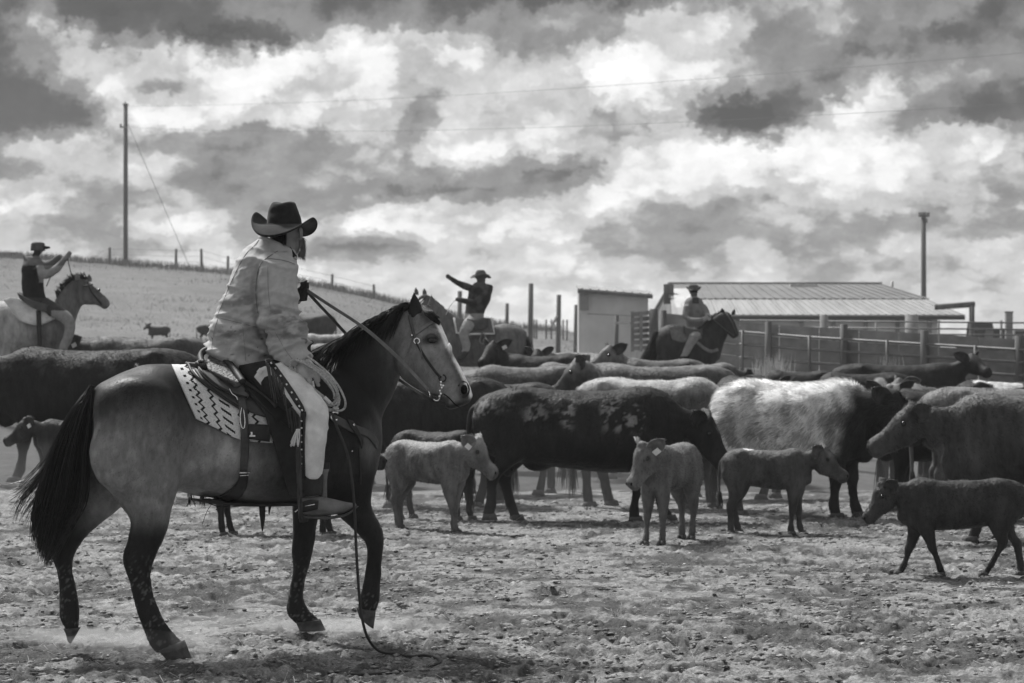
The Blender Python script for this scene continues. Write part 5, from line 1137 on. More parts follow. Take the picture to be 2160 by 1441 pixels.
for x, y0, y1, w in ((470, 772, 800, .15), (510, 792, 822, .15), (560, 792, 830, .14), (610, 765, 815, .14), (640, 738, 800, .12)): R.append(ring((x, y0), (x, y1), dc(x), w, LATH))
V, Fc = loft(R, 18, 4); link('seat', mesh_np(V, Fc), M['leather'], sad)
V, Fc = loft([ring((628, 752), (655, 762), dc(640), .05), ring((636, 738), (656, 742), dc(640), .028), ring((640, 728), (656, 730), dc(640), .024), ring((632, 722), (662, 724), dc(640), .045), ring((634, 717), (660, 718), dc(640), .04)], 14, 4); link('horn', mesh_np(V, Fc), M['leather_dark'], sad)
# fender, stirrup leather, rear cinch, front rigging
dl = dc(620) - .36
def offp(x, y): return on(x, y, .03)
piece('fender', [(515, 828), (548, 860), (566, 905), (580, 950), (596, 1000), (612, 1044)], [(640, 880), (648, 920), (652, 960), (654, 1000), (656, 1030), (658, 1050)], .028, .008, 'leather_dark', fn=lambda x, y: on(x, y, .03))
piece('rear_flap', [(505, 812), (530, 838), (560, 868), (592, 892), (606, 902)], [(515, 800), (545, 810), (580, 830), (605, 860), (610, 890)], .04, .008, 'leather_dark')
piece('rear_billet', [(500, 840), (505, 880), (507, 920), (507, 960), (505, 992)], [(516, 838), (522, 880), (524, 920), (524, 960), (521, 992)], .022, .006, 'leather', 5, 26)
b = MB(); b.tube([on(504, 994, .032), on(526, 994, .032)], .004, 6); b.tube([on(505, 1000, .03), on(524, 999, .03)], .003, 6); link('buckle', b.mesh(), M['metal'], sad)
piece('rear_cinch', [(505, 996), (500, 1015), (485, 1032), (455, 1048), (425, 1053)], [(524, 996), (522, 1020), (516, 1034), (500, 1052), (450, 1060)], .014, .006, 'leather_dark', 6, 20)
V, Fc = patch([(425, 1054), (480, 1060), (560, 1063), (640, 1060)], [(428, 1060), (480, 1067), (560, 1069), (640, 1067)], lambda x, y: P(x, y, dc(x) - .12), 6, 20, .2); link('cinch_strap', mesh_np(V, Fc), M['leather_dark'], sad)
b = MB(); b.tube(spline([P(440, 1062, dc(440) - .1), P(470, 1070, dc(440) - .1), P(520, 1067, dc(500) - .1), P(575, 1067, dc(500) - .1)], 5), .003, 5); link('cinch_hobble', b.mesh(), M['leather_dark'], sad)
b = MB(); b.tube(spline([P(446, 1064, dc(440) - .12), P(436, 1080, dc(440) - .12), P(426, 1108, dc(440) - .12)], 5), .002, 4); b.tube(spline([P(470, 1066, dc(440) - .12), P(455, 1076, dc(440) - .12)], 5), .003, 4); link('loose_string', b.mesh(), M['leather_dark'], sad)
V, Fc = patch([(546, 1066), (548, 1090), (552, 1120)], [(560, 1066), (559, 1095), (554, 1122)], lambda x, y: P(x, y, dc(550) - .05), 4, 10, .004); link('hanging_strap', mesh_np(V, Fc), M['leather_dark'], sad)
V, Fc = patch([(566, 1066), (566, 1084)], [(573, 1066), (568, 1086)], lambda x, y: P(x, y, dc(550) - .03), 4, 6, .004); link('hanging_strap', mesh_np(V, Fc), M['leather_dark'], sad)
b = MB(); b.tube(smooth_pts(np.array([on(x, y, .035) for x, y in spline([(509, 862), (505, 880), (507, 900), (513, 905), (515, 890), (512, 866)], 5)])), .0035, 6); link('snap_loop', b.mesh(), M['metal'], sad)
b = MB(); b.tube(smooth_pts(np.array([on(x, y, .03) for x, y in spline([(482, 824), (488, 835), (497, 841), (500, 848)], 5)])), .004, 6); link('rigging_ring', b.mesh(), M['metal'], sad)
b = MB(); pts = [on(462 + 9 * math.cos(a), 790 + 6 * math.sin(a), .045) for a in np.linspace(0, 5.2, 20)] + [on(x, y, .045) for x, y in spline([(470, 786), (490, 797), (515, 815), (535, 826), (560, 842), (580, 862)], 4)]
b.tube(smooth_pts(pts, 2), .010, 7); link('saddle_string', b.mesh(), M['leather'], sad)
piece('pocket', [(524, 896), (522, 912), (524, 926)], [(566, 898), (568, 915), (566, 932)], .04, .02, 'leather_dark', 10, 8)
b = MB(); c = on(529, 920, .066); b.box(c, (.03, .008, .008)); b.box(c + [-.004, 0, .012], (.009, .008, .018)); link('snap', b.mesh(), M['metal'], sad, smooth=False)
# near stirrup
dstir = dc(620) - .46
V, Fc = patch([(677, 990), (676, 1010), (678, 1050), (679, 1062)], [(694, 990), (690, 1010), (690, 1050), (692, 1062)], lambda x, y: P(x, y, dstir - .055), 4, 10, .006); link('stirrup_strap', mesh_np(V, Fc), M['leather_light'], sad)
V, Fc = patch([(672, 978), (674, 996)], [(694, 976), (696, 996)], lambda x, y: P(x, y, dstir - .05), 4, 5, .02); link('stirrup_hobble', mesh_np(V, Fc), M['leather_dark'], sad)
V, Fc = loft([ring((676, 1060), (693, 1060), dstir - .06, .008), ring((674, 1075), (694, 1075), dstir - .062, .012), ring((674, 1088), (692, 1088), dstir - .06, .012)], 10, 4); link('stirrup_side', mesh_np(V, Fc), M['leather_dark'], sad)
V, Fc = loft([ring((676, 1060), (693, 1060), dstir + .07, .008), ring((674, 1088), (692, 1088), dstir + .07, .012)], 10, 4); link('stirrup_side', mesh_np(V, Fc), M['leather_dark'], sad)
b = MB(); b.box((P(683, 1090, dstir - .06) + P(683, 1090, dstir + .07)) / 2, (.05, .16, .02)); link('stirrup_tread', b.mesh(), M['wood'], sad, smooth=False)
# breast collar
V, Fc = patch([(688, 868), (715, 880), (745, 895), (772, 905), (790, 920), (797, 934)], [(690, 878), (712, 896), (742, 912), (770, 920), (786, 935), (794, 948)], lambda x, y: on(x, y, .012), 6, 26, .008); link('breast_collar', mesh_np(V, Fc), M['leather'], sad)
V, Fc = patch([(728, 884), (740, 905), (755, 926), (760, 946)], [(742, 888), (754, 908), (764, 930), (762, 946)], lambda x, y: on(x, y, .022), 5, 14, .006); link('tie_strap', mesh_np(V, Fc), M['leather_dark'], sad)
b = MB(); b.tube(smooth_pts(np.array([on(x, y, .012) for x, y in spline([(756, 944), (758, 975), (760, 1005), (759, 1022)], 5)])), .005, 5); link('tie_down', b.mesh(), M['leather_dark'], sad)
b = MB(); b.tube([on(704 + 8 * math.cos(a), 879 + 8 * math.sin(a), .03) for a in np.linspace(.9, 5.6, 22)], .0055, 7); link('horseshoe_concho', b.mesh(), M['metal'], sad)
b = MB(); b.tube([on(743, 897, .024), on(743, 897, .030)], .007, 10); b.tube([on(740, 951, .012), on(740, 951, .02)], .004, 8); link('rivet', b.mesh(), M['metal'], sad)
# ================================================================== bridle and reins
brd = empty('bridle', P(880, 720, 13.0)); tag(brd, 'leather bridle with browband, silver horseshoe concho and bit on the nearest horse', 'bridle')
def hh_(x, y, off): 
    p = hit(HBVH, x, y, off, 0); return p if p[1] > 5 else P(x, y, hd(.4) - .07)
def strap(name, path, w, off=.005, mat='leather', parent=None, k=6):
    p = spline(path, k); T = np.gradient(p, axis=0); T /= np.linalg.norm(T, axis=1)[:, None]; n_ = np.c_[-T[:, 1], T[:, 0]]
    V, Fc = patch([tuple(q) for q in (p - n_ * w)[::2]], [tuple(q) for q in (p + n_ * w)[::2]], lambda x, y: hh_(x, y, off), 4, len(p), .004); return link(name, mesh_np(V, Fc), M[mat], parent or brd)
strap('browband', [(872, 706), (888, 696), (905, 684), (918, 677), (928, 676)], 3.2, .007, 'leather_light')
strap('crown_strap', [(864, 665), (867, 680), (872, 700), (877, 716)], 3.2, .008)
strap('cheek_strap', [(879, 724), (893, 748), (908, 770), (920, 786), (930, 797)], 2.6, .006, 'leather_dark')
strap('throat_latch', [(871, 712), (866, 730), (858, 748), (850, 765)], 1.3, .004, 'leather_light')
b = MB(); b.tube([hh_(879.5 + 5.6 * math.cos(a), 721 + 5.6 * math.sin(a), .014) for a in np.linspace(1.9, 7.6, 24)], .0042, 7); link('horseshoe_concho', b.mesh(), M['metal'], brd)
b = MB(); b.tube([hh_(869, 706, .012), hh_(870, 711, .012)], .005, 7); link('keeper', b.mesh(), M['metal'], brd)
b = MB(); b.tube(smooth_pts(np.array([hh_(x, y, .018) for x, y in ((883, 727), (888, 738), (891, 748), (891, 758))])), .0028, 5); link('strap_end', b.mesh(), M['leather_light'], brd)
b = MB()
for q in ((931, 808), (931, 814), (933, 820), (930, 826), (932, 832), (930, 837), (936, 816)):
    V, Fc = ball(hh_(q[0], q[1], .022), .0085, n=8); b.add(V, Fc)
link('bit_shank', b.mesh(), M['metal'], brd)
b = MB(); b.tube([hh_(934 + 7 * math.cos(a), 799 + 7 * math.sin(a), .014) for a in np.linspace(-1.5, 3.6, 18)], .0045, 6); link('bit_ring', b.mesh(), M['leather_dark'], brd)
b = MB(); b.tube(smooth_pts([hh_(931, 838, .02), P(930, 842, hd(.9) - .09), P(924, 848, hd(.9) - .09), P(916, 847, hd(.9) - .09), P(914, 842, hd(.9) - .09)]), .0035, 6); link('rein_ring', b.mesh(), M['metal'], brd)
b = MB(); b.tube(smooth_pts([P(901, 822, hd(.9) - .09), P(906, 828, hd(.9) - .10), P(910, 834, hd(.9) - .1), P(906, 837, hd(.9) - .1)]), .0032, 6); link('rein_snap', b.mesh(), M['metal'], brd)
hand_l = P(640, 607, 12.93)
def ribbon(pts, w, th, up=(0, 0, 1)):
    p = np.asarray(pts, float); T = np.gradient(p, axis=0); T /= np.linalg.norm(T, axis=1)[:, None]; s = np.cross(T, up); s /= np.linalg.norm(s, axis=1)[:, None]; n_ = np.cross(s, T)
    b = MB(); m_ = len(p); V = np.concatenate([p + n_ * w, p + n_ * w + s * th, p - n_ * w + s * th, p - n_ * w]); V = V.reshape(4, m_, 3).transpose(1, 0, 2).reshape(-1, 3)
    Fc = [(i * 4 + j, i * 4 + (j + 1) % 4, (i + 1) * 4 + (j + 1) % 4, (i + 1) * 4 + j) for i in range(m_ - 1) for j in range(4)] + [(3, 2, 1, 0), ((m_ - 1) * 4, (m_ - 1) * 4 + 1, (m_ - 1) * 4 + 2, (m_ - 1) * 4 + 3)]
    return mesh_np(V, Fc)
r1 = spline([hand_l, P(690, 640, 12.85), P(770, 693, 12.72), P(840, 755, 12.66), P(885, 803, 12.68), P(903, 824, hd(.9) - .09)], 8)
link('near_rein', ribbon(r1, .0085, .004), M['leather_light'], brd, smooth=False)
r2 = spline([hand_l + [0, .03, 0], P(668, 638, 13.0), P(700, 672, 13.1), P(740, 715, 13.2), P(800, 770, 13.3), P(850, 806, 13.25), P(885, 828, 13.05), P(914, 845, hd(.9) - .04), P(940, 852, hd(1) - .02)], 8)
link('far_rein', ribbon(r2, .0085, .004), M['leather_dark'], brd, smooth=False)
b = MB(); b.tube(spline([P(862, 800, HB), P(872, 800, HB - .06), P(888, 806, HB - .1), P(905, 820, HB - .12), P(914, 836, HB - .2)], 5), .0035, 6); link('curb_strap', b.mesh(), M['leather'], brd)
V, Fc = ball(P(866, 823, 24.2), [.012, .012, .02]); 
# ================================================================== the nearest rider
M['canvas'] = material('canvas_coat', rough=.9, var=.10, scale=30, bump=.25, bscale=320, attr='coat', spec=.12, dist=.002)
M['felt'] = material('felt_hat', .02, rough=.9, var=.55, scale=16, bump=.35, bscale=180, spec=.12, dist=.003, sheen=.15)
M['skin'] = material('skin', .22, rough=.55, var=.15, scale=20, bump=.2, bscale=120, spec=.35, dist=.002)
M['glove'] = material('pale_glove', .55, rough=.85, var=.22, scale=22, bump=.4, bscale=140, spec=.15, dist=.003)
M['chap'] = material('pale_chaps', .74, rough=.8, var=.22, scale=9, bump=.35, bscale=90, spec=.15, dist=.004)
M['rope'] = material('lariat_rope', .42, rough=.6, var=.5, scale=120, bump=.5, bscale=300, spec=.3, dist=.002)
M['beard'] = material('grey_beard', .25, rough=.7, var=.3, bump=0)
M['cloth_dark'] = material('dark_cloth', .03, rough=.9, var=.3, scale=20, bump=.2, spec=.1)
M['cloth'] = material('painted_cloth', rough=.9, var=.2, scale=14, bump=.3, bscale=40, attr='coat', spec=.12, dist=.01)
prs = empty('person', (-1.2, 12.82, 1.5)); tag(prs, 'person in pale canvas coat and dark felt hat holding a rope on the nearest horse', 'person', 'riders around the herd')
dr = 12.84
hc = P(604, 494, dr + .0)
sk = []
HF = np.array([math.sin(math.radians(24)), math.cos(math.radians(24)), 0.0]); HL_ = np.array([HF[1], -HF[0], 0])    # facing direction and its right hand
hp_ = lambda f, r, u: hc + HF * f + HL_ * r + np.array([0, 0, u])
ax = np.array([HL_, HF, [0, 0, 1]])
sk.append(ball(hp_(0, 0, .03), [.076, .095, .105], ax, 18)); sk.append(ball(hp_(.035, 0, -.05), [.058, .065, .07], ax, 14)); sk.append(ball(hp_(.07, 0, -.085), [.03, .03, .025], ax, 10))
sk.append(loft([(hp_(-.02, 0, -.03), HL_ * .058, HF * .06), (hp_(-.03, 0, -.10), HL_ * .056, HF * .058), (hp_(-.05, 0, -.17), HL_ * .075, HF * .07)], 16, 4))
sk.append(ball(hp_(.10, 0, -.005), [.012, .022, .022], ax, 8)); sk.append(loft([(hp_(.09, 0, .03), HL_ * .008, HF * .012), (hp_(.105, 0, .0), HL_ * .012, HF * .016), (hp_(.11, 0, -.012), HL_ * .014, HF * .014)], 10, 3))
for s in (-1, 1): sk.append(ball(hp_(-.005, s * .078, .0), [.012, .02, .032], ax, 10))
for s in (-1, 1): sk.append(ball(hp_(.085, s * .03, -.045), [.02, .012, .008], ax, 8))
TO = [((556, 508), (608, 515), .075), ((525, 532), (612, 540), .13), ((505, 570), (612, 575), .165), ((487, 620), (604, 625), .16), ((470, 670), (596, 678), .15), ((456, 720), (588, 730), .15), ((452, 765), (582, 775), .16), ((470, 795), (585, 800), .15)]
sk.append(loft([ring(a, b_, dr, w) for a, b_, w in TO], 22, 3))
sk.append(loft([ring((520, 770), (585, 800), dr - .12, .09), ring((545, 800), (612, 812), dr - .28, .085), ring((590, 838), (650, 825), dr - .40, .075), ring((630, 875), (680, 862), dr - .43, .06), ring((640, 930), (680, 925), dr - .43, .055), ring((645, 990), (676, 990), dr - .43, .045), ring((645, 1050), (672, 1050), dr - .43, .04), ring((650, 1070), (690, 1075), dr - .43, .035), ring((690, 1060), (715, 1075), dr - .43, .03)], 14, 4))
sk.append(loft([ring((520, 770), (585, 800), dr + .14, .09), ring((560, 800), (622, 812), dr + .32, .085), ring((600, 838), (660, 825), dr + .42, .07), ring((640, 930), (680, 925), dr + .43, .055), ring((645, 1050), (672, 1050), dr + .43, .04)], 14, 4))
sk.append(loft([ring((545, 556), (612, 560), dr - .15, .05), ring((560, 640), (612, 650), dr - .20, .045), ring((575, 700), (620, 690), dr - .24, .04), ring((612, 760), (645, 745), dr - .27, .032)], 12, 4))
sk.append(loft([ring((575, 556), (620, 560), dr + .15, .05), ring((590, 640), (630, 640), dr + .22, .045), ring((618, 640), (640, 625), dr + .12, .035), ring((628, 625), (642, 612), dr + .1, .03)], 12, 4))
bme = fuse(sk, .008, 4, .5, 'body'); link('body', bme, M['skin'], prs); BV = bvh_of(bme)
for s in (-1, 1):
    V, Fc = ball(hp_(.082, s * .032, .012), [.013, .010, .009], ax, 10); link('eye', mesh_np(V, Fc), M['eye'], prs)
for s in (-1, 1):
    V, Fc = loft([(hp_(-.01, s * .083, .025), HF * .012, np.array([0, 0, .006])), (hp_(-.006, s * .092, .018), HF * .02, np.array([0, 0, .014])), (hp_(-.004, s * .092, -.008), HF * .016, np.array([0, 0, .012])), (hp_(.0, s * .085, -.03), HF * .008, np.array([0, 0, .006]))], 10, 3); link('ear', mesh_np(V, Fc), M['skin'], prs)
r = np.random.default_rng(5)
def hair_tuft(name, n, rootfn, dirfn, L, rad, mat, parent):
    b = MB()
    for k in range(n):
        p = rootfn(); d_ = dirfn(p); d_ = d_ / np.linalg.norm(d_); l_ = L * (.5 + .8 * r.random()); w = r.normal(0, .25, 3)
        b.tube([p, p + d_ * l_ * .5 + w * l_ * .15, p + (d_ + [0, 0, -.5]) * l_ + w * l_ * .4], np.array([rad, rad * .8, rad * .3]), 3, False)
    o = link(name, b.mesh(), mat, parent); o['kind'] = 'stuff'; return o
def br():
    a = r.uniform(-1.9, 1.9); u = r.uniform(-.115, -.015); f = .052 + .04 * math.cos(a) - abs(u + .06) * .1; return hp_(f, .066 * math.sin(a), u)
hair_tuft('beard', 1500, br, lambda p: (p - hc) * [1, 1, .4] + [0, 0, -.03], .022, .0010, M['beard'], prs)
def nr(): a = r.uniform(2.5, 3.8); return hp_(.085 * math.cos(a) - .004, .070 * math.sin(a), r.uniform(-.05, .03))
hair_tuft('hair', 600, nr, lambda p: (p - hc) * [1, 1, 0] + [0, 0, -.12], .02, .0012, M['hair'], prs)
# coat: torso and sleeves in one skin of heavy canvas
cp = [loft([ring(a, b_, dr, w) for a, b_, w in [((552, 506), (612, 522), .095), ((528, 518), (622, 536), .135), ((508, 538), (624, 556), .175), ((492, 570), (622, 585), .20), ((476, 615), (617, 625), .195), ((460, 665), (611, 675), .185), ((446, 715), (606, 720), .185), ((436, 748), (600, 752), .195), ((438, 768), (592, 772), .20)]], 28, 4, 2.2)]
cp.append(loft([ring(A, B, d, w) for A, B, d, w in [((530, 540), (606, 530), dr - .10, .07), ((536, 566), (625, 552), dr - .155, .088), ((543, 610), (628, 602), dr - .19, .088), ((546, 655), (631, 650), dr - .215, .085), ((551, 690), (637, 680), dr - .235, .08), ((566, 722), (645, 705), dr - .255, .072), ((583, 750), (651, 732), dr - .27, .066), ((597, 774), (656, 752), dr - .285, .06)]], 22, 4))
cp.append(loft([ring(A, B, d, w) for A, B, d, w in [((560, 540), (618, 540), dr + .14, .07), ((580, 590), (626, 585), dr + .19, .075), ((590, 640), (632, 632), dr + .2, .07), ((606, 650), (636, 625), dr + .15, .06), ((618, 640), (638, 612), dr + .11, .05)]], 16, 4))
cme = fuse(cp, .0078, 4, .5, 'coat'); C = coords(cme); N = normals(cme); PX = CX + F * C[:, 0] / C[:, 1]; PY = CY + F * (H - C[:, 2]) / C[:, 1]
arm = sm(.0, .04, (dr - .10) - C[:, 1]) * sm(-6, 6, PX - np.interp(PY, [540, 690, 775], [538, 548, 592]))
rid = lambda v: 1 - np.abs(2 * v - 1)
q = np.c_[PX, PY, np.zeros(len(C))]
w1 = rid(vnoise(np.c_[PX * .010 + PY * .006, PY * .050 - PX * .018, C[:, 1] * 3], 1, 3)); w2 = rid(vnoise(np.c_[PX * .025, PY * .085 + PX * .03, C[:, 1] * 6], 1, 5)); w3 = rid(vnoise(np.c_[PX * .03 - PY * .03, PY * .04 + PX * .05, C[:, 1] * 5], 1, 7))
torso_amp = .006 + .017 * sm(600, 700, PY); arm_amp = .006 + .015 * sm(620, 690, PY)
disp = (torso_amp * (1 - arm) + arm_amp * arm) * ((w1 ** 2 - .35) * 1.8 + (w2 ** 2 - .35) * .7) + .006 * (w3 - .5)
disp -= .018 * np.exp(-((PX - (505 + .05 * (PY - 600))) / 60) ** 2 - ((PY - 668) / 9) ** 2) * (1 - arm) * .5
disp -= .02 * np.exp(-((PX - np.interp(PY, [545, 600, 690, 760], [540, 536, 543, 580])) / 6) ** 2) * sm(550, 590, PY)
setco(cme, C + N * disp[:, None])
alb = .51 * (0.93 + .14 * fbm(C, 8, 3, 4)); alb *= 1 - .10 * arm
def stain(x, y, rx, ry, a, rot=0.0):
    global alb
    dx, dy = PX - x, PY - y; u_ = dx * math.cos(rot) + dy * math.sin(rot); v_ = -dx * math.sin(rot) + dy * math.cos(rot)
    m_ = np.exp(-(u_ / rx) ** 2 - (v_ / ry) ** 2) * sm(.25, .75, fbm(q * [1, 2.0, 1], .05, 4, 12, .6)) * 1.8; alb = alb * (1 - .75 * a * np.clip(m_, 0, 1))
stain(520, 700, 45, 28, .5); stain(505, 640, 45, 16, .5); stain(530, 600, 30, 50, .35); stain(595, 668, 34, 15, .8, .3); stain(480, 735, 30, 20, .35); stain(600, 705, 34, 18, .4); stain(560, 740, 30, 14, .3); stain(620, 700, 30, 20, .5); stain(625, 765, 30, 12, .4); stain(485, 705, 20, 10, .5)
alb *= 1 - .10 * sm(.5, .7, fbm(q, .03, 4, 18, .65)); alb *= 1 - .6 * sm(.90, .94, vnoise(q, .12, 19)) * sm(660, 700, PY)
hole = (C[:, 2] > P(0, 520, dr)[2] + .0) * np.exp(-((PX - 585) / 40) ** 2); paint(cme, alb); jo = link('coat', cme, M['canvas'], prs)
JB = bvh_of(cme)
M['seam'] = material('seam_thread', .17, rough=.9, var=.2, bump=0)
def seam(path, r_=.0016, off=.003, parent=jo, mat='seam', dflt=12.7):
    b = MB(); b.tube(smooth_pts(drape(JB, path, off, 5, dflt), 1), r_ * .7, 5); return link('seam', b.mesh(), M[mat], parent, local=True)
seam([(547, 506), (536, 520), (520, 535), (500, 570), (484, 605), (470, 640), (458, 668)], .0022); seam([(460, 672), (452, 700), (447, 735)], .0018)
seam([(586, 530), (570, 540), (552, 555), (543, 580), (540, 620), (544, 660)], .0024); seam([(560, 545), (590, 548), (610, 553), (622, 558)], .0018)
seam([(457, 670), (500, 680), (540, 690)], .0016); seam([(565, 560), (566, 610), (570, 650)], .0015); seam([(512, 690), (516, 730), (518, 762)], .0013); seam([(580, 700), (600, 735), (620, 762)], .0014)
# collar, hem, cuff
Cc = P(585, 524, dr); uA = (P(623, 541, dr) - P(547, 503, dr)) / 2; G = []
cu = P(547, 496, dr) - P(549, 509, dr)
for t in np.linspace(0, 1, 6):
    row = []
    for a in np.linspace(0, 2 * math.pi, 41): row.append(Cc + uA * math.cos(a) * (1 - .05 * t) + np.array([0, .105, 0]) * math.sin(a) * (1 - .06 * t) + cu * (t - .35) * (1.0 + .25 * math.cos(a)) + np.array([.0, 0, 1]) * (-.012 * math.sin(a)))
    G.append(row)
V, Fc = sheet(np.array(G), .007); m2 = mesh_np(V, Fc); paint(m2, np.full(len(m2.vertices), .45) * (.9 + .2 * fbm(coords(m2), 30, 2, 3))); co = link('collar', m2, M['canvas'], prs)
b = MB(); b.tube([np.array(g) for g in np.array(G)[-1]], .0045, 6, False); m2 = b.mesh(); paint(m2, np.full(len(m2.vertices), .40)); link('collar_edge', m2, M['canvas'], co, local=True)
V, Fc = patch([(585, 502), (598, 520), (612, 545)], [(606, 508), (612, 520), (626, 540)], lambda x, y: P(x, y, dr - .065), 8, 8, .01); link('neckerchief', mesh_np(V, Fc), M['cloth_dark'], prs)
b = MB(); b.tube(smooth_pts([P(x, y, d) for x, y, d in [(437, 752, dr), (445, 762, dr - .12), (475, 770, dr - .19), (510, 775, dr - .205), (550, 775, dr - .19), (580, 768, dr - .13), (594, 765, dr)]], 1), .006, 6); m2 = b.mesh(); paint(m2, np.full(len(m2.vertices), .3)); link('hem', m2, M['canvas'], prs)
b = MB(); cc = ring((597, 775), (656, 752), dr - .287, .062); b.tube([cc[0] + cc[1] * math.cos(a) * 1.03 + cc[2] * math.sin(a) * 1.03 for a in np.linspace(0, 6.283, 28)], .005, 6, False); m2 = b.mesh(); paint(m2, np.full(len(m2.vertices), .3)); link('cuff', m2, M['canvas'], prs)
# hat
hat = []
HY = math.radians(20); hf = np.array([math.sin(HY), math.cos(HY), 0]); hr = np.array([hf[1], -hf[0], 0]); hb = P(600, 476, dr); up = np.array([0, 0, 1.0])
G = []
for t in np.linspace(0, 1, 14):
    row = []
    for a in np.linspace(0, 2 * math.pi, 73):
        c_, s_ = math.cos(a), math.sin(a); R_ = .092 + (.088 + .004 * abs(c_)) * t; side = abs(s_) ** 2.2
        z = -.014 * t - .052 * t ** 1.3 * max(0, -c_) ** 1.3 - .035 * t ** 1.3 * max(0, c_) ** 1.5 + side * (.086 if s_ < 0 else .052) * t ** 2.0
        rr = R_ * (1 - .10 * side * t ** 3); row.append(hb + hr * rr * s_ * 1.02 + hf * rr * c_ * 1.03 + up * z)
    G.append(row)
V, Fc = sheet(np.array(G), .005, (0, 0, 1)); ho = link('hat_brim', mesh_np(V, Fc), M['felt'], prs)
b = MB(); b.tube([np.array(g) for g in G[-1]], .0040, 6, False); link('brim_binding', b.mesh(), M['felt'], ho, local=True)
R = []; prof = [(-.012, .097, .098), (.0, .096, .097), (.02, .094, .096), (.05, .091, .092), (.08, .085, .086), (.102, .074, .078), (.117, .060, .066), (.122, .045, .05)]
for z, rx, ry in prof: R.append((hb + up * z + hr * (.000 + .0) + hf * (-.05 * z), hr * rx * .97, hf * ry))
V, Fc = loft(R, 40, 4); V = np.array(V); dz = V - hb; u_ = dz @ hr; w_ = dz @ hf; hh2 = dz[:, 2]
V[:, 2] -= sm(.07, .12, hh2) * .020 * np.exp(-(u_ / .026) ** 2) * sm(-.10, -.03, w_ * 1.0 + .0) ; V[:, 2] += .006 * sm(.09, .12, hh2) * np.cos(w_ * 14)
for s in (-1, 1):
    k = np.exp(-((u_ - s * .075) / .03) ** 2 - ((w_ - .045) / .035) ** 2 - ((hh2 - .085) / .03) ** 2); V -= (hr * s * .016)[None] * k[:, None]
k = np.exp(-((u_ + .012) / .05) ** 2 - ((w_ + .09) / .03) ** 2 - ((hh2 - .068) / .018) ** 2); V += (hf * .008)[None] * k[:, None]
hm = mesh_np(V, Fc); link('hat_crown', hm, M['felt'], prs)
b = MB(); b.tube([hb + up * .004 + hr * .0965 * .97 * math.sin(a) + hf * .099 * math.cos(a) for a in np.linspace(0, 6.283, 50)], .0042, 6, False); link('hat_band', b.mesh(), M['felt'], prs)
# near glove with fingers round the rope
dg = dr - .30
gp = [loft([ring((612, 760), (648, 750), dg, .03), ring((613, 775), (660, 764), dg - .005, .028), ring((616, 790), (667, 780), dg - .01, .026), ring((622, 802), (668, 795), dg - .012, .02)], 14, 4)]
for (x0, y0, x1, y1, x2, y2, rr, dd) in ((626, 796, 627, 812, 634, 822, .0125, -.012), (638, 798, 640, 818, 648, 828, .0135, -.018), (651, 796, 655, 815, 661, 822, .0135, -.016), (662, 790, 669, 806, 672, 815, .0125, -.008)):
    gp.append(loft([(P(x0, y0 - 6, dg), np.array([rr * 1.05, 0, 0]), np.array([0, rr, 0])), (P(x0, y0, dg + dd), np.array([rr * 1.1, 0, 0]), np.array([0, rr, .2 * rr])), (P(x1, y1, dg + dd), np.array([rr, 0, 0]), np.array([0, rr, 0])), (P(x2, y2, dg + dd * .2 + .004), np.array([rr * .8, 0, 0]), np.array([0, rr * .8, 0]))], 10, 4))
gp.append(loft([(P(650, 768, dg - .02), np.array([.018, 0, 0]), np.array([0, .016, 0])), (P(664, 780, dg - .03), np.array([.015, 0, 0]), np.array([0, .014, 0])), (P(671, 796, dg - .03), np.array([.012, 0, 0]), np.array([0, .012, 0])), (P(672, 806, dg - .022), np.array([.009, 0, 0]), np.array([0, .009, 0]))], 10, 4))
gm = fuse(gp, .0036, 3, .5, 'glove'); C = coords(gm); setco(gm, C + normals(gm) * (.0022 * (fbm(C, 60, 3, 3) - .5) * 2)[:, None]); link('glove', gm, M['glove'], prs)
gp = [loft([(hand_l + [.0, .01, .01], np.array([.03, 0, .01]), np.array([0, .028, 0])), (hand_l + [-.006, 0, -.02], np.array([.034, 0, 0]), np.array([0, .030, 0])), (hand_l + [-.01, 0, -.07], np.array([.03, 0, 0]), np.array([0, .028, 0]))], 12, 4)]
for k in range(4): a = hand_l + [.018, -.022 + .004 * k, .022 - .018 * k]; gp.append(loft([(a + [-.03, -.01, 0], np.array([0, .010, 0]), np.array([0, 0, .009])), (a, np.array([0, .010, 0]), np.array([0, 0, .009])), (a + [.006, .022, 0], np.array([0.007, .006, 0]), np.array([0, 0, .008])), (a + [-.012, .036, 0], np.array([0, .007, 0]), np.array([0, 0, .007]))], 8, 3))
gp.append(loft([(hand_l + [-.01, -.03, .0], np.array([.012, 0, 0]), np.array([0, .012, 0])), (hand_l + [.008, -.028, .026], np.array([.010, 0, 0]), np.array([0, .010, 0])), (hand_l + [.02, -.016, .040], np.array([.007, 0, 0]), np.array([0, .007, 0]))], 8, 3))
gm = fuse(gp, .004, 3, .5, 'glove'); link('glove', gm, M['cloth_dark'], prs)
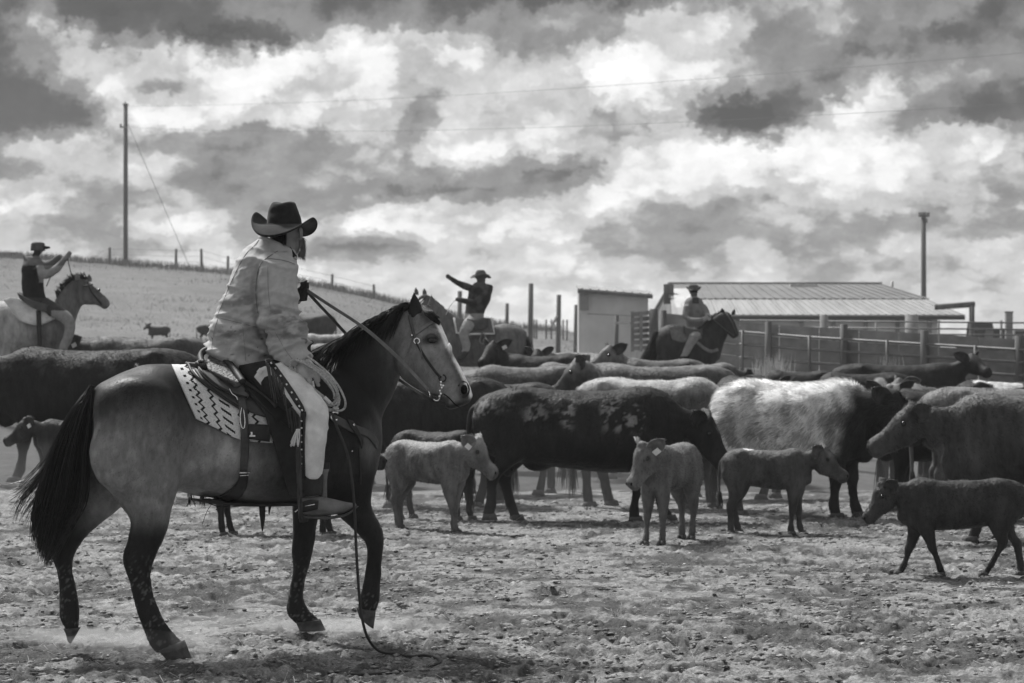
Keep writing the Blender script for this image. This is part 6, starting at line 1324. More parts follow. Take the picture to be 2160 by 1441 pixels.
# legs: dark trousers under pale chaps
dL = dr - .44
V, Fc = loft([ring((500, 772), (582, 758), dr - .16, .10), ring((520, 800), (600, 768), dr - .24, .11), ring((560, 835), (632, 800), dr - .34, .10), ring((600, 868), (660, 830), dr - .40, .088)], 18, 4); link('trouser_leg', mesh_np(V, Fc), M['cloth_dark'], prs)
cl = [loft([ring(A, B, d, w) for A, B, d, w in [((560, 775), (600, 764), dr - .28, .085), ((574, 800), (628, 788), dr - .335, .09), ((596, 835), (658, 815), dr - .40, .088), ((622, 868), (682, 846), dr - .43, .082), ((634, 888), (690, 872), dr - .445, .075), ((636, 915), (689, 905), dL - .01, .070), ((636, 955), (685, 945), dL - .01, .066), ((638, 990), (681, 985), dL - .01, .062), ((642, 1012), (676, 1008), dL - .01, .055)]], 22, 4)]
chm = fuse(cl, .008, 3, .5, 'chaps'); C = coords(chm); PX = CX + F * C[:, 0] / C[:, 1]; PY = CY + F * (H - C[:, 2]) / C[:, 1]
setco(chm, C + normals(chm) * (.014 * (rid(vnoise(np.c_[PX * .03, PY * .05 - PX * .03, C[:, 1] * 4], 1, 3)) ** 2 - .35) * np.exp(-((PY - 880) / 50) ** 2) + .008 * (rid(vnoise(np.c_[PX * .06, PY * .012, C[:, 1] * 4], 1, 5)) - .5) + .003 * (fbm(C, 10, 2, 3) - .5))[:, None]); link('chaps', chm, M['chap'], prs)
LB = bvh_of(chm)
def lp(x, y, off, dd=None):
    p = hit(LB, x, y, off, 0); return p if p[1] > 5 else P(x, y, (dd or (dL - .04)) - off)
V, Fc = patch([(536, 795), (548, 778), (560, 772)], [(572, 838), (585, 845), (592, 850)], lambda x, y: P(x, y, dr - .375), 8, 8, .005); link('chap_flap', mesh_np(V, Fc), M['chap'], prs)
V, Fc = patch([(541, 784), (548, 776)], [(551, 790), (557, 780)], lambda x, y: P(x, y, dr - .385), 5, 4, .005); link('chap_tab', mesh_np(V, Fc), M['chap'], prs)
V, Fc = patch([(678, 870), (680, 900), (680, 935)], [(692, 872), (690, 905), (687, 936)], lambda x, y: P(x, y, dL + .03), 4, 8, .012); link('chap_edge', mesh_np(V, Fc), M['chap'], prs)
tr_a = [(558, 758), (578, 784), (602, 818), (622, 850), (638, 872)]; tr_b = [(570, 756), (592, 784), (616, 818), (634, 846), (644, 866)]
V, Fc = patch(tr_a, tr_b, lambda x, y: lp(x, y, .010, dr - .43), 5, 20, .005); link('chap_trim', mesh_np(V, Fc), M['leather_dark'], prs)
V, Fc = patch([(636, 870), (633, 920), (634, 970), (636, 1040)], [(646, 868), (643, 920), (643, 970), (645, 1040)], lambda x, y: lp(x, y, .010), 4, 24, .005); link('chap_trim', mesh_np(V, Fc), M['leather_dark'], prs)
def lace(pts, nm='lacing', sz=.010):
    for x, y, a in pts:
        b = MB(); c = lp(x, y, .018, dr - .44); b.box(c, (sz, .004, sz * .8), axes=np.array([[math.cos(a), 0, -math.sin(a)], [0, 1, 0], [math.sin(a), 0, math.cos(a)]])); link(nm, b.mesh(), M['chap'], prs, smooth=False)
ta = spline(tr_a, 6); tb = spline(tr_b, 6)
lace([(*(0.42 * ta[i] + .58 * tb[i]), .95) for i in range(2, 25, 3)])
lace([(640 - .5, y, 0) for y in range(888, 1040, 15)], sz=.009)
b = MB()
for k in range(42):
    q0 = ta[int(k / 42 * (len(ta) - 1))] + [1, 0]; L = 52 + 26 * math.sin(k * .35) * .5 + 12 * r.random() + k * .55; a = P(q0[0] + r.normal(0, .6), q0[1], dr - .455 - .01 * (k / 42)); e = P(q0[0] + 10 + 7 * r.random() - k * .12, q0[1] + L, dr - .44 - .02 * r.random())
    b.tube(spline([a, (a * .55 + e * .45) + [-.006 + .01 * r.random(), -.012, 0], e], 3), .0024, 4)
link('fringe', b.mesh(), M['leather'], prs)['kind'] = 'stuff'
b = MB()
for k in range(60):
    t = k / 60; y0 = 878 + t * 160; a = P(635 + r.normal(0, 1), y0, dL - .065); L = 70 + 30 * r.random(); e = P(624 + 10 * r.random() + 6 * t, min(y0 + L, 1094), dL - .07 - .02 * r.random())
    b.tube(spline([a, (a * .6 + e * .4) + [-.012 * r.random(), -.012, 0], e], 3), .0022, 4)
link('fringe', b.mesh(), M['leather'], prs)['kind'] = 'stuff'
b = MB()
for k in range(26):
    a = P(630 + r.normal(0, 1.5), 905, dL - .09); e = P(612 + 18 * r.random(), 930 + 14 * r.random(), dL - .10 + .02 * r.random()); b.tube(spline([a, (a + e) / 2 + r.normal(0, .004, 3), e], 3), .0030, 4)
link('tassel', b.mesh(), M['chap'], prs)
# boot
V, Fc = loft([ring((632, 1004), (682, 1000), dL, .06), ring((630, 1025), (682, 1022), dL, .06), ring((633, 1046), (680, 1044), dL, .057)], 18, 4); link('boot_shaft', mesh_np(V, Fc), M['leather_dark'], prs)
bt = [loft([ring(A, B, dL - .005, w) for A, B, w in [((634, 1052), (640, 1086), .035), ((655, 1044), (655, 1090), .043), ((680, 1048), (682, 1088), .043), ((702, 1052), (705, 1086), .042), ((722, 1057), (726, 1082), .038), ((738, 1060), (742, 1075), .028), ((750, 1061), (752, 1068), .014)]], 16, 4)]
bm = fuse(bt, .006, 3); link('boot', bm, M['leather_light'], prs)
V, Fc = patch([(640, 1089), (680, 1091), (705, 1090), (730, 1084), (752, 1069)], [(641, 1093), (680, 1095), (706, 1094), (732, 1088), (755, 1070)], lambda x, y: P(x, y, dL - .035), 4, 20, .07); link('sole', mesh_np(V, Fc), M['leather'], prs)
V, Fc = loft([ring((630, 1088), (652, 1086), dL, .03), ring((632, 1102), (650, 1100), dL, .028)], 12, 3); link('heel', mesh_np(V, Fc), M['leather_dark'], prs)
V, Fc = patch([(633, 1060), (655, 1054), (672, 1056)], [(636, 1082), (655, 1078), (670, 1074)], lambda x, y: P(x, y, dL - .052), 6, 8, .008); link('spur_strap', mesh_np(V, Fc), M['leather_dark'], prs)
b = MB(); b.tube(spline([P(664, 1064, dL - .058), P(645, 1068, dL - .05), P(630, 1074, dL - .02), P(622, 1080, dL)], 4), .0035, 6); link('spur', b.mesh(), M['metal'], prs)
V, Fc = loft([ring((640, 930), (680, 925), dr + .43, .07), ring((640, 1000), (680, 1000), dr + .43, .055), ring((645, 1060), (676, 1060), dr + .43, .05)], 14, 4); link('boot_shaft', mesh_np(V, Fc), M['leather_dark'], prs)
# lariat
lar = empty('lariat', P(668, 806, dg)); tag(lar, 'coiled lariat rope hanging from the gloved hand of the nearest rider', 'rope')
def loops(n, cx, cy, L, Wd, ang, d0, dd, jig, seed):
    rr = np.random.default_rng(seed); out = []
    for k in range(n * 26):
        t = k / 26 * 2 * math.pi; i = k / 26; l_ = L * (1 + jig * math.sin(i * 2.3 + 1)); w_ = Wd * (1 + jig * 1.6 * math.cos(i * 3.1)); u_, v_ = l_ * math.cos(t), w_ * math.sin(t) * (1 + .25 * math.cos(t))
        x = cx + 3 * math.sin(i * 1.7) + u_ * math.cos(ang) - v_ * math.sin(ang); y = cy + 3 * math.cos(i * 2.1) + u_ * math.sin(ang) + v_ * math.cos(ang); out.append(P(x, y, d0 - dd * i + .012 * math.sin(t + i)))
    return np.array(out)
b = MB(); b.tube(loops(7, 662, 806, 66, 25, .80, dg - .02, .007, .10, 3), .0062, 6); link('coil', b.mesh(), M['rope'], lar)
b = MB(); b.tube(spline([P(648, 752, dg - .06), P(668, 766, dg - .07), P(695, 790, dg - .08), P(716, 818, dg - .08), P(728, 845, dg - .08), P(726, 862, dg - .08), P(712, 867, dg - .07), P(690, 862, dg - .05), P(662, 842, dg - .04)], 6), .006, 7); link('coil', b.mesh(), M['rope'], lar)
b = MB(); b.tube(spline([P(652, 812, dg - .045), P(668, 826, dg - .06), P(688, 842, dg - .065), P(702, 856, dg - .065)], 5), .0085, 7); link('wrapped_end', b.mesh(), M['rope'], lar)
b = MB(); b.tube([P(684, 838, dg - .068), P(697, 851, dg - .068)], .0105, 8); link('burner', b.mesh(), M['tag'], lar)
V, Fc = ball(P(708, 862, dg - .07), [.018, .012, .012], n=10); link('knot', mesh_np(V, Fc), M['rope'], lar)
# get-down rope trailing on the ground
gr_ = lambda px, py: P(px, py, H * F / (py - 735) if py > 735 else 12.5)
pts = [P(700, 872, 12.42), P(712, 905, 12.38), P(732, 955, 12.36), P(742, 1010, 12.34), P(748, 1080, 12.34), P(751, 1150, 12.34), P(755, 1220, 12.33), P(760, 1280, 12.32), P(767, 1320, 12.32)]
for x, y in ((778, 1350), (800, 1374), (832, 1388), (865, 1392), (895, 1393), (918, 1398), (930, 1405), (912, 1413), (880, 1419), (820, 1427), (770, 1432), (735, 1438)):
    g_ = gr_(x, y); g_[2] = float(gz(g_[0], g_[1])) + float(yard_height(np.array([g_[0]]), np.array([g_[1]]))[0][0]) + .022
    if y < 1380: g_ = P(x, y, 12.34 + (y - 1320) / 60 * .05)
    pts.append(g_)
b = MB(); b.tube(smooth_pts(spline(pts, 6), 3), .0075, 7); tag(link('trailing_rope', b.mesh(), M['leather_dark']), 'long dark rope hanging past the stirrup and trailing over the dirt', 'rope')

# ================================================================== riders farther off
def small_hat(parent, px, py, d, w, ch, mat, yaw=0.3, tilt=0.0, cap=False):
    c = P(px, py, d); f = np.array([math.sin(yaw), math.cos(yaw), 0]); rr = np.array([f[1], -f[0], 0]); G = []
    if not cap:
        for t in np.linspace(0, 1, 6):
            G.append([c + rr * math.sin(a) * (.09 + (w - .09) * t) + f * math.cos(a) * (.09 + (w - .09) * t) + np.array([0, 0, .06 * abs(math.sin(a)) ** 2 * t * t - .02 * t * abs(math.cos(a))]) for a in np.linspace(0, 6.283, 33)])
        V, Fc = sheet(np.array(G), .008, (0, 0, 1)); link('hat_brim', mesh_np(V, Fc), mat, parent)
    V, Fc = loft([(c + [0, 0, z], rr * q, f * q) for z, q in ((-.02, .1), (.03, .098), (.08, .09), (ch, .06), (ch + .005, .03))], 18, 3); link('hat_crown' if not cap else 'cap', mesh_np(V, Fc), mat, parent)
def small_person(label, d, lofts, paintfn, extra=None, vox=.016):
    p = empty('person', P(lofts[0][0][0][0], lofts[0][0][0][1], d)); tag(p, label, 'person', 'riders around the herd')
    me = fuse([loft([ring(a, b_, d + dd, w) for a, b_, dd, w in L], 14, 4) for L in lofts], vox, 3, .5, 'body'); C = coords(me); N = normals(me)
    PX = CX + F * C[:, 0] / C[:, 1]; PY = CY + F * (H - C[:, 2]) / C[:, 1]; setco(me, C + N * (.012 * (fbm(C, 12, 3, 7) - .5) * 2)[:, None]); paint(me, paintfn(C, PX, PY)); link('body', me, M['cloth'], p); return p
def limb(pts, d0=0):     # centre line with radii in metres -> ring list using the local perpendicular
    out = []
    for i, (x, y, dd, r_) in enumerate(pts):
        a = np.array(pts[max(i - 1, 0)][:2], float); b_ = np.array(pts[min(i + 1, len(pts) - 1)][:2], float); t = b_ - a; t /= np.linalg.norm(t); n_ = np.array([-t[1], t[0]]); out.append((x, y, n_, dd, r_))
    return out
def L_(pts, ppm): return [((x - n_[0] * r_ * ppm, y - n_[1] * r_ * ppm), (x + n_[0] * r_ * ppm, y + n_[1] * r_ * ppm), dd, r_) for x, y, n_, dd, r_ in limb(pts)]
def small_horse(label, d, bodyr, neckr, headr, legs, col, paintfn, ears, ppm, yaw=0.0, tail=None, mane=None, lat=(0, 1, 0)):
    h = empty('saddled_horse', P((bodyr[0][0][0] + bodyr[-1][0][0]) / 2, 735, d)); tag(h, label, 'horse', 'horses ridden around the herd')
    parts = [loft([ring(a, b_, d + dd, w, lat) for a, b_, dd, w in L], 20, 4) for L in (bodyr, neckr, headr)]
    for L in legs: parts.append(loft([ring(a, b_, d + dd, w) for a, b_, dd, w in L_(L, ppm)], 12, 4))
    me = fuse(parts, .022, 6, .5, 'body'); C = coords(me); lap_smooth(me, np.ones(len(C)) * .6, 4); C = coords(me); PX = CX + F * C[:, 0] / C[:, 1]; PY = CY + F * (H - C[:, 2]) / C[:, 1]
    paint(me, paintfn(C, PX, PY, np.full(len(C), col) * (.85 + .3 * fbm(C, 4, 3, 3)))); link('body', me, M['coat'], h)
    for (bx, by, tx, ty, dd) in ears:
        V, Fc = loft([ring((bx - .035 * ppm, by), (bx + .035 * ppm, by), d + dd, .02), ring(((bx + tx) / 2 - .035 * ppm, (by + ty) / 2), ((bx + tx) / 2 + .035 * ppm, (by + ty) / 2), d + dd, .015), ring((tx - .006 * ppm, ty), (tx + .006 * ppm, ty), d + dd, .006)], 10, 4); m2 = mesh_np(V, Fc); paint(m2, np.full(len(m2.vertices), col * .8)); link('ear', m2, M['coat'], h)
    if mane:
        rr = np.random.default_rng(9); b = MB(); cr_ = spline(mane[0], 8)
        for k in range(220):
            q = cr_[rr.integers(len(cr_))] + rr.normal(0, 2.0, 2); a = P(q[0], q[1] + 2, d); e = P(q[0] + mane[1] * (.5 + rr.random()), q[1] + mane[2] * (.3 + rr.random()), d - .06); b.tube([a, (a + e) / 2 + [0, -.03, .02], e], .005, 3, False)
        o = link('mane', b.mesh(), M['hair'], h); o['kind'] = 'stuff'
    if tail:
        rr = np.random.default_rng(11); b = MB()
        for k in range(200):
            w = rr.normal(0, 1); q = [P(x + w * s_, y, d + dd + .04 * rr.normal()) for (x, y, s_, dd) in tail]; b.tube(spline(q, 3), .006, 3, False)
        o = link('tail', b.mesh(), M['hair'], h); o['kind'] = 'stuff'
    return h
def gy(px, d): x = (px - CX) / F * d; return CY + F * (H - ground_z(x, d)) / d
# -- left rider
d = 33.0; ppm = F / d; g_ = gy(60, d)
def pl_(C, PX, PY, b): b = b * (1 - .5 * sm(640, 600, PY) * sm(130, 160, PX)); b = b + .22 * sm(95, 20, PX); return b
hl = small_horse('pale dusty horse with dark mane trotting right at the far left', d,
    [((-38, 655), (-36, 705), 0, .12), ((-20, 640), (-20, 735), 0, .24), ((5, 634), (5, 742), 0, .28), ((35, 640), (35, 745), 0, .27), ((70, 655), (70, 745), 0, .27), ((105, 645), (105, 745), 0, .26), ((130, 640), (135, 745), 0, .22), ((148, 665), (150, 720), 0, .14)],
    [((112, 640), (150, 720), 0, .16), ((124, 618), (158, 685), 0, .12), ((140, 600), (168, 655), -.02, .09), ((155, 588), (178, 640), -.04, .08)],
    [((156, 590), (160, 632), -.05, .07), ((176, 588), (170, 642), -.06, .095), ((195, 600), (190, 644), -.07, .08), ((212, 615), (205, 645), -.08, .06), ((228, 629), (216, 652), -.09, .06), ((235, 641), (224, 653), -.1, .035)],
    [[(5, 720, -.12, .14), (15, 790, -.12, .09), (0, 830, -.12, .06), (10, g_, -.12, .05)], [(-15, 720, .12, .14), (-20, 790, .12, .09), (-40, 830, .12, .06), (-30, g_, .12, .05)], [(125, 720, -.1, .1), (130, 790, -.1, .06), (135, 840, -.1, .05), (130, g_, -.1, .045)], [(120, 720, .12, .1), (150, 780, .12, .06), (140, 830, .12, .05), (135, g_ - 8, .12, .045)]],
    .17, pl_, [(163, 592, 163, 577, -.1), (188, 594, 188, 579, .02)], ppm, mane=([(124, 628), (136, 612), (150, 598), (164, 590), (184, 592)], -7, -12))
V, Fc = ball(P(209, 612, d - .16), [.02, .02, .02], n=8); link('eye', mesh_np(V, Fc), M['eye'], hl)
b = MB(); b.tube([P(182, 590, d - .165), P(192, 615, d - .165), P(214, 643, d - .15)], .012, 5); b.tube([P(176, 604, d - .16), P(196, 600, d - .17)], .010, 5); tb_ = empty('bridle', P(190, 615, d)); tag(tb_, 'dark bridle on the trotting horse at the far left', 'bridle'); link('headstall', b.mesh(), M['leather_dark'], tb_)
def sleeve(C, PX, PY):
    v = np.full(len(C), .02); v = np.where((PX > 74) & (PY < 596) & (PX > 76 + (PY - 560) * .2), .30, v); v = np.where(PY < 560, .16, v); v = np.where(PY > 628, .05, v); v = np.where((PX > 108) & (PY > 655), .30, v); v = np.where((PY < 540) & (PX < 98), .05, v); v = np.where((PY < 548) & (PX > 128), .25, v); v = np.where((PY < 536) & (PX > 86) & (PX < 98), .22, v); return v
pp1 = small_person('person in cap and dark vest raising both hands at the far left', d,
    [[((52, 540), (88, 546), 0, .10), ((46, 565), (92, 570), 0, .17), ((46, 600), (92, 602), 0, .17), ((49, 630), (96, 626), 0, .17), ((62, 648), (108, 640), 0, .15)],
     L_([(72, 545, 0, .05), (80, 530, 0, .055), (83, 522, 0, .085), (82, 512, 0, .06)], ppm),
     L_([(80, 562, -.17, .075), (94, 580, -.22, .065), (112, 573, -.22, .055), (128, 558, -.2, .045), (142, 540, -.18, .035), (149, 531, -.18, .03)], ppm),
     L_([(85, 560, .16, .07), (100, 560, .22, .06), (118, 548, .2, .045), (130, 540, .15, .04)], ppm),
     L_([(90, 640, -.18, .10), (120, 658, -.34, .095), (146, 678, -.36, .08), (146, 705, -.36, .07), (134, 735, -.36, .06), (140, 760, -.36, .05)], ppm),
     L_([(90, 640, .18, .10), (120, 658, .34, .095), (146, 678, .36, .08), (146, 705, .36, .07), (134, 735, .36, .06), (140, 760, .36, .05)], ppm)], sleeve)
M['cap'] = material('grey_cap', .09, rough=.9, var=.3, bump=0)
small_hat(pp1, 80, 526, d, .1, .095, M['cap'], cap=True)
V, Fc = patch([(90, 518), (92, 526)], [(104, 520), (104, 524)], lambda x, y: P(x, y, d - .05), 5, 4, .06); link('cap_bill', mesh_np(V, Fc), M['cloth_dark'], pp1)
V, Fc = loft([ring((48, 533), (60, 548), d, .06), ring((50, 548), (88, 556), d, .13), ring((56, 556), (92, 560), d, .13)], 14, 4); m2 = mesh_np(V, Fc); paint(m2, np.full(len(m2.vertices), .17)); link('hood', m2, M['cloth'], pp1)
def tack(px0, label, blanket, saddle, d, off=-.30, bm='chap', extra=()):
    s_ = empty('saddle', P(px0, 735, d)); tag(s_, label, 'saddle')
    def fn(x, y): return P(x, y, d + off)
    V, Fc = patch(blanket[0], blanket[1], fn, 10, 8, .05); link('pad', mesh_np(V, Fc), M[bm], s_)
    V, Fc = patch(saddle[0], saddle[1], lambda x, y: P(x, y, d + off - .05), 10, 8, .05); link('saddle_seat', mesh_np(V, Fc), M['leather'], s_)
    return s_
s1 = tack(60, 'saddle with pale pad on the trotting horse at the far left', ([(6, 632), (30, 627), (60, 640), (110, 648)], [(40, 676), (60, 684), (85, 686), (116, 672)]), ([(38, 618), (62, 632), (90, 640), (118, 648)], [(46, 634), (70, 650), (92, 658), (116, 656)]), d)
V, Fc = patch([(76, 655), (78, 700), (80, 740)], [(86, 655), (87, 700), (88, 740)], lambda x, y: P(x, y, d - .33), 4, 8, .02); link('cinch', mesh_np(V, Fc), M['leather_dark'], s1)
V, Fc = loft([ring((37, 615), (48, 622), d, .17), ring((44, 632), (60, 640), d, .18)], 14, 4); link('cantle', mesh_np(V, Fc), M['leather'], s1)
b = MB(); b.tube(spline([P(142, 544, d - .2), P(147, 565, d - .18), P(152, 585, d - .15)], 4), .008, 4); b.tube(spline([P(110, 575, d - .25), P(104, 590, d - .25), P(98, 604, d - .22)], 4), .006, 4); link('reins', b.mesh(), M['leather_dark'], tb_)
# -- middle rider, pointing left
d = 41.0; ppm = F / d; g_ = gy(1000, d)
hm_ = small_horse('brown horse facing left behind the ears of the nearest horse, under the pointing rider', d,
    [((1112, 700), (1110, 735), 0, .10), ((1096, 690), (1098, 755), 0, .20), ((1065, 682), (1068, 768), 0, .27), ((1030, 690), (1032, 772), 0, .28), ((990, 694), (992, 775), 0, .28), ((955, 684), (958, 770), 0, .25), ((930, 685), (935, 750), 0, .17)],
    [((968, 672), (932, 755), 0, .17), ((945, 655), (912, 715), -.03, .12), ((925, 636), (890, 685), -.06, .10), ((905, 622), (876, 660), -.1, .08)],
    [((902, 620), (878, 640), -.1, .07), ((888, 622), (868, 655), -.13, .09), ((876, 640), (856, 672), -.17, .075), ((866, 662), (850, 686), -.2, .06), ((858, 680), (846, 690), -.22, .04)],
    [[(1085, 740, -.1, .14), (1080, 800, -.1, .08), (1095, 840, -.1, .055), (1085, g_, -.1, .045)], [(1085, 740, .12, .14), (1060, 800, .12, .08), (1075, 840, .12, .055), (1065, g_, .12, .045)], [(950, 740, -.1, .1), (945, 790, -.1, .06), (945, 830, -.1, .045), (945, g_, -.1, .04)], [(950, 740, .1, .1), (930, 790, .1, .06), (925, 830, .1, .045), (930, g_ - 6, .1, .04)]],
    .13, lambda C, PX, PY, b: b, [(879, 622, 877, 607, -.16), (896, 622, 895, 609, -.02)], ppm, mane=([(900, 630), (922, 642), (942, 662), (956, 678)], 5, 6), tail=[(1098, 700, 2, 0), (1110, 722, 4, 0), (1112, 760, 6, 0), (1106, 800, 8, 0)])
b = MB(); b.tube([P(900, 624, d - .14), P(880, 646, d - .2), P(866, 668, d - .24)], .012, 5); tb2 = empty('bridle', P(885, 640, d)); tag(tb2, 'thin bridle on the brown horse of the pointing rider', 'bridle'); link('headstall', b.mesh(), M['leather_dark'], tb2)
b = MB(); b.tube(spline([P(962, 632, d - .2), P(950, 645, d - .15), P(935, 668, d - .1), P(900, 668, d - .15), P(868, 674, d - .25)], 4), .008, 4); link('reins', b.mesh(), M['tag'], tb2)
def p2(C, PX, PY):
    v = np.full(len(C), .055); v = v * (.7 + .9 * sm(.4, .6, fbm(C, 9, 3, 5))); v = np.where(PY < 600, np.where(PX > 990, .12, v), v); v = np.where(PY > 662, .33, v); v = np.where(PX < 950, .10, v); v = np.where(PY > 742, .06, v); return v
pp2 = small_person('person in cowboy hat and dark jacket pointing left with one arm', d,
    [[((1000, 596), (1032, 600), 0, .10), ((990, 608), (1040, 606), 0, .17), ((985, 632), (1034, 636), 0, .17), ((980, 656), (1022, 660), 0, .16), ((976, 676), (1020, 680), 0, .16)],
     L_([(1016, 605, 0, .06), (1016, 597, 0, .06), (1014, 588, 0, .085), (1014, 580, 0, .06)], ppm),
     L_([(1002, 612, -.1, .07), (982, 604, -.25, .062), (966, 597, -.32, .052), (952, 588, -.38, .04), (944, 583, -.42, .04), (940, 582, -.44, .02)], ppm),
     L_([(1025, 615, -.16, .07), (1008, 636, -.22, .06), (986, 636, -.24, .05), (968, 632, -.22, .04), (961, 632, -.2, .035)], ppm),
     L_([(1000, 674, -.17, .12), (985, 690, -.34, .10), (978, 708, -.36, .085), (984, 730, -.36, .07), (976, 752, -.36, .055), (966, 756, -.36, .04)], ppm),
     L_([(1000, 674, .17, .12), (985, 690, .34, .10), (978, 708, .36, .085), (984, 730, .36, .07), (976, 752, .36, .055)], ppm)], p2)
M['hat_tan'] = material('tan_hat', .11, rough=.9, var=.2, bump=0)
small_hat(pp2, 1014, 585, d, .175, .12, M['hat_tan'], yaw=1.2)
s2 = tack(1000, 'saddle with a white-edged pad on the middle horse', ([(962, 668), (990, 676), (1018, 670), (1040, 672)], [(966, 702), (990, 706), (1018, 706), (1046, 704)]), ([(985, 672), (1004, 676), (1020, 670), (1030, 672)], [(986, 690), (1002, 696), (1018, 696), (1030, 690)]), d, -.29, 'leather_light')
b = MB(); b.tube([P(x, y, d - .34) for x, y in ((958, 670), (963, 702), (990, 705), (1043, 704), (1037, 672))], .018, 5); link('pad_edge', b.mesh(), M['chap'], s2)
b = MB(); b.tube(spline([P(1018, 700, d - .36), P(1012, 718, d - .4), P(1018, 726, d - .4), P(1026, 718, d - .4), P(1020, 704, d - .36)], 4), .015, 5); link('stirrup', b.mesh(), M['leather_light'], s2)
# -- right rider
d = 45.0; ppm = F / d; g_ = gy(1450, d)
hr_ = small_horse('dark horse standing in front of the slatted gate and windbreak, turned towards the viewer', d,
    [((1382, 712), (1384, 745), 0, .12), ((1392, 694), (1394, 762), 0, .22), ((1415, 684), (1416, 775), 0, .28), ((1445, 692), (1446, 780), -.03, .29), ((1475, 688), (1476, 780), -.06, .28), ((1500, 688), (1500, 775), -.1, .24), ((1515, 706), (1514, 760), -.12, .16)],
    [((1478, 692), (1518, 760), -.1, .18), ((1496, 676), (1526, 730), -.14, .13), ((1512, 664), (1536, 706), -.2, .10), ((1526, 656), (1545, 690), -.24, .085)],
    [((1530, 656), (1522, 672), -.24, .075), ((1540, 660), (1526, 690), -.28, .09), ((1550, 678), (1532, 702), -.32, .075), ((1557, 696), (1541, 712), -.36, .062), ((1560, 708), (1546, 716), -.38, .04)],
    [[(1400, 750, -.1, .14), (1398, 800, -.1, .08), (1392, 835, -.1, .055), (1398, g_, -.1, .045)], [(1400, 750, .12, .14), (1410, 800, .12, .08), (1402, 835, .12, .055), (1408, g_, .12, .045)], [(1500, 750, -.2, .1), (1500, 795, -.2, .06), (1502, 830, -.2, .045), (1500, g_, -.2, .04)], [(1500, 750, .02, .1), (1488, 795, .02, .06), (1490, 830, .02, .045), (1488, g_, .02, .04)]],
    .03, lambda C, PX, PY, b: b, [(1525, 660, 1523, 650, -.3), (1546, 664, 1549, 652, -.2)], ppm, mane=([(1480, 690), (1496, 674), (1512, 662), (1526, 656)], -4, 8), tail=[(1388, 700, 3, 0), (1382, 722, 5, 0), (1374, 745, 7, 0), (1366, 765, 8, 0)])
b = MB(); b.tube([P(1533, 662, d - .36), P(1545, 682, d - .40), P(1553, 704, d - .44)], .012, 5); tb3 = empty('bridle', P(1545, 685, d)); tag(tb3, 'thin bridle on the dark horse in front of the gate', 'bridle'); link('headstall', b.mesh(), M['leather'], tb3)
b = MB(); b.tube(spline([P(1492, 664, d - .3), P(1510, 678, d - .32), P(1530, 695, d - .36), P(1549, 708, d - .42)], 4), .008, 4); link('reins', b.mesh(), M['leather'], tb3)
def p3(C, PX, PY):
    v = np.full(len(C), .20) * (.8 + .4 * fbm(C, 9, 3, 5)); v = np.where(PY < 625, .13, v); v = np.where((PY > 628) & (PY < 640) & (np.abs(PX - 1467) < 7), .05, v); v = np.where(PY > 690, .30, v); v = np.where((PY > 660) & (PX > 1482) & (PY < 690), .34, v); v = np.where(PY > 752, .05, v); return v
pp3 = small_person('person in sunglasses and pale jacket on the dark horse in front of the gate', d,
    [[((1452, 628), (1476, 628), 0, .10), ((1444, 638), (1484, 638), 0, .16), ((1443, 662), (1487, 664), 0, .17), ((1446, 684), (1482, 688), 0, .16), ((1448, 700), (1482, 702), 0, .16)],
     L_([(1464, 630, 0, .06), (1464, 622, -.02, .06), (1463, 615, -.03, .085), (1463, 606, -.03, .065)], ppm),
     L_([(1449, 645, -.1, .065), (1447, 668, -.2, .06), (1464, 676, -.32, .05), (1482, 674, -.38, .042), (1492, 670, -.38, .038)], ppm),
     L_([(1482, 645, -.05, .065), (1492, 662, -.15, .058), (1496, 672, -.3, .045), (1494, 676, -.36, .038)], ppm),
     L_([(1458, 698, -.17, .12), (1466, 706, -.34, .11), (1458, 722, -.36, .085), (1446, 745, -.36, .065), (1438, 760, -.36, .05), (1450, 765, -.36, .04)], ppm),
     L_([(1468, 698, .17, .12), (1480, 706, .3, .10), (1476, 725, .3, .08), (1466, 748, .3, .06)], ppm)], p3)
small_hat(pp3, 1463, 611, d - .03, .14, .09, M['hat_tan'], yaw=.4)
b = MB(); b.box(P(1464, 615, d - .135), (.13, .02, .035)); link('sunglasses', b.mesh(), M['dark'], pp3, smooth=False)
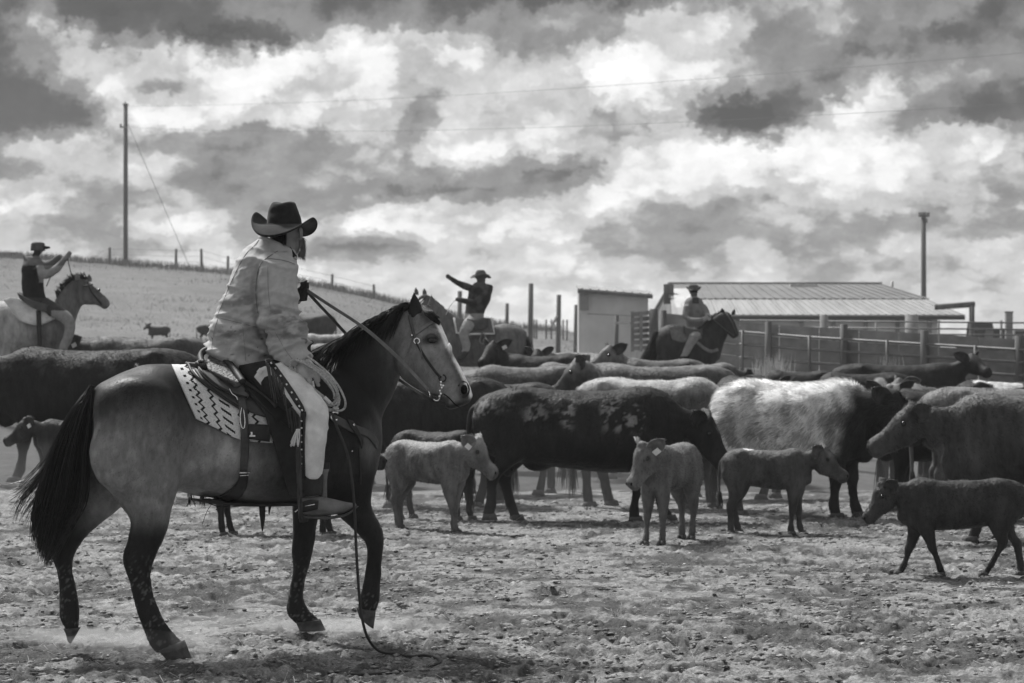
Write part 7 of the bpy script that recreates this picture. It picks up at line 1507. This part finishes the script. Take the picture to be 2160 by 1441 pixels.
s3 = tack(1450, 'saddle with pale pad on the dark horse in front of the gate', ([(1412, 690), (1430, 686), (1450, 692), (1480, 696)], [(1418, 716), (1434, 722), (1450, 722), (1480, 716)]), ([(1440, 686), (1455, 694), (1470, 696), (1482, 692)], [(1444, 704), (1458, 712), (1470, 712), (1482, 706)]), d, -.31, 'leather_light')
V, Fc = patch([(1466, 714), (1482, 728), (1500, 738), (1514, 734)], [(1464, 720), (1480, 735), (1499, 745), (1516, 740)], lambda x, y: P(x, y, d - .38), 4, 12, .02); link('breast_collar', mesh_np(V, Fc), M['leather_light'], s3)
V, Fc = ball(P(1467, 714, d - .42), [.035, .02, .035], n=10); link('concho', mesh_np(V, Fc), M['metal'], s3)

# ================================================================== dust and air
def volume_mat(name, density, col=.85):
    m = bpy.data.materials.new(name); m.use_nodes = True; t = m.node_tree; t.nodes.clear(); o = t.nodes.new('ShaderNodeOutputMaterial'); v = t.nodes.new('ShaderNodeVolumePrincipled')
    v.inputs['Color'].default_value = (col, col, col, 1); v.inputs['Density'].default_value = density; v.inputs['Anisotropy'].default_value = 0.2; t.links.new(v.outputs[0], o.inputs['Volume']); return m
md = volume_mat('kicked_dust', 0.8); md2 = volume_mat('herd_dust', 0.022)
rr = np.random.default_rng(21)
def dust(spots, mat, label=None, name='dust'):
    b = MB()
    for (x, y, z, rx, ry, rz) in spots:
        V, Fc = ball([x, y, z], [rx, ry, rz], n=20); b.add(V, Fc)
    o = link(name, b.mesh(name), mat); o['kind'] = 'stuff'; return o
for cx_, cy_, n_, sp in ((P(370, 1385, 12.5)[0], 12.5, 5, .25), (P(160, 1360, 12.8)[0], 12.8, 6, .3), (P(650, 1325, 13.3)[0], 13.3, 5, .28), (P(800, 1315, 13.1)[0], 13.15, 4, .25)):
    for k in range(n_):
        dust([(cx_ + rr.normal(0, sp), cy_ + rr.normal(0, .12), .05 + .05 * rr.random(), .16 + .2 * rr.random(), .10 + .08 * rr.random(), .035 + .05 * rr.random())], md)
dust([(-1.0, 30, 0.15, 9, 9.0, .62)], md2)
hz = MB(); hz.box([0, 560, 7.0], (1000, 1240, 20.0)); hb_ = link('haze', hz.mesh('haze'), volume_mat('air', 0.0005, .9)); hb_['kind'] = 'stuff'
